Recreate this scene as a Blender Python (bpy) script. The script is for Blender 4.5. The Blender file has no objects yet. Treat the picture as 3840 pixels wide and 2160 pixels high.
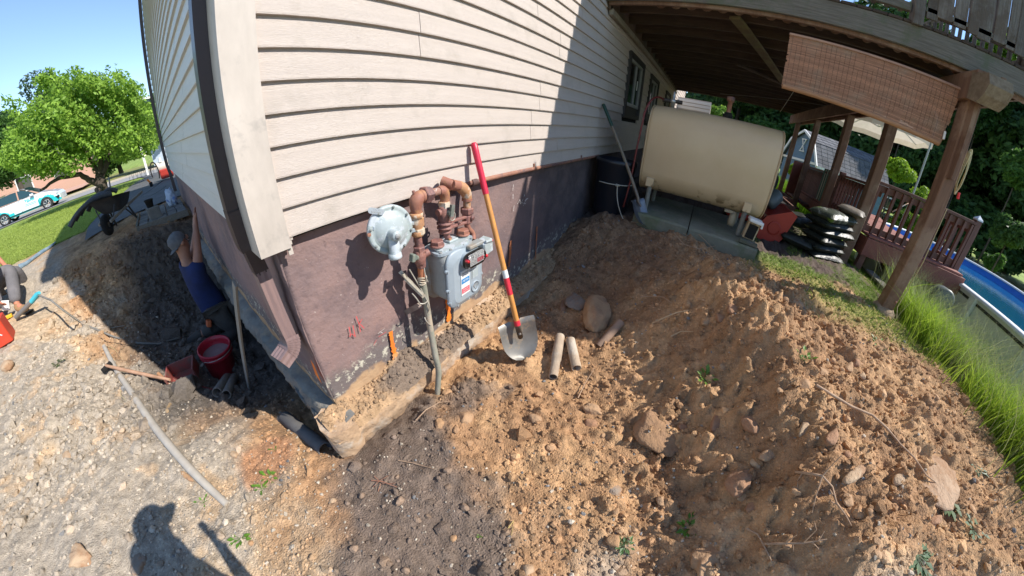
import bpy, bmesh, math, random
import numpy as np
from mathutils import Matrix, Vector

# ---------------------------------------------------------------- camera
CAMLOC = Vector((-0.262, -1.2, 0.391))
RM = np.array([[0.5434850351197472, -0.8380421487246598, 0.04805594200348656],
               [0.41108660364958827, 0.31563716807647, 0.8552081515213197],
               [-0.7318687183509988, -0.4450376782808636, 0.5160519780115613]])
KP = [9.03464852e-02, 1.78466143e-04, -7.67161750e-05, 1.37842742e-06]
scene = bpy.context.scene
C = scene.collection
cd = bpy.data.cameras.new('camera')
cam = bpy.data.objects.new('camera', cd)
C.objects.link(cam)
scene.camera = cam
scene.render.engine = 'CYCLES'
cd.type = 'PANO'
cd.panorama_type = 'FISHEYE_LENS_POLYNOMIAL'
cd.fisheye_fov = math.radians(220)
cd.sensor_width = 36
cd.sensor_fit = 'HORIZONTAL'
cd.fisheye_polynomial_k0 = 0
cd.fisheye_polynomial_k1 = -KP[0]
cd.fisheye_polynomial_k2 = -KP[1]
cd.fisheye_polynomial_k3 = -KP[2]
cd.fisheye_polynomial_k4 = -KP[3]
cd.clip_start = 0.02
cd.clip_end = 3000
cam.matrix_world = Matrix.Translation(CAMLOC) @ Matrix(RM.T.tolist()).to_4x4()

# ---------------------------------------------------------------- world, sun, exposure
SUN = Vector((0.275, -0.648, 0.711)).normalized()
world = bpy.data.worlds.new('World')
scene.world = world
world.use_nodes = True
wn = world.node_tree
sky = wn.nodes.new('ShaderNodeTexSky')
sky.sky_type = 'NISHITA'
sky.sun_disc = False
sky.sun_elevation = math.asin(SUN.z)
sky.sun_rotation = math.atan2(SUN.x, SUN.y)
sky.air_density = 1.0
sky.dust_density = 0.0
sky.ozone_density = 3.0
bg = wn.nodes['Background']
bg.inputs['Strength'].default_value = 0.12
wn.links.new(sky.outputs[0], bg.inputs['Color'])
sl = bpy.data.lights.new('sun', 'SUN')
sl.energy = 3.7
sl.angle = math.radians(0.5)
sl.color = (1.0, 0.945, 0.87)
so = bpy.data.objects.new('sun', sl)
C.objects.link(so)
so.rotation_euler = SUN.to_track_quat('Z', 'Y').to_euler()
scene.view_settings.view_transform = 'Standard'
scene.view_settings.look = 'None'
scene.view_settings.gamma = 1
scene.view_settings.use_curve_mapping = False
scene.view_settings.exposure = 0.95
scene.cycles.max_bounces = 6
scene.cycles.transparent_max_bounces = 8
scene.cycles.use_denoising = True

random.seed(7)
rng = np.random.default_rng(7)
R = math.radians


# ---------------------------------------------------------------- reading places off the photograph
def ray(px, py):
    xx = (px - 1920) * 36 / 3840
    yy = -(py - 1080) * 36 / 3840
    r = math.hypot(xx, yy) or 1e-9
    th = KP[0] * r + KP[1] * r**2 + KP[2] * r**3 + KP[3] * r**4
    c = np.array([math.sin(th) * xx / r, math.sin(th) * yy / r, -math.cos(th)])
    return Vector((c @ RM).tolist())


def at(px, py, x=None, y=None, z=None, t=None):
    """where the sight line of a photo point meets the plane x=, y= or z= (or lies at distance t)"""
    d = ray(px, py)
    if x is not None: t = (x - CAMLOC.x) / d.x
    elif y is not None: t = (y - CAMLOC.y) / d.y
    elif z is not None: t = (z - CAMLOC.z) / d.z
    return CAMLOC + d * t


# ---------------------------------------------------------------- noise in numpy
def _hash(ix, iy, seed):
    h = (ix.astype(np.int64) * 374761393 + iy.astype(np.int64) * 668265263 + seed * 982451653) & 0xffffffff
    h = ((h ^ (h >> 13)) * 1274126177) & 0xffffffff
    return ((h ^ (h >> 16)) & 0xffff) / 65535.0


def vnoise(x, y, seed=0):
    x = np.asarray(x, float); y = np.asarray(y, float)
    ix = np.floor(x); iy = np.floor(y)
    fx = x - ix; fy = y - iy
    fx = fx * fx * fx * (fx * (fx * 6 - 15) + 10); fy = fy * fy * fy * (fy * (fy * 6 - 15) + 10)
    a = _hash(ix, iy, seed); b = _hash(ix + 1, iy, seed)
    c = _hash(ix, iy + 1, seed); d = _hash(ix + 1, iy + 1, seed)
    return (a + (b - a) * fx) * (1 - fy) + (c + (d - c) * fx) * fy - 0.5


def fbm(x, y, f0, octs, seed=0, gain=0.5, ridged=False):
    s = np.zeros_like(np.asarray(x, float)); a = 1.0; f = f0
    for k in range(octs):
        ang = 0.7 * k + 0.3
        u = np.cos(ang) * x - np.sin(ang) * y; v = np.sin(ang) * x + np.cos(ang) * y
        n = vnoise(u * f + 17.3 * k, v * f - 9.1 * k, seed + k)
        s = s + a * ((0.5 - np.abs(n) * 2) if ridged else n)
        a *= gain; f *= 2.03
    return s


def smooth(a, b, v):
    t = np.clip((np.asarray(v, float) - a) / (b - a), 0, 1)
    return t * t * (3 - 2 * t)


# ---------------------------------------------------------------- mesh collector
class MB:
    def __init__(s):
        s.v = []; s.f = []; s.m = []; s.sm = []

    def add(s, verts, faces, mi=0, smooth=False):
        o = len(s.v)
        s.v += [tuple(p) for p in verts]
        s.f += [tuple(i + o for i in f) for f in faces]
        s.m += [mi] * len(faces); s.sm += [smooth] * len(faces)
        return s

    def box(s, c, d, rot=None, mi=0, ch=0.0):
        """box centred at c, full size d; ch = chamfer"""
        hx, hy, hz = d[0] / 2, d[1] / 2, d[2] / 2
        c = Vector(c)
        M = rot if rot is not None else Matrix.Identity(3)
        if ch <= 0:
            vs = [(sx * hx, sy * hy, sz * hz) for sx in (-1, 1) for sy in (-1, 1) for sz in (-1, 1)]
            fs = [(0, 1, 3, 2), (4, 6, 7, 5), (0, 4, 5, 1), (2, 3, 7, 6), (0, 2, 6, 4), (1, 5, 7, 3)]
            return s.add([c + M @ Vector(p) for p in vs], fs, mi)
        # chamfered: octagon prism style on every edge
        vs = []; idx = {}
        for sx in (-1, 1):
            for sy in (-1, 1):
                for sz in (-1, 1):
                    for a in range(3):
                        p = [sx * (hx - ch), sy * (hy - ch), sz * (hz - ch)]
                        p[a] = (sx * hx, sy * hy, sz * hz)[a]
                        idx[(sx, sy, sz, a)] = len(vs); vs.append(p)
        fs = []
        for a in range(3):
            for sg in (-1, 1):
                b, d_ = (a + 1) % 3, (a + 2) % 3
                q = []
                for (u, w) in ((-1, -1), (1, -1), (1, 1), (-1, 1)):
                    k = [0, 0, 0]; k[a] = sg; k[b] = u; k[d_] = w
                    q.append(idx[(k[0], k[1], k[2], a)])
                fs.append(tuple(q) if sg > 0 else tuple(q[::-1]))
        for a in range(3):
            b, d_ = (a + 1) % 3, (a + 2) % 3
            for u in (-1, 1):
                for w in (-1, 1):
                    k1 = [0, 0, 0]; k1[a] = -1; k1[b] = u; k1[d_] = w
                    k2 = list(k1); k2[a] = 1
                    q = (idx[(*k1, b)], idx[(*k2, b)], idx[(*k2, d_)], idx[(*k1, d_)])
                    fs.append(q if u * w > 0 else q[::-1])
        for sx in (-1, 1):
            for sy in (-1, 1):
                for sz in (-1, 1):
                    q = tuple(idx[(sx, sy, sz, a)] for a in range(3))
                    fs.append(q if sx * sy * sz > 0 else q[::-1])
        return s.add([c + M @ Vector(p) for p in vs], fs, mi)

    def bar(s, a, b, w, h, mi=0, up=(0, 0, 1), ch=0.0):
        a = Vector(a); b = Vector(b); d = b - a; L = d.length; d.normalize()
        u = Vector(up); sd = d.cross(u)
        if sd.length < 1e-4: sd = d.cross(Vector((0, 1, 0)))
        sd.normalize(); u = sd.cross(d)
        M = Matrix((d, sd, u)).transposed()
        return s.box((a + b) / 2, (L, w, h), M, mi, ch)

    def tube(s, pts, r, n=10, mi=0, caps=True, smooth=True):
        pts = [Vector(p) for p in pts]
        rs = r if hasattr(r, '__len__') else [r] * len(pts)
        o = []; T0 = None; prev = None
        for i, p in enumerate(pts):
            if i == 0: t = pts[1] - p
            elif i == len(pts) - 1: t = p - pts[i - 1]
            else: t = (pts[i + 1] - p).normalized() + (p - pts[i - 1]).normalized()
            if t.length < 1e-9: t = Vector((0, 0, 1))
            t.normalize()
            if prev is None:
                a = Vector((0, 0, 1)) if abs(t.z) < 0.9 else Vector((1, 0, 0))
                prev = t.cross(a).normalized()
            prev = (prev - t * prev.dot(t)).normalized()
            w = t.cross(prev)
            o.append([p + (prev * math.cos(2 * math.pi * k / n) + w * math.sin(2 * math.pi * k / n)) * rs[i] for k in range(n)])
        vs = [q for ring in o for q in ring]
        fs = []
        for i in range(len(pts) - 1):
            for k in range(n):
                k2 = (k + 1) % n
                fs.append((i * n + k, i * n + k2, (i + 1) * n + k2, (i + 1) * n + k))
        s.add(vs, fs, mi, smooth)
        if caps:
            s.add(o[0], [tuple(range(n))[::-1]], mi); s.add(o[-1], [tuple(range(n))], mi)
        return s

    def lathe(s, prof, c, ax=(0, 0, 1), n=24, mi=0, smooth=True, start=0.0):
        """prof: (radius, height) pairs turned round the axis ax through c"""
        ax = Vector(ax).normalized()
        a = Vector((1, 0, 0)) if abs(ax.x) < 0.9 else Vector((0, 1, 0))
        u = ax.cross(a).normalized(); w = ax.cross(u); c = Vector(c)
        vs = []
        for (r, h) in prof:
            for k in range(n):
                t = 2 * math.pi * k / n + start
                vs.append(c + ax * h + (u * math.cos(t) + w * math.sin(t)) * max(r, 1e-5))
        fs = []
        for i in range(len(prof) - 1):
            for k in range(n):
                k2 = (k + 1) % n
                fs.append((i * n + k, (i + 1) * n + k, (i + 1) * n + k2, i * n + k2)[::-1])
        return s.add(vs, fs, mi, smooth)

    def prism(s, poly, a, b, mi=0, smooth=False):
        """closed polygon (3D points) swept from offset a to offset b"""
        a = Vector(a); b = Vector(b); n = len(poly)
        vs = [Vector(p) + a for p in poly] + [Vector(p) + b for p in poly]
        fs = [(k, (k + 1) % n, n + (k + 1) % n, n + k) for k in range(n)]
        s.add(vs, fs, mi, smooth)
        s.add(vs[:n], [tuple(range(n))[::-1]], mi); s.add(vs[n:], [tuple(range(n))], mi)
        return s

    def mesh(s, name, mats):
        me = bpy.data.meshes.new(name)
        me.from_pydata(s.v, [], s.f)
        for m in (mats if isinstance(mats, (list, tuple)) else [mats]): me.materials.append(m)
        me.polygons.foreach_set('material_index', s.m)
        me.polygons.foreach_set('use_smooth', s.sm)
        me.update()
        return me

    def obj(s, name, mats, parent=None, fix=True):
        me = s.mesh(name, mats)
        if fix and len(s.v) < 60000:
            bm = bmesh.new(); bm.from_mesh(me)
            bmesh.ops.recalc_face_normals(bm, faces=bm.faces)
            bm.to_mesh(me); bm.free()
        o = bpy.data.objects.new(name, me); C.objects.link(o)
        if parent is not None: o.parent = parent
        return o


def npmesh(name, verts, faces, mats, smooth=True, mi=None):
    """fast mesh from numpy arrays; faces (n,3) or (n,4)"""
    me = bpy.data.meshes.new(name)
    nf, k = faces.shape
    me.vertices.add(len(verts)); me.vertices.foreach_set('co', verts.astype(np.float32).ravel())
    me.loops.add(nf * k); me.loops.foreach_set('vertex_index', faces.astype(np.int32).ravel())
    me.polygons.add(nf)
    me.polygons.foreach_set('loop_start', np.arange(0, nf * k, k, dtype=np.int32))
    me.polygons.foreach_set('loop_total', np.full(nf, k, dtype=np.int32))
    for m in (mats if isinstance(mats, (list, tuple)) else [mats]): me.materials.append(m)
    if mi is not None: me.polygons.foreach_set('material_index', mi.astype(np.int32))
    me.polygons.foreach_set('use_smooth', np.full(nf, smooth))
    me.update(calc_edges=True)
    return me


def link(name, me, parent=None):
    o = bpy.data.objects.new(name, me); C.objects.link(o)
    if parent is not None: o.parent = parent
    return o


def thing(name, label, cat, loc=(0, 0, 0), group=None):
    """an Empty at the thing's base; its parts are given in world coordinates and keep them"""
    o = bpy.data.objects.new(name, None); C.objects.link(o)
    o.empty_display_size = 0.1
    o['label'] = label; o['category'] = cat
    if group: o['group'] = group
    o['_loc'] = tuple(loc)
    return o


def tag(o, label=None, cat=None, group=None, kind=None):
    if label: o['label'] = label
    if cat: o['category'] = cat
    if group: o['group'] = group
    if kind: o['kind'] = kind
    return o


def copy_tree(o, parent=None):
    c = o.copy(); C.objects.link(c); c.parent = parent
    for ch in list(o.children): copy_tree(ch, c)
    return c


# ---------------------------------------------------------------- materials
def mat(name, col, col2=None, rough=0.8, scale=8.0, detail=6.0, bump=0.0, bscale=None, metal=0.0,
        stretch=None, ramp=(0.35, 0.65), col3=None, scale3=2.0, r3=(0.5, 0.62), spec=0.5, trans=0.0,
        transl=0.0, coat=0.0, obj_var=0.0, fine=None):
    m = bpy.data.materials.new(name); m.use_nodes = True
    nt = m.node_tree; N = nt.nodes; L = nt.links
    b = N['Principled BSDF']
    b.inputs['Roughness'].default_value = rough
    b.inputs['Metallic'].default_value = metal
    b.inputs['Specular IOR Level'].default_value = spec
    if coat: b.inputs['Coat Weight'].default_value = coat
    if trans: b.inputs['Transmission Weight'].default_value = trans
    tc = N.new('ShaderNodeTexCoord'); mp = N.new('ShaderNodeMapping')
    L.new(tc.outputs['Object'], mp.inputs[0])
    if stretch: mp.inputs['Scale'].default_value = stretch
    col = (*col, 1)
    out = None
    if col2 is not None:
        n = N.new('ShaderNodeTexNoise'); n.inputs['Scale'].default_value = scale
        n.inputs['Detail'].default_value = detail; n.inputs['Roughness'].default_value = 0.62
        L.new(mp.outputs[0], n.inputs['Vector'])
        cr = N.new('ShaderNodeValToRGB'); L.new(n.outputs['Fac'], cr.inputs[0])
        cr.color_ramp.elements[0].position = ramp[0]; cr.color_ramp.elements[0].color = col
        cr.color_ramp.elements[1].position = ramp[1]; cr.color_ramp.elements[1].color = (*col2, 1)
        out = cr.outputs[0]
        if col3 is not None:
            n3 = N.new('ShaderNodeTexNoise'); n3.inputs['Scale'].default_value = scale3
            n3.inputs['Detail'].default_value = 8; n3.inputs['Roughness'].default_value = 0.65
            L.new(tc.outputs['Object'], n3.inputs['Vector'])
            r3n = N.new('ShaderNodeMapRange')
            r3n.inputs['From Min'].default_value = r3[0]; r3n.inputs['From Max'].default_value = r3[1]
            L.new(n3.outputs['Fac'], r3n.inputs['Value'])
            mx = N.new('ShaderNodeMix'); mx.data_type = 'RGBA'
            L.new(r3n.outputs[0], mx.inputs[0]); L.new(out, mx.inputs[6]); mx.inputs[7].default_value = (*col3, 1)
            out = mx.outputs[2]
    if obj_var:
        oi = N.new('ShaderNodeObjectInfo')
        mr = N.new('ShaderNodeMapRange'); L.new(oi.outputs['Random'], mr.inputs['Value'])
        mr.inputs['To Min'].default_value = 1 - obj_var; mr.inputs['To Max'].default_value = 1 + obj_var
        mm = N.new('ShaderNodeVectorMath'); mm.operation = 'SCALE'
        if out is None:
            mm.inputs[0].default_value = col[:3]
        else: L.new(out, mm.inputs[0])
        L.new(mr.outputs[0], mm.inputs['Scale'])
        out = mm.outputs[0]
    if out is None: b.inputs['Base Color'].default_value = col
    else: L.new(out, b.inputs['Base Color'])
    if bump:
        n2 = N.new('ShaderNodeTexNoise'); n2.inputs['Scale'].default_value = bscale or scale * 3
        n2.inputs['Detail'].default_value = 8; n2.inputs['Roughness'].default_value = 0.6
        L.new(mp.outputs[0], n2.inputs['Vector'])
        bp = N.new('ShaderNodeBump'); bp.inputs['Strength'].default_value = bump
        bp.inputs['Distance'].default_value = 0.01
        L.new(n2.outputs['Fac'], bp.inputs['Height']); L.new(bp.outputs[0], b.inputs['Normal'])
    if transl:
        tr = N.new('ShaderNodeBsdfTranslucent'); ms = N.new('ShaderNodeMixShader')
        ms.inputs[0].default_value = transl
        if out is None: tr.inputs['Color'].default_value = col
        else: L.new(out, tr.inputs['Color'])
        L.new(b.outputs[0], ms.inputs[1]); L.new(tr.outputs[0], ms.inputs[2])
        L.new(ms.outputs[0], N['Material Output'].inputs['Surface'])
    return m


def attr_mat(name, attr='Col', rough=0.95, nscale=60, namp=0.35, bump=0.5, bscale=120, transl=0.0, vor=False):
    """colour from a vertex attribute (the colour of each stone, leaf or patch of soil) with grain on top"""
    m = bpy.data.materials.new(name); m.use_nodes = True
    nt = m.node_tree; N = nt.nodes; L = nt.links; b = N['Principled BSDF']
    b.inputs['Roughness'].default_value = rough; b.inputs['Specular IOR Level'].default_value = 0.25
    a = N.new('ShaderNodeAttribute'); a.attribute_name = attr
    g = N.new('ShaderNodeNewGeometry')
    n = N.new('ShaderNodeTexNoise'); n.inputs['Scale'].default_value = nscale; n.inputs['Detail'].default_value = 8
    n.inputs['Roughness'].default_value = 0.7
    L.new(g.outputs['Position'], n.inputs['Vector'])
    mr = N.new('ShaderNodeMapRange'); L.new(n.outputs['Fac'], mr.inputs['Value'])
    mr.inputs['From Min'].default_value = 0.25; mr.inputs['From Max'].default_value = 0.75
    mr.inputs['To Min'].default_value = 1 - namp; mr.inputs['To Max'].default_value = 1 + namp
    mm = N.new('ShaderNodeVectorMath'); mm.operation = 'SCALE'
    L.new(a.outputs['Color'], mm.inputs[0]); L.new(mr.outputs[0], mm.inputs['Scale'])
    out = mm.outputs[0]
    if vor:  # small pale and dark grit
        v = N.new('ShaderNodeTexVoronoi'); v.inputs['Scale'].default_value = 95
        L.new(g.outputs['Position'], v.inputs['Vector'])
        sx = N.new('ShaderNodeSeparateColor'); L.new(v.outputs['Color'], sx.inputs[0])
        gt = N.new('ShaderNodeMapRange'); L.new(sx.outputs[0], gt.inputs['Value'])
        gt.inputs['From Min'].default_value = 0.8; gt.inputs['From Max'].default_value = 0.84
        dd = N.new('ShaderNodeMapRange'); L.new(v.outputs['Distance'], dd.inputs['Value'])
        dd.inputs['From Min'].default_value = 0.35; dd.inputs['From Max'].default_value = 0.3
        mu = N.new('ShaderNodeMath'); mu.operation = 'MULTIPLY'
        L.new(gt.outputs[0], mu.inputs[0]); L.new(dd.outputs[0], mu.inputs[1])
        s2 = N.new('ShaderNodeVectorMath'); s2.operation = 'SCALE'; s2.inputs['Scale'].default_value = 1.3
        L.new(out, s2.inputs[0])
        mx = N.new('ShaderNodeMix'); mx.data_type = 'RGBA'
        L.new(mu.outputs[0], mx.inputs[0]); L.new(out, mx.inputs[6]); L.new(s2.outputs[0], mx.inputs[7])
        out = mx.outputs[2]
    L.new(out, b.inputs['Base Color'])
    if bump:
        n2 = N.new('ShaderNodeTexNoise'); n2.inputs['Scale'].default_value = bscale; n2.inputs['Detail'].default_value = 6
        L.new(g.outputs['Position'], n2.inputs['Vector'])
        bp = N.new('ShaderNodeBump'); bp.inputs['Strength'].default_value = bump; bp.inputs['Distance'].default_value = 0.012
        L.new(n2.outputs['Fac'], bp.inputs['Height']); L.new(bp.outputs[0], b.inputs['Normal'])
    if transl:
        tr = N.new('ShaderNodeBsdfTranslucent'); ms = N.new('ShaderNodeMixShader'); ms.inputs[0].default_value = transl
        L.new(out, tr.inputs['Color'])
        L.new(b.outputs[0], ms.inputs[1]); L.new(tr.outputs[0], ms.inputs[2])
        L.new(ms.outputs[0], N['Material Output'].inputs['Surface'])
    return m


def set_col(me, cols, name='Col'):
    a = me.color_attributes.new(name, 'FLOAT_COLOR', 'POINT')
    c4 = np.ones((len(cols), 4), np.float32); c4[:, :3] = cols
    a.data.foreach_set('color', c4.ravel())
# ================================================================ GROUND
# surveyed heights (x, y, z); z = 0 is the lower edge of the siding
CP = np.array([
    # trench along the front wall
    (0.0, -.25, -1.13), (-.25, -.35, -1.12), (.35, -.3, -1.14), (.7, -.3, -1.15), (1.15, -.45, -1.16), (1.5, -.3, -1.15), (1.85, -.3, -1.12),
    (2.2, -.2, -1.0), (2.55, -.15, -.84), (2.95, -.25, -.66), (2.3, -.5, -.98), (2.6, -.8, -.78), (2.9, -1.0, -.63), (2.95, -1.9, -.61),
    (.3, -.7, -1.12), (.8, -.8, -1.13), (1.2, -.85, -1.11), (1.7, -.8, -1.05), (2.0, -.9, -.92), (1.6, -1.15, -.92),
    # spoil heap
    (2.15, -1.3, -.66), (1.95, -1.5, -.46), (1.7, -1.72, -.45), (1.35, -1.90, -.45), (1.0, -2.02, -.47), (.7, -2.10, -.52), (.4, -2.2, -.58), (0, -2.2, -.85),
    (1.5, -1.38, -.84), (1.2, -1.50, -.87), (.9, -1.58, -.90), (.55, -1.70, -.95), (.2, -1.8, -1.04), (1.2, -1.2, -1.0), (.8, -1.3, -1.05), (.4, -1.3, -1.08),
    (2.2, -2.0, -.6), (1.8, -2.2, -.58), (1.4, -2.4, -.6), (1.0, -2.6, -.62), (.5, -2.7, -.68), (0, -2.8, -.75),
    (2.4, -2.6, -.63), (3.0, -2.6, -.62), (3.2, -3.5, -.665), (2.4, -3.5, -.66), (1.6, -3.4, -.66), (.8, -3.4, -.68), (0, -3.4, -.7),
    (2.6, -3.95, -.7), (1.9, -4.05, -.7), (1.3, -4.2, -.72), (.5, -4.2, -.75), (3.4, -4.0, -.72), (4.4, -3.6, -.66),
    # slope down to the pool
    (3.4, -4.9, -1.15), (2.4, -4.9, -1.15), (1.4, -4.9, -1.15), (.4, -4.9, -1.15), (4.6, -4.7, -.95),
    (3.4, -5.6, -1.45), (2.4, -5.6, -1.45), (1.4, -5.6, -1.45), (.4, -5.6, -1.45), (5, -5.6, -1.4), (8, -5.6, -1.3),
    (3.4, -7, -1.5), (0, -7, -1.5), (8, -8, -1.5), (14, -8, -1.5), (12, -4, -1.1), (8, -3.6, -.72), (6, -3.5, -.66), (5, -2, -.62), (4, -1, -.62), (7, -1, -.62), (7, -2.5, -.62), (10, -2, -.7), (6, .3, -.62),
    # near the camera
    (0, -1.0, -1.1), (-.5, -1.2, -1.1), (-.5, -.4, -1.11), (-1, 0, -1.12), (-1.5, -.6, -1.1), (-.4, -1.8, -1.05), (-1.5, -1.6, -1.05), (-2.5, -.5, -1.0), (-3.5, 0, -.9), (-2.5, -2.2, -.95),
    (-.2, .15, -1.17), (-.75, .3, -1.14), (-.5, .55, -1.19), (-1.1, .9, -1.16), (-2, 1, -1.08), (-3, 1.5, -.98),
    # pit along the side wall
    (-.12, .5, -1.38), (-.15, 1.0, -1.5), (-.4, 1.1, -1.44), (-.35, 1.5, -1.56), (-.1, 1.8, -1.62), (-.4, 2.0, -1.62), (-.65, 2.1, -1.57), (-.1, 2.6, -1.66), (-.5, 2.7, -1.62), (-.9, 2.4, -1.45),
    (-.1, 3.3, -1.58), (-.5, 3.4, -1.48), (-.1, 3.9, -1.4), (-.5, 3.9, -1.25), (-.1, 4.4, -1.05), (-.5, 4.4, -.92), (-.2, 4.75, -.66), (-.7, 4.75, -.65),
    (-.95, 1.7, -1.33), (-1.3, 2.6, -1.30), (-1.1, 3.2, -1.36), (-1.1, 3.9, -1.15), (-1.2, 4.5, -.82), (-1.7, 3.7, -1.17), (-1.8, 4.4, -1.0), (-1.8, 5.1, -.68), (-2.3, 4.7, -.80), (-2.4, 3.6, -1.0), (-3.2, 3.0, -.95), (-1.7, 2.2, -1.18),
    (-3.2, 4.6, -.78), (-2.5, 5.7, -.66), (-4, 5, -.7), (-3.2, 6.6, -.62), (-1.5, 6.0, -.61), (-.5, 6.0, -.6), (-5, 2, -.85), (-5, -2, -.9), (-5, 7, -.6),
    # under the house
    (.4, .6, -1.45), (.4, 1.8, -1.62), (.4, 3.0, -1.6), (1.5, .6, -1.25), (2.5, .6, -1.2), (1, 2, -1.35),
    (-3, 10, -.6), (-8, 10, -.6), (-14, 10, -.62), (-3, 16, -.64), (4, 12, -.6), (-10, 20, -.72), (-20, 20, -.74), (0, 24, -.78), (-10, 24, -.80), (-20, 24, -.82), (10, 24, -.78), (-8, 30, -.82), (-20, 0, -.9), (-10, -10, -1.2), (4, -14, -1.5), (14, -16, -1.6), (24, -12, -1.5), (24, 0, -1.0), (24, 20, -.75), (0, -24, -1.7),
])


def _rbf_fit():
    P = CP[:, :2]; z = CP[:, 2]
    D = np.hypot(P[:, None, 0] - P[None, :, 0], P[:, None, 1] - P[None, :, 1])
    n = len(P); A = np.zeros((n + 1, n + 1)); A[:n, :n] = D + np.eye(n) * -0.01; A[:n, n] = 1; A[n, :n] = 1
    return np.linalg.solve(A, np.append(z, 0))


_W = _rbf_fit()


def base_z(x, y):
    x = np.asarray(x, float); y = np.asarray(y, float); sh = x.shape
    x = x.ravel(); y = y.ravel(); out = np.full(x.shape, _W[-1])
    for k in range(len(CP)):
        out += _W[k] * np.hypot(x - CP[k, 0], y - CP[k, 1])
    far = np.hypot(x - 3, y - 2)
    w = smooth(22, 40, far)
    fz = np.where(y < 0, -1.7 + 1.1 * smooth(-18, 6, y), -.8)
    out = out * (1 - w) + fz * w
    return out.reshape(sh)


def zone(x, y):
    """weights: dirt everywhere dug, lawn elsewhere"""
    n = fbm(x, y, 1.6, 4, 5)
    # left lawn edge: a line from (-1.0,5.3) over (-2.1,6.3) to (-3.2,6.6) and on to the west
    e = 6.75 + 0.12 * (x + 3) + 0.25 * n
    lawnL = smooth(e - .12, e + .12, y)
    # right: grass between the spoil and the pool; border runs along x at y about -4
    b = -3.93 - 0.06 * (3 - x) + 0.18 * n
    lawnR = smooth(b + .12, b - .12, y)
    # patchy grass strip beside the tank pad
    px = smooth(2.1, 2.8, x) * smooth(-1.75, -2.2, y) * smooth(6.5, 3.5, x)
    strip = np.clip(px * smooth(-.1, .18, n + 0.12 * fbm(x, y, 9, 3, 8) + .12 * (x - 3)), 0, 1)
    west = smooth(-6, -8, x + n)
    return np.clip(np.maximum.reduce([lawnL, lawnR, west]), 0, 1), strip


def rough_z(x, y):
    """lumps, ruts and clods"""
    d = np.hypot(x - 1, y - 0)
    lawn, strip = zone(x, y)
    dig = (1 - lawn) * smooth(8.5, 6, d)
    heap = smooth(-1.15, -1.6, y) * smooth(-.4, .4, x) * smooth(-3.6, -2.6, y) * smooth(3.0, 2.2, x)
    loam = smooth(.1, .7, x - 0.15 * fbm(x, y, 2, 3, 3)) * smooth(-3.9, -3.2, y)
    z = 0.060 * fbm(x, y, 1.1, 2, 11) + 0.050 * fbm(x, y, 3.1, 3, 21)
    clod = fbm(x, y, 13, 3, 31)
    cl = np.maximum(clod - .05, 0) ** 0.8
    z = z + (0.014 + (0.040 * smooth(-2.5, -1.8, y) + .010) * heap + 0.020 * loam) * cl * 1.6
    z = z + (0.009 + 0.014 * heap + 0.006 * loam) * fbm(x, y, 30, 3, 41, 0.6)
    z = z + 0.055 * heap * fbm(x, y, 4.2, 2, 51, ridged=True) + .11 * heap * fbm(x, y, 2.6, 2, 57)
    pit = smooth(.8, 1.6, y) * smooth(-2.4, -1.6, x) * smooth(5.2, 4.4, y)
    z = z + pit * (.10 * fbm(x, y, 3.5, 3, 87) + .09 * np.maximum(fbm(x, y, 9, 4, 97), 0) + .03 * fbm(x, y, 26, 3, 107))
    # damp packed floor close to the pad and the pit stays smoother
    return z * dig + (1 - dig) * 0.01 * fbm(x, y, 2.0, 2, 61)


def ground_z(x, y):
    return base_z(x, y) + rough_z(x, y)


def gz(x, y):
    return float(ground_z(np.array([x]), np.array([y]))[0])


def on_ground(px, py, lift=0.0):
    """the point of the ground seen at a photo point"""
    d = ray(px, py); t = 0.3
    T = np.concatenate([np.arange(0.3, 8, 0.02), np.arange(8, 60, 0.2)])
    xs = CAMLOC.x + d.x * T; ys = CAMLOC.y + d.y * T; zs = CAMLOC.z + d.z * T
    h = zs - base_z(xs, ys)
    i = int(np.argmax(h < 0)) if (h < 0).any() else len(T) - 1
    T2 = np.linspace(T[max(i - 6, 0)], T[i] + .1, 80)
    xs = CAMLOC.x + d.x * T2; ys = CAMLOC.y + d.y * T2; zs = CAMLOC.z + d.z * T2
    h = zs - ground_z(xs, ys) - lift
    i = int(np.argmax(h < 0)) if (h < 0).any() else len(T2) - 1
    return Vector((xs[i], ys[i], zs[i]))


def axis(c0, c1, step, lo, hi, g=1.09):
    a = list(np.arange(c0, c1 + 1e-6, step)); s = step
    while a[-1] < hi: s = min(s * g, 25); a.append(a[-1] + s)
    s = step
    while a[0] > lo: s = min(s * g, 25); a.insert(0, a[0] - s)
    return np.array(a)


gx = axis(-2.7, 3.15, 0.0115, -500, 500)
gy = axis(-4.1, 5.1, 0.0135, -500, 500)
GX, GY = np.meshgrid(gx, gy)
GZ = ground_z(GX, GY)
# distant terrain falls slightly away behind the lawns
nx, ny = len(gx), len(gy)
ii = np.arange(ny - 1)[:, None] * nx + np.arange(nx - 1)[None, :]
F = np.stack([ii, ii + 1, ii + 1 + nx, ii + nx], -1).reshape(-1, 4)
V = np.stack([GX.ravel(), GY.ravel(), GZ.ravel()], 1)
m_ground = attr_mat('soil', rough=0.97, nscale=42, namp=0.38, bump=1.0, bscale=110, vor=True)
gme = npmesh('ground', V, F, m_ground)


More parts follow.
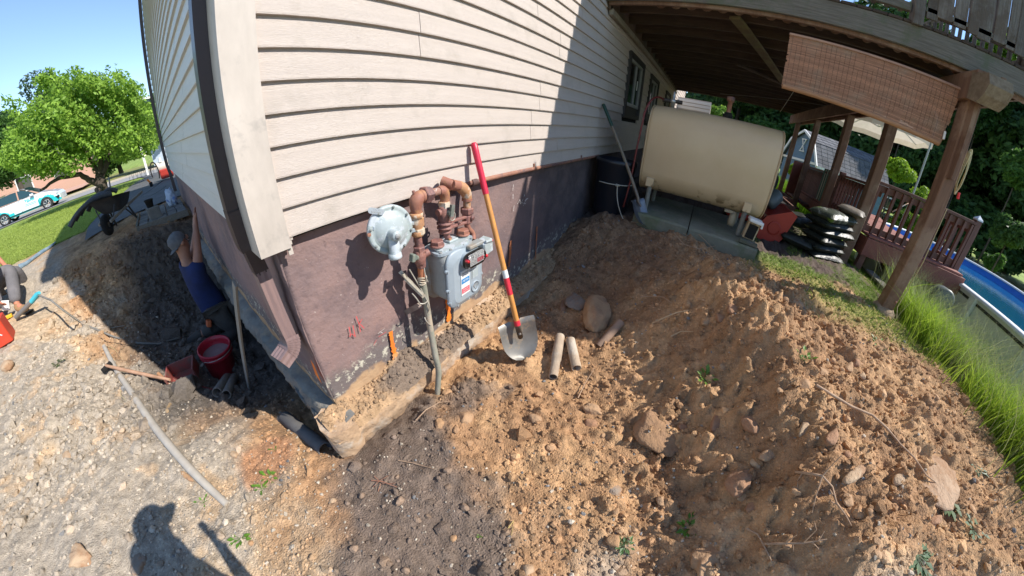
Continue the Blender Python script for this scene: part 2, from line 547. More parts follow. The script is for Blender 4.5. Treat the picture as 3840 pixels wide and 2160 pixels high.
def soil_col(x, y, z):
    n1 = fbm(x, y, 1.3, 4, 71); n2 = fbm(x, y, 5.5, 4, 81); n3 = fbm(x, y, 22, 3, 91)
    tan = np.array([.44, .335, .225]); grey = np.array([.355, .30, .235]); dark = np.array([.150, .115, .092])
    loam = np.array([.445, .272, .142]); red = np.array([.340, .198, .104]); ochre = np.array([.46, .30, .165])
    # west: pale grey-tan gravelly subsoil
    w = smooth(-.15, .25, n1 + .35 * n2)[..., None]
    c = grey * (1 - w) + tan * w
    oc = smooth(.18, .4, n2 + .3 * n1)[..., None]
    c = c * (1 - oc * .45) + ochre * oc * .45
    # east: orange-brown loam
    l = smooth(-.25, .45, x + .35 * y + .45 + .8 * n1 + .2 * n2)
    l = np.maximum(l, smooth(.15, .6, x + .1 * n2) * smooth(-1.2, -1.8, y))
    lm = (loam * (1 - smooth(-.3, .3, n2)[..., None]) + red * smooth(-.3, .3, n2)[..., None])
    c = c * (1 - l[..., None]) + lm * l[..., None]
    # dark topsoil thrown in front of the corner
    tt = np.clip(((x - .15) * -.6 + (y + .22) * -.95) / (.6**2 + .95**2), 0, 1)
    dk = smooth(.50, .33, np.hypot(x - .15 + .6 * tt, y + .22 + .95 * tt) + .16 * n1 + .14 * n2) * .95
    dk2 = smooth(.16, .08, np.hypot((x - .62) / 1.6, y + .36) + .1 * n2) * .8
    dk3 = smooth(.45, .2, np.hypot((x - .85) / .5, (y + .55) / .12) + .4 * n2) * .7
    dd = np.maximum.reduce([dk, dk2, dk3])[..., None]
    c = c * (1 - dd) + dark * dd
    # darker brown soil under the deck and in the bank near the tank pad
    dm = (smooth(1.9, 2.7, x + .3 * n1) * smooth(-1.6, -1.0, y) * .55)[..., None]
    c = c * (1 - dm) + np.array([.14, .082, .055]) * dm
    # mulch behind, under the deck
    mu = (smooth(3.0, 3.4, x) * smooth(-4.2, -3.6, y + .2 * n2) * smooth(9.5, 8.5, x))[..., None]
    c = c * (1 - mu) + np.array([.11, .082, .068]) * mu
    # dark soil of pit and bank by the side wall, shade painted in too
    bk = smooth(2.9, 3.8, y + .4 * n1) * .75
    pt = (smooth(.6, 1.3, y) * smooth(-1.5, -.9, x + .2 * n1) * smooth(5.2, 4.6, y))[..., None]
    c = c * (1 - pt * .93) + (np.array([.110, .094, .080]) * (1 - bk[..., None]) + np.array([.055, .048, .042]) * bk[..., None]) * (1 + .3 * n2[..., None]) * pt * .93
    pb = (smooth(.22, .1, np.hypot(x + .43, (y - .28) / 1.1) + .12 * n2))[..., None]
    c = c * (1 - pb) + np.array([.40, .215, .115]) * pb
    c = c * (1 + .35 * n3[..., None])
    lawn, strip = zone(x, y)
    g = np.array([.20, .27, .055]) * (1 + .5 * n2[..., None]) + np.array([.06, .03, .0]) * np.clip(n1, 0, 1)[..., None]
    gr = np.maximum(lawn, strip * .55)[..., None]
    c = c * (1 - gr) + g * gr
    return np.clip(c, .01, .9)


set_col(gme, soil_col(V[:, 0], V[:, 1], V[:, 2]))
tag(link('ground', gme), kind='structure')

# ---------------------------------------------------------------- stones, clods and pebbles lying loose
_ico = None


def ico(sub):
    bm = bmesh.new(); bmesh.ops.create_icosphere(bm, subdivisions=sub, radius=1)
    v = np.array([p.co[:] for p in bm.verts]); f = np.array([[q.index for q in t.verts] for t in bm.faces]); bm.free()
    return v, f


def scatter_stones(name, n, sampler, size, sub, colf, material, seed, sink=.35, flat=(.55, .95)):
    r = np.random.default_rng(seed); v0, f0 = ico(sub)
    X, Y = sampler(r, n); n = len(X)
    Zg = ground_z(X, Y)
    s = size(r, n, X, Y)
    nv = len(v0)
    P = np.repeat(v0[None], n, 0)
    P = P * (1 + r.normal(0, .20 if sub == 1 else .07, (n, nv, 1)))
    if sub > 1:
        for _ in range(5):
            d = r.normal(0, 1, (n, 1, 3)); d /= np.linalg.norm(d, axis=2, keepdims=True); q = (P * d).sum(2, keepdims=True)
            P = P - np.maximum(q - .62, 0) * d * .9
    P[:, :, 0] *= r.uniform(.7, 1.25, (n, 1)); P[:, :, 1] *= r.uniform(.7, 1.1, (n, 1)); P[:, :, 2] *= r.uniform(*flat, (n, 1))
    a = r.uniform(0, 6.28, n); t = r.normal(0, .35, n)
    ct, st = np.cos(t)[:, None], np.sin(t)[:, None]
    px, pz = P[:, :, 0] * ct - P[:, :, 2] * st, P[:, :, 0] * st + P[:, :, 2] * ct
    ca, sa = np.cos(a)[:, None], np.sin(a)[:, None]
    qx, qy = px * ca - P[:, :, 1] * sa, px * sa + P[:, :, 1] * ca
    W = np.stack([qx * s[:, None] + X[:, None], qy * s[:, None] + Y[:, None],
                  pz * s[:, None] + (Zg + s * (.6 - sink))[:, None]], -1)
    Fs = (f0[None] + (np.arange(n) * nv)[:, None, None]).reshape(-1, 3)
    me = npmesh(name, W.reshape(-1, 3), Fs, material, smooth=False)
    set_col(me, np.repeat(colf(r, X, Y), nv, 0))
    return tag(link(name, me), kind='stuff')


m_stone = attr_mat('loose_stone', rough=0.9, nscale=70, namp=0.28, bump=0.5, bscale=160)


def near_sampler(dens):
    def f(r, n):
        X = r.uniform(-2.7, 3.1, n * 5); Y = r.uniform(-4.0, 3.4, n * 5)
        d = np.hypot(X + .2, Y + 1.0)
        w = dens(X, Y) * np.clip(1.5 / (d + .35), .12, 1.6)
        k = r.uniform(0, 1, n * 5) < w
        ok = ~((X > .0) & (Y > -.17)) & ~((X > -.03) & (Y > -.1))
        X, Y = X[k & ok][:n], Y[k & ok][:n]
        return X, Y
    return f


def peb_col(r, X, Y):
    n = len(X); base = soil_col(X, Y, Y * 0)
    pale = np.array([.50, .43, .34]) * r.uniform(.6, 1.1, (n, 1)); t = r.uniform(0, 1, (n, 1))
    brown = base * r.uniform(.8, 1.5, (n, 1))
    west = smooth(.5, -.4, X + .3 * Y)[:, None] * .26 + .025
    c = np.where(t < west, pale, brown)
    g = np.array([.20, .195, .19]) * r.uniform(.7, 1.3, (n, 1))
    return np.where(r.uniform(0, 1, (n, 1)) < .06, g, c)


def clod_col(r, X, Y):
    return np.clip(soil_col(X, Y, Y * 0) * r.uniform(.85, 1.35, (len(X), 1)), 0, 1)


def dens_all(X, Y):
    return .35 + .65 * smooth(-.1, .3, fbm(X, Y, 2.5, 3, 101))


def dens_heap(X, Y):
    h = smooth(-.9, -1.5, Y) * smooth(-.3, .5, X) + .6 * smooth(.5, 1.2, X) + .25
    return np.clip(h * (.25 + .9 * smooth(-.1, .35, fbm(X, Y, 1.9, 3, 111))), 0, 1)


scatter_stones('pebbles', 21000, near_sampler(dens_all), lambda r, n, X, Y: np.exp(r.normal(-5.35, .42, n)) * (1 + .2 * np.hypot(X, Y + 1)), 1,
               peb_col, m_stone, 1)
scatter_stones('soil_clods', 14000, near_sampler(dens_heap), lambda r, n, X, Y: np.exp(r.normal(-4.7, .48, n)), 1,
               clod_col, attr_mat('clod', rough=1, nscale=60, namp=.3, bump=.9, bscale=200), 2, sink=.55)
def pit_sampler(r, n):
    X = r.uniform(-2.3, -.08, n * 3); Y = r.uniform(.9, 5.0, n * 3); k = r.uniform(0, 1, n * 3) < .25 + .9 * smooth(-.1, .3, fbm(X, Y, 1.8, 3, 131))
    return X[k][:n], Y[k][:n]


scatter_stones('pit_clods', 4200, pit_sampler, lambda r, n, X, Y: np.exp(r.normal(-4.2, .5, n)), 1, clod_col, attr_mat('pit_clod', rough=1, nscale=50, namp=.3, bump=1.0, bscale=90), 14, sink=.5)
scatter_stones('large_clods', 420, near_sampler(lambda X, Y: np.clip(smooth(-.9, -1.5, Y) * smooth(-.3, .5, X) + .25 * smooth(.4, 1, X), 0, 1) * smooth(-.05, .3, fbm(X, Y, 1.6, 2, 121))), lambda r, n, X, Y: np.clip(np.exp(r.normal(-3.75, .3, n)), .012, .05), 2,
               clod_col, attr_mat('big_clod', rough=1, nscale=50, namp=.3, bump=1.0, bscale=90), 12, sink=.6, flat=(.5, .8))
scatter_stones('gravel', 450, near_sampler(lambda X, Y: .3 + .7 * smooth(-1.0, -1.6, Y) * smooth(0, .5, X)), lambda r, n, X, Y: np.clip(np.exp(r.normal(-4.0, .32, n)), .008, .034), 2,
               lambda r, X, Y: np.clip((soil_col(X, Y, Y * 0) * .75 + np.array([.10, .065, .04])) * r.uniform(.8, 1.35, (len(X), 1)), 0, 1), m_stone, 3, sink=.45)
# ================================================================ HOUSE
EXP = 0.1086                       # exposure of one siding course
YB = 7.0                           # length of the side wall
XE = 14.0                          # length of the front wall
EAVE = 4.6
m_siding = mat('vinyl_siding', (.535, .465, .41), (.49, .425, .375), rough=.55, scale=3, bump=.45, bscale=60,
               stretch=(.6, 3, 14), col3=(.40, .35, .30), scale3=5.5, r3=(.54, .80))
m_siding_side = mat('vinyl_siding_side', (.60, .585, .555), (.55, .54, .51), rough=.5, scale=3, bump=.25, bscale=60, stretch=(3, .6, 14))
m_trim = mat('corner_trim_vinyl', (.56, .50, .44), (.45, .40, .35), rough=.5, scale=9, stretch=(1, 1, .35), col3=(.33, .30, .27), scale3=14, r3=(.55, .8), bump=.1)
m_found = bpy.data.materials.new('tarred_foundation')


def found_material():
    m = m_found; m.use_nodes = True; nt = m.node_tree; N = nt.nodes; L = nt.links; b = N['Principled BSDF']
    b.inputs['Roughness'].default_value = .85; b.inputs['Specular IOR Level'].default_value = .3
    tc = N.new('ShaderNodeTexCoord'); sep = N.new('ShaderNodeSeparateXYZ'); L.new(tc.outputs['Object'], sep.inputs[0])

    def noise(s, d=6, ro=.6):
        n = N.new('ShaderNodeTexNoise'); n.inputs['Scale'].default_value = s; n.inputs['Detail'].default_value = d
        n.inputs['Roughness'].default_value = ro; L.new(tc.outputs['Object'], n.inputs['Vector']); return n.outputs['Fac']

    def rng_(src, a, b_):
        r = N.new('ShaderNodeMapRange'); L.new(src, r.inputs['Value']); r.inputs['From Min'].default_value = a
        r.inputs['From Max'].default_value = b_; return r.outputs[0]

    def mix(f, a, c2):
        x = N.new('ShaderNodeMix'); x.data_type = 'RGBA'; L.new(f, x.inputs[0])
        if isinstance(a, tuple): x.inputs[6].default_value = (*a, 1)
        else: L.new(a, x.inputs[6])
        if isinstance(c2, tuple): x.inputs[7].default_value = (*c2, 1)
        else: L.new(c2, x.inputs[7])
        return x.outputs[2]
    c = mix(rng_(noise(2.2), .35, .65), (.285, .182, .160), (.205, .150, .148))
    c = mix(rng_(noise(26, 4), .62, .72), c, (.16, .11, .105))
    c = mix(rng_(noise(1.3, 7, .7), .50, .60), c, (.165, .118, .118))
    c = mix(rng_(noise(55, 3, .6), .70, .74), c, (.45, .38, .35))
    xr = rng_(sep.outputs['X'], 1.3, 2.4); c = mix(xr, c, mix(rng_(noise(5), .4, .6), (.13, .10, .10), (.085, .068, .07)))  # foundation colour darkens towards the tank end
    # old pale lichen and salts near the soil line
    zz = N.new('ShaderNodeMath'); zz.operation = 'ADD'; L.new(sep.outputs['Z'], zz.inputs[0])
    sc = N.new('ShaderNodeMath'); sc.operation = 'MULTIPLY'; L.new(noise(2.0, 5), sc.inputs[0]); sc.inputs[1].default_value = .42
    L.new(sc.outputs[0], zz.inputs[1])
    up = rng_(zz.outputs[0], -.50, -.58)
    sp = rng_(noise(24, 8, .72), .535, .60)
    mu = N.new('ShaderNodeMath'); mu.operation = 'MULTIPLY'; L.new(up, mu.inputs[0]); L.new(sp, mu.inputs[1])
    c = mix(up, c, (.15, .125, .12))
    c = mix(mu.outputs[0], c, (.50, .47, .38))
    # soil clinging below the old grade
    dirt = rng_(zz.outputs[0], -.66, -.68)
    c = mix(dirt, c, mix(rng_(noise(9), .35, .65), (.47, .32, .19), (.36, .23, .135)))
    L.new(c, b.inputs['Base Color'])
    bp = N.new('ShaderNodeBump'); bp.inputs['Strength'].default_value = .8; bp.inputs['Distance'].default_value = .008
    L.new(noise(34, 8, .62), bp.inputs['Height']); L.new(bp.outputs[0], b.inputs['Normal'])


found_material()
m_foot = mat('dirty_concrete', (.52, .36, .225), (.37, .245, .15), rough=.95, scale=9, bump=1.6, bscale=20, col3=(.46, .40, .33), scale3=4)
m_foot2 = mat('grey_concrete', (.22, .21, .185), (.15, .14, .125), rough=.95, scale=9, bump=1.0, bscale=30, col3=(.27, .22, .16), scale3=4)
m_dark = mat('black_gap', (.012, .011, .010), rough=1)
m_brown = mat('brown_aluminium', (.062, .040, .038), (.050, .034, .033), rough=.42, scale=12, stretch=(1, 1, .2), bump=.05, coat=.1)
m_brown_sunlit = mat('sunlit_brown_aluminium', (.245, .165, .155), (.19, .13, .125), rough=.45, scale=20, stretch=(3, 3, .2), bump=.1)  # paler copy of the brown, with sunlight put into the colour
m_white = mat('white_vinyl', (.72, .72, .70), rough=.5)
m_glass = mat('window_glass', (.02, .025, .03), rough=.06, spec=.8)
m_wdark = mat('dark_window_surround', (.035, .03, .028), rough=.6)
m_rust = mat('rusty_pipe', (.235, .105, .072), (.34, .165, .105), rough=.75, scale=16, bump=.6, bscale=60, col3=(.15, .09, .085), scale3=9)
m_orange_faint = mat('faded_orange_spray', (.55, .17, .05), (.38, .15, .08), rough=.8, scale=30)
m_orange_paint = mat('orange_spray', (.90, .23, .02), (.75, .16, .02), rough=.7, scale=20)

house = thing('house', 'cream sided house corner with tarred foundation laid bare by digging', 'house')
# foundation: two wall slabs whose faces are finely dented, and a footing with a broken arris


def rough_wall(name, u0, u1, z0, z1, plane, face, material, du=.02, amp=.005, thick=.25, edge=0.0, seed=0, big=.0):
    """upright slab; plane 'y' runs along x at y=face looking to -y, plane 'x' runs along y at x=face looking to -x"""
    nu = int((u1 - u0) / du) + 1; nz = int((z1 - z0) / du) + 1
    U, Zz = np.meshgrid(np.linspace(u0, u1, nu), np.linspace(z0, z1, nz))
    D = amp * fbm(U, Zz, 9, 4, seed) + big * fbm(U, Zz, 2.5, 3, seed + 9)
    if edge:  # irregular lower edge
        k = smooth(z0 + .12, z0, Zz)
        Zz = Zz + k * edge * (fbm(U, U * 0, 3, 4, seed + 5))
        D = D + k * .02 * (1 + fbm(U, U * 0 + 3, 6, 3, seed + 6))
    if plane == 'y': P = np.stack([U, face + D, Zz], -1).reshape(-1, 3)
    else: P = np.stack([face + D, U, Zz], -1).reshape(-1, 3)
    i = np.arange(nz - 1)[:, None] * nu + np.arange(nu - 1)[None]
    Fc = np.stack([i, i + 1, i + 1 + nu, i + nu], -1).reshape(-1, 4)
    n0 = len(P)
    # close it at the back
    ring = np.concatenate([np.arange(nu), np.arange(1, nz) * nu + nu - 1, (nz - 1) * nu + np.arange(nu - 2, -1, -1), np.arange(nz - 2, 0, -1) * nu])
    B = P[ring].copy()
    if plane == 'y': B[:, 1] = face + thick
    else: B[:, 0] = face + thick
    P = np.concatenate([P, B]); m = len(ring)
    j = np.arange(m); side = np.stack([ring, n0 + j, n0 + (j + 1) % m, ring[(j + 1) % m]], -1)
    me = npmesh(name, P, np.concatenate([Fc, side]), material, smooth=False)
    me.polygons.foreach_set('use_smooth', np.concatenate([np.ones(len(Fc), bool), np.zeros(len(side), bool)]))
    return link(name, me, house)


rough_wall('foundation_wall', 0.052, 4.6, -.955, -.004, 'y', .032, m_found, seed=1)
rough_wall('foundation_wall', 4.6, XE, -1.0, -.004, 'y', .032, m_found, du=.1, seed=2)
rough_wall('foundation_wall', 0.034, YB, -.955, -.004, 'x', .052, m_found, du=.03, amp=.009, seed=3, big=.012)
# footing, with the ledge on which soil still lies
P0 = -.96


def footing(a, b, axis_, material, seed, out0, out1, zb):
    n = int((b - a) / .0125); U = np.linspace(a, b, n); rows = []
    prof = [(.06, P0 + .02), (.03, P0 + .008), (.0, P0 - .0), (-.05, P0 - .012), (out0 + .02, P0 - .03), (out0, P0 - .06), (out0 - .006, -1.07), (out0 - .002, -1.12), (out0 + .01, zb), (out0 + .06, zb - .03), (.1, zb - .02)]
    P = []
    for k, (o, z) in enumerate(prof):
        w = 0 if k == 0 else 1
        oo = o + w * (.026 * fbm(U, U * 0 + k * .5, 5, 4, seed) + .026 * fbm(U, U * 0 + .2 * k, 2, 3, seed + 4) + .018 * fbm(U, U * 0 + k * 2.1, 13, 4, seed + 2, .65))
        zz = z + w * (.020 * fbm(U, U * 0 + k * 2.1, 6, 4, seed + 7) + .025 * fbm(U, U * 0, 1.6, 3, seed + 3))
        P.append(np.stack([U, oo, zz], -1) if axis_ == 'y' else np.stack([oo + out1, U, zz], -1))
    P = np.array(P); m = len(prof)
    i = np.arange(m - 1)[:, None] * n + np.arange(n - 1)[None]
    Fc = np.stack([i, i + n, i + n + 1, i + 1], -1).reshape(-1, 4)
    me = npmesh('footing', P.reshape(-1, 3), Fc, material, smooth=True)
    return link('footing', me, house)


footing(-.085, 2.9, 'y', m_foot, 31, -.098, 0, -1.2)
footing(-.09, YB, 'x', m_foot2, 41, -.06, .025, -1.05)
bx = MB()
# the corner block closes the two footings
U = np.linspace(0, 1, 9)
P = []
for k, (z, g) in enumerate([(P0 + .01, .02), (P0 - .03, .0), (-1.03, -.004), (-1.1, .004), (-1.16, .02)]):
    for (px_, py_) in ((-.092, -.112), (-.02, -.13), (.06, -.125), (.10, -.05), (.05, .03), (-.02, .08), (-.085, .05), (-.10, -.03)):
        P.append((px_ * (1 - g) + random.uniform(-.008, .008), py_ * (1 - g) + random.uniform(-.008, .008), z + random.uniform(-.01, .01)))
fs = [(k * 8 + j, k * 8 + (j + 1) % 8, (k + 1) * 8 + (j + 1) % 8, (k + 1) * 8 + j) for k in range(4) for j in range(8)]
bx.add(P, fs, 0, True); bx.add(P[:8], [tuple(range(8))], 0); bx.add(P[-8:], [tuple(range(8))], 0)
bx.obj('footing_corner', m_foot, house)
# sill gap above the foundation
MB().box((XE / 2 + .03, .02, .012), (XE - .1, .03, .05)).obj('sill_plate', m_dark, house)
MB().box((.04, YB / 2 + .02, .012), (.03, YB - .1, .05)).obj('sill_plate', m_dark, house)

# siding, course by course and panel by panel


def board(u0, u1, k, plane, material, th=.0):
    z0 = k * EXP; z1 = z0 + EXP + .012; t = .019 + th
    if plane == 'y':
        prof = [(u0, -.0, z0 - .002), (u0, -t, z0), (u0, -t - .0005, z0 + .006), (u0, -.0025 - th, z1), (u0, .004, z1)]
        MB().prism(prof, (0, 0, 0), (u1 - u0, 0, 0)).obj('siding_board', material, house)
    else:
        prof = [(.0, u0, z0 - .002), (-t, u0, z0), (-t - .0005, u0, z0 + .006), (-.0025 - th, u0, z1), (.004, u0, z1)]
        MB().prism(prof, (0, 0, 0), (0, u1 - u0, 0)).obj('siding_board', material, house)


seamsA = {6: [.789], 7: [.789, 3.9], 10: [1.82], 9: [2.2], 8: [2.2, 3.2], 5: [1.93], 4: [1.93, 3.1], 3: [1.825], 2: [1.825, 3.515], 1: [2.3, 3.515], 0: [3.515], 11: [1.3, 4.4], 12: [2.6], 13: [2.6], 14: [1.1], 15: [1.1, 4.0], 16: [2.0], 17: [2.0]}
WIN = [(4.34, 5.36, .50, 1.42), (6.02, 7.0, .50, 1.40), (8.3, 9.2, .5, 1.4)]   # x0 x1 z0 z1
ncA = 40
for k in range(ncA):
    z0, z1 = k * EXP, (k + 1) * EXP
    cuts = [.091] + seamsA.get(k, [2.9]) + [3.2 + 1.4 * ((k * 7) % 5) / 5 if k > 17 else 5.6, 9.6, XE]
    cuts = sorted(c for c in set(cuts))
    segs = list(zip(cuts[:-1], cuts[1:]))
    holes = [w for w in WIN if w[2] < z1 - .02 and w[3] > z0 + .02]
    for w in holes:
        ns = []
        for a, b in segs:
            if w[0] <= a and b <= w[1]: continue
            if a < w[0] < b and a < w[1] < b: ns += [(a, w[0]), (w[1], b)]
            elif a < w[0] < b: ns.append((a, w[0]))
            elif a < w[1] < b: ns.append((w[1], b))
            else: ns.append((a, b))
        segs = ns
    for j, (a, b) in enumerate(segs):
        board(a + .0012, b - .0012, k, 'y', m_siding, .0012 * (j % 2))
for k in range(int(EAVE / EXP)):
    cuts = [.105, 1.0 + (k * 37 % 11) * .16, 3.4 + (k * 53 % 13) * .15, YB]
    if k == 0: cuts = [.105, 3.3, YB]
    if k == 1: cuts = [.105, 2.9, YB]
    if k == 2: cuts = [.105, 2.1, 5.0, YB]
    if k == 3: cuts = [.105, 2.35, 5.0, YB]
    for j, (a, b) in enumerate(zip(cuts[:-1], cuts[1:])):
        board(a + .0012, b - .0012, k, 'x', m_siding_side, .0012 * (j % 2))
# corner post of the siding: outer box profile, open below
t = MB()
H0, H1 = -.035, EAVE
prof = [(-.032, .10, 0), (-.032, -.032, 0), (.0895, -.032, 0), (.0895, -.004, 0), (.0815, -.004, 0), (.0815, -.024, 0), (-.024, -.024, 0), (-.024, .10, 0)]
t.prism([(a, b, H0) for a, b, _ in prof], (0, 0, 0), (0, 0, H1 - H0))
t.obj('corner_trim', m_trim, house)
MB().box((.03, .03, 2.3), (.085, .085, 4.5)).obj('corner_stud', m_dark, house)
c = MB(); c.box((.094, -.012, -.012), (.012, .004, .035)); c.box((.085, -.018, -.052), (.018, .005, .026)); c.box((.102, -.01, -.005), (.01, .01, .016))
c.obj('trim_clip', m_trim, house)
# inner walls behind the siding so that nothing is seen through
MB().box((XE / 2 + .05, .12, EAVE / 2 + .03), (XE - .02, .2, EAVE - .06)).obj('wall', m_dark, house)
MB().box((.12, YB / 2 + .1, EAVE / 2 + .03), (.2, YB - .12, EAVE - .06)).obj('wall', m_dark, house)
MB().box((XE / 2 + .1, YB - .1, EAVE / 2 - .45), (XE - .2, .2, EAVE + .85)).obj('wall', m_siding_side, house)
MB().box((XE + .1, YB / 2 + .05, EAVE / 2 - .45), (.2, YB, EAVE + .85)).obj('wall', m_siding_side, house)
m_roof = mat('roof_shingle', (.06, .055, .05), (.09, .08, .075), rough=.95, scale=40, bump=.5)
r_ = MB()
r_.prism([(-.28, -.06, EAVE), (-.28, YB + .3, EAVE), (-.28, YB + .3, EAVE + .16), (-.28, YB / 2, EAVE + 1.3), (-.28, -.06, EAVE + .16)], (0, 0, 0), (XE + .7, 0, 0))
r_.obj('roof', m_roof, house)

# windows beneath the deck
for n_, (x0, x1, z0, z1) in enumerate(WIN):
    w = MB()
    for (a, b, cc, d) in ((x0, x0 + .07, z0, z1), (x1 - .07, x1, z0, z1), (x0 + .07, x1 - .07, z0, z0 + .07), (x0 + .07, x1 - .07, z1 - .07, z1)):
        w.box(((a + b) / 2, -.022, (cc + d) / 2), (b - a, .05, d - cc))
    wf = w.obj('window', m_wdark, house)
    f = MB(); a0, a1, b0, b1 = x0 + .075, x1 - .075, z0 + .2, z1 - .075
    f.box((x0 + .13, -.008, (b0 + b1) / 2), (.05, .03, b1 - b0)); f.box((a1 - .03, -.008, (b0 + b1) / 2), (.05, .03, b1 - b0))
    f.box(((a0 + a1) / 2, -.009, b0), (a1 - a0, .032, .045)); f.box(((a0 + a1) / 2, -.009, b1 - .02), (a1 - a0, .032, .04))
    f.box(((a0 + a1) / 2 + .05, -.007, (b0 + b1) / 2), (.035, .028, b1 - b0 - .05))
    f.obj('frame', mat('grey_sash', (.30, .30, .29), rough=.5), wf)
    MB().box(((a0 + a1) / 2, .004, (b0 + b1) / 2), (a1 - a0, .01, b1 - b0)).obj('pane', m_glass, wf)
    MB().box(((x0 + x1) / 2, .003, z0 + .1), (x1 - x0 - .1, .012, .2)).obj('panel', m_wdark, wf)
    if n_ == 0:
        MB().box((4.98, -.028, 1.02), (.03, .008, .14)).obj('sticker', m_white, wf)
# cream bay at the far end of the front wall
b = MB(); b.box((12.6, -.55, 1.15), (2.2, 1.1, .95))
b.obj('bay_window', m_siding, house)
for k in range(8):
    MB().box((11.49, -.56, .74 + .115 * k), (.012, 1.1, .09)).obj('bay_siding_board', m_white, house)

# downspout at the near corner, with strap, joint and elbow


def rect_pipe(pts, w, d, material, name, parent, ups=None, ribs=True, nrm=(-1, 0, 0)):
    """ribbed rectangular pipe swept along points; w across (y), d deep (x)"""
    mb = MB(); rings = []
    prof = []
    N_ = 7
    for i in range(N_): prof.append((-.5 + i / N_, .5 - (.045 if ribs and i % 2 else 0)))
    for i in range(4): prof.append((.5 - (.03 if ribs and i % 2 else 0), .5 - i / 4))
    for i in range(N_): prof.append((.5 - i / N_, -.5 + (.045 if ribs and i % 2 else 0)))
    for i in range(4): prof.append((-.5 + (.03 if ribs and i % 2 else 0), -.5 + i / 4))
    P = [Vector(p) for p in pts]; vs = []
    for i, p in enumerate(P):
        tt = (P[min(i + 1, len(P) - 1)] - P[max(i - 1, 0)]).normalized()
        a = Vector((0, 1, 0)); a = (a - tt * a.dot(tt)).normalized(); n = tt.cross(a).normalized()
        for (u, v) in prof: vs.append(p + a * u * w + n * v * d)
    n = len(prof)
    fs = [(i * n + j, i * n + (j + 1) % n, (i + 1) * n + (j + 1) % n, (i + 1) * n + j) for i in range(len(P) - 1) for j in range(n)]
    mb.add(vs, fs); 
    return mb.obj(name, material, parent)


ds = rect_pipe([(-.048, .142, 4.4), (-.048, .142, .11)], .078, .058, m_brown, 'downspout', house, ribs=False)
rect_pipe([(-.045, .14, .13), (-.04, .14, .0), (-.035, .138, -.03)], .088, .067, m_brown, 'joint', ds, ribs=False)
rect_pipe([(-.034, .138, .0), (-.018, .134, -.14)], .078, .057, m_brown, 'lower_pipe', ds, ribs=False)
rect_pipe([(-.018, .132, -.13), (-.008, .122, -.47)], .077, .055, m_brown_sunlit, 'lower_pipe', ds)
el = []
for i in range(9):
    a = R(8 + 68 * i / 8)
    el.append((-.006 - .075 * (1 - math.cos(a - R(8))), .118 - .002 * i, -.45 - .085 * math.sin(a) - .0 * i))
d_ = (Vector(el[-1]) - Vector(el[-2])).normalized()
el.append(tuple(Vector(el[-1]) + d_ * .05))
eb = rect_pipe(el, .086, .064, m_brown_sunlit, 'elbow', ds)
for i in range(1, 8):
    q0 = Vector(el[i]); q1 = q0 + (Vector(el[i + 1]) - q0) * .35
    rect_pipe([q0, q1], .090, .068, m_brown_sunlit, 'elbow_fold', ds, ribs=False)
MB().lathe([(0, .003), (.004, .002), (.005, 0)], (-.008, .082, -.475), (0, -1, 0), 10).obj('screw', m_white, ds)
# downspout at the far end of the side wall
d2 = rect_pipe([(-.055, YB - .1, 4.4), (-.055, YB - .1, .1), (-.035, YB - .12, -.1), (-.03, YB - .14, -.45)], .08, .06, m_brown, 'downspout', house, ribs=False)

# spray paint and chalk on the foundation


def mark(pts, w, material, y=.0, jit=.0, name='paint_mark'):
    """a painted stroke: a thin film following points on the front foundation face"""
    mb = MB(); P = [Vector(p) for p in pts]; rows = []
    for i, p in enumerate(P):
        tt = (P[min(i + 1, len(P) - 1)] - P[max(i - 1, 0)]).normalized()
        nn = Vector((-tt.z, 0, tt.x)); ww = w[i] if hasattr(w, '__len__') else w
        j = 1 + random.uniform(-jit, jit)
        rows += [p + nn * ww / 2 * j, p - nn * ww / 2 * j]
    fs = [(2 * i, 2 * i + 1, 2 * i + 3, 2 * i + 2) for i in range(len(P) - 1)]
    rows = [Vector((r.x, r.y + y, r.z)) for r in rows]
    mb.add(rows, fs); return mb.obj(name, material, house)


def strokepx(pp, w, material, jit=.25, yy=.017, n=6, name='paint_mark'):
    P = [at(px, py, y=yy) for px, py in pp]; out = []
    for a, b in zip(P[:-1], P[1:]):
        for i in range(n): out.append(a.lerp(b, i / n))
    out.append(P[-1]); return mark(out, w, material, 0, jit, name)


strokepx([(1465, 1243), (1472, 1290), (1480, 1325)], .030, m_orange_paint, .35, n=14)
strokepx([(1480, 1325), (1484, 1345), (1490, 1378)], [.034 + .0015 * i for i in range(13)], mat('orange_spray_soft', (.80, .27, .07), (.62, .30, .12), scale=30), yy=.012)
strokepx([(1676, 1118), (1683, 1160), (1684, 1205)], .036, m_orange_paint, .35, n=14)
strokepx([(1916, 902), (1913, 960), (1908, 1000)], .026, m_orange_faint, .5, n=14)
strokepx([(2014, 848), (2012, 900), (2008, 970)], .018, m_orange_faint, .5, n=14)
m_chalk = mat('red_crayon', (.62, .05, .06), (.50, .12, .11), scale=60)
m_wchalk = mat('white_chalk', (.75, .73, .70), (.5, .45, .42), scale=50)
strokepx([(1309, 1226), (1313, 1246), (1314, 1262)], .0045, m_chalk)
strokepx([(1324, 1220), (1328, 1242), (1333, 1264)], .0045, m_chalk)
strokepx([(1309, 1262), (1320, 1252), (1332, 1262)], .003, m_chalk)
strokepx([(1336, 1186), (1346, 1215), (1352, 1245)], .0045, m_chalk)
strokepx([(1358, 1196), (1348, 1213), (1366, 1231)], .004, m_chalk)
strokepx([(1420, 1263), (1448, 1245)], .003, m_chalk)
strokepx([(1401, 1295), (1412, 1274)], .003, m_chalk)
strokepx([(1417, 1252), (1442, 1232)], .002, m_wchalk)
strokepx([(1424, 1243), (1436, 1249)], .002, m_wchalk)
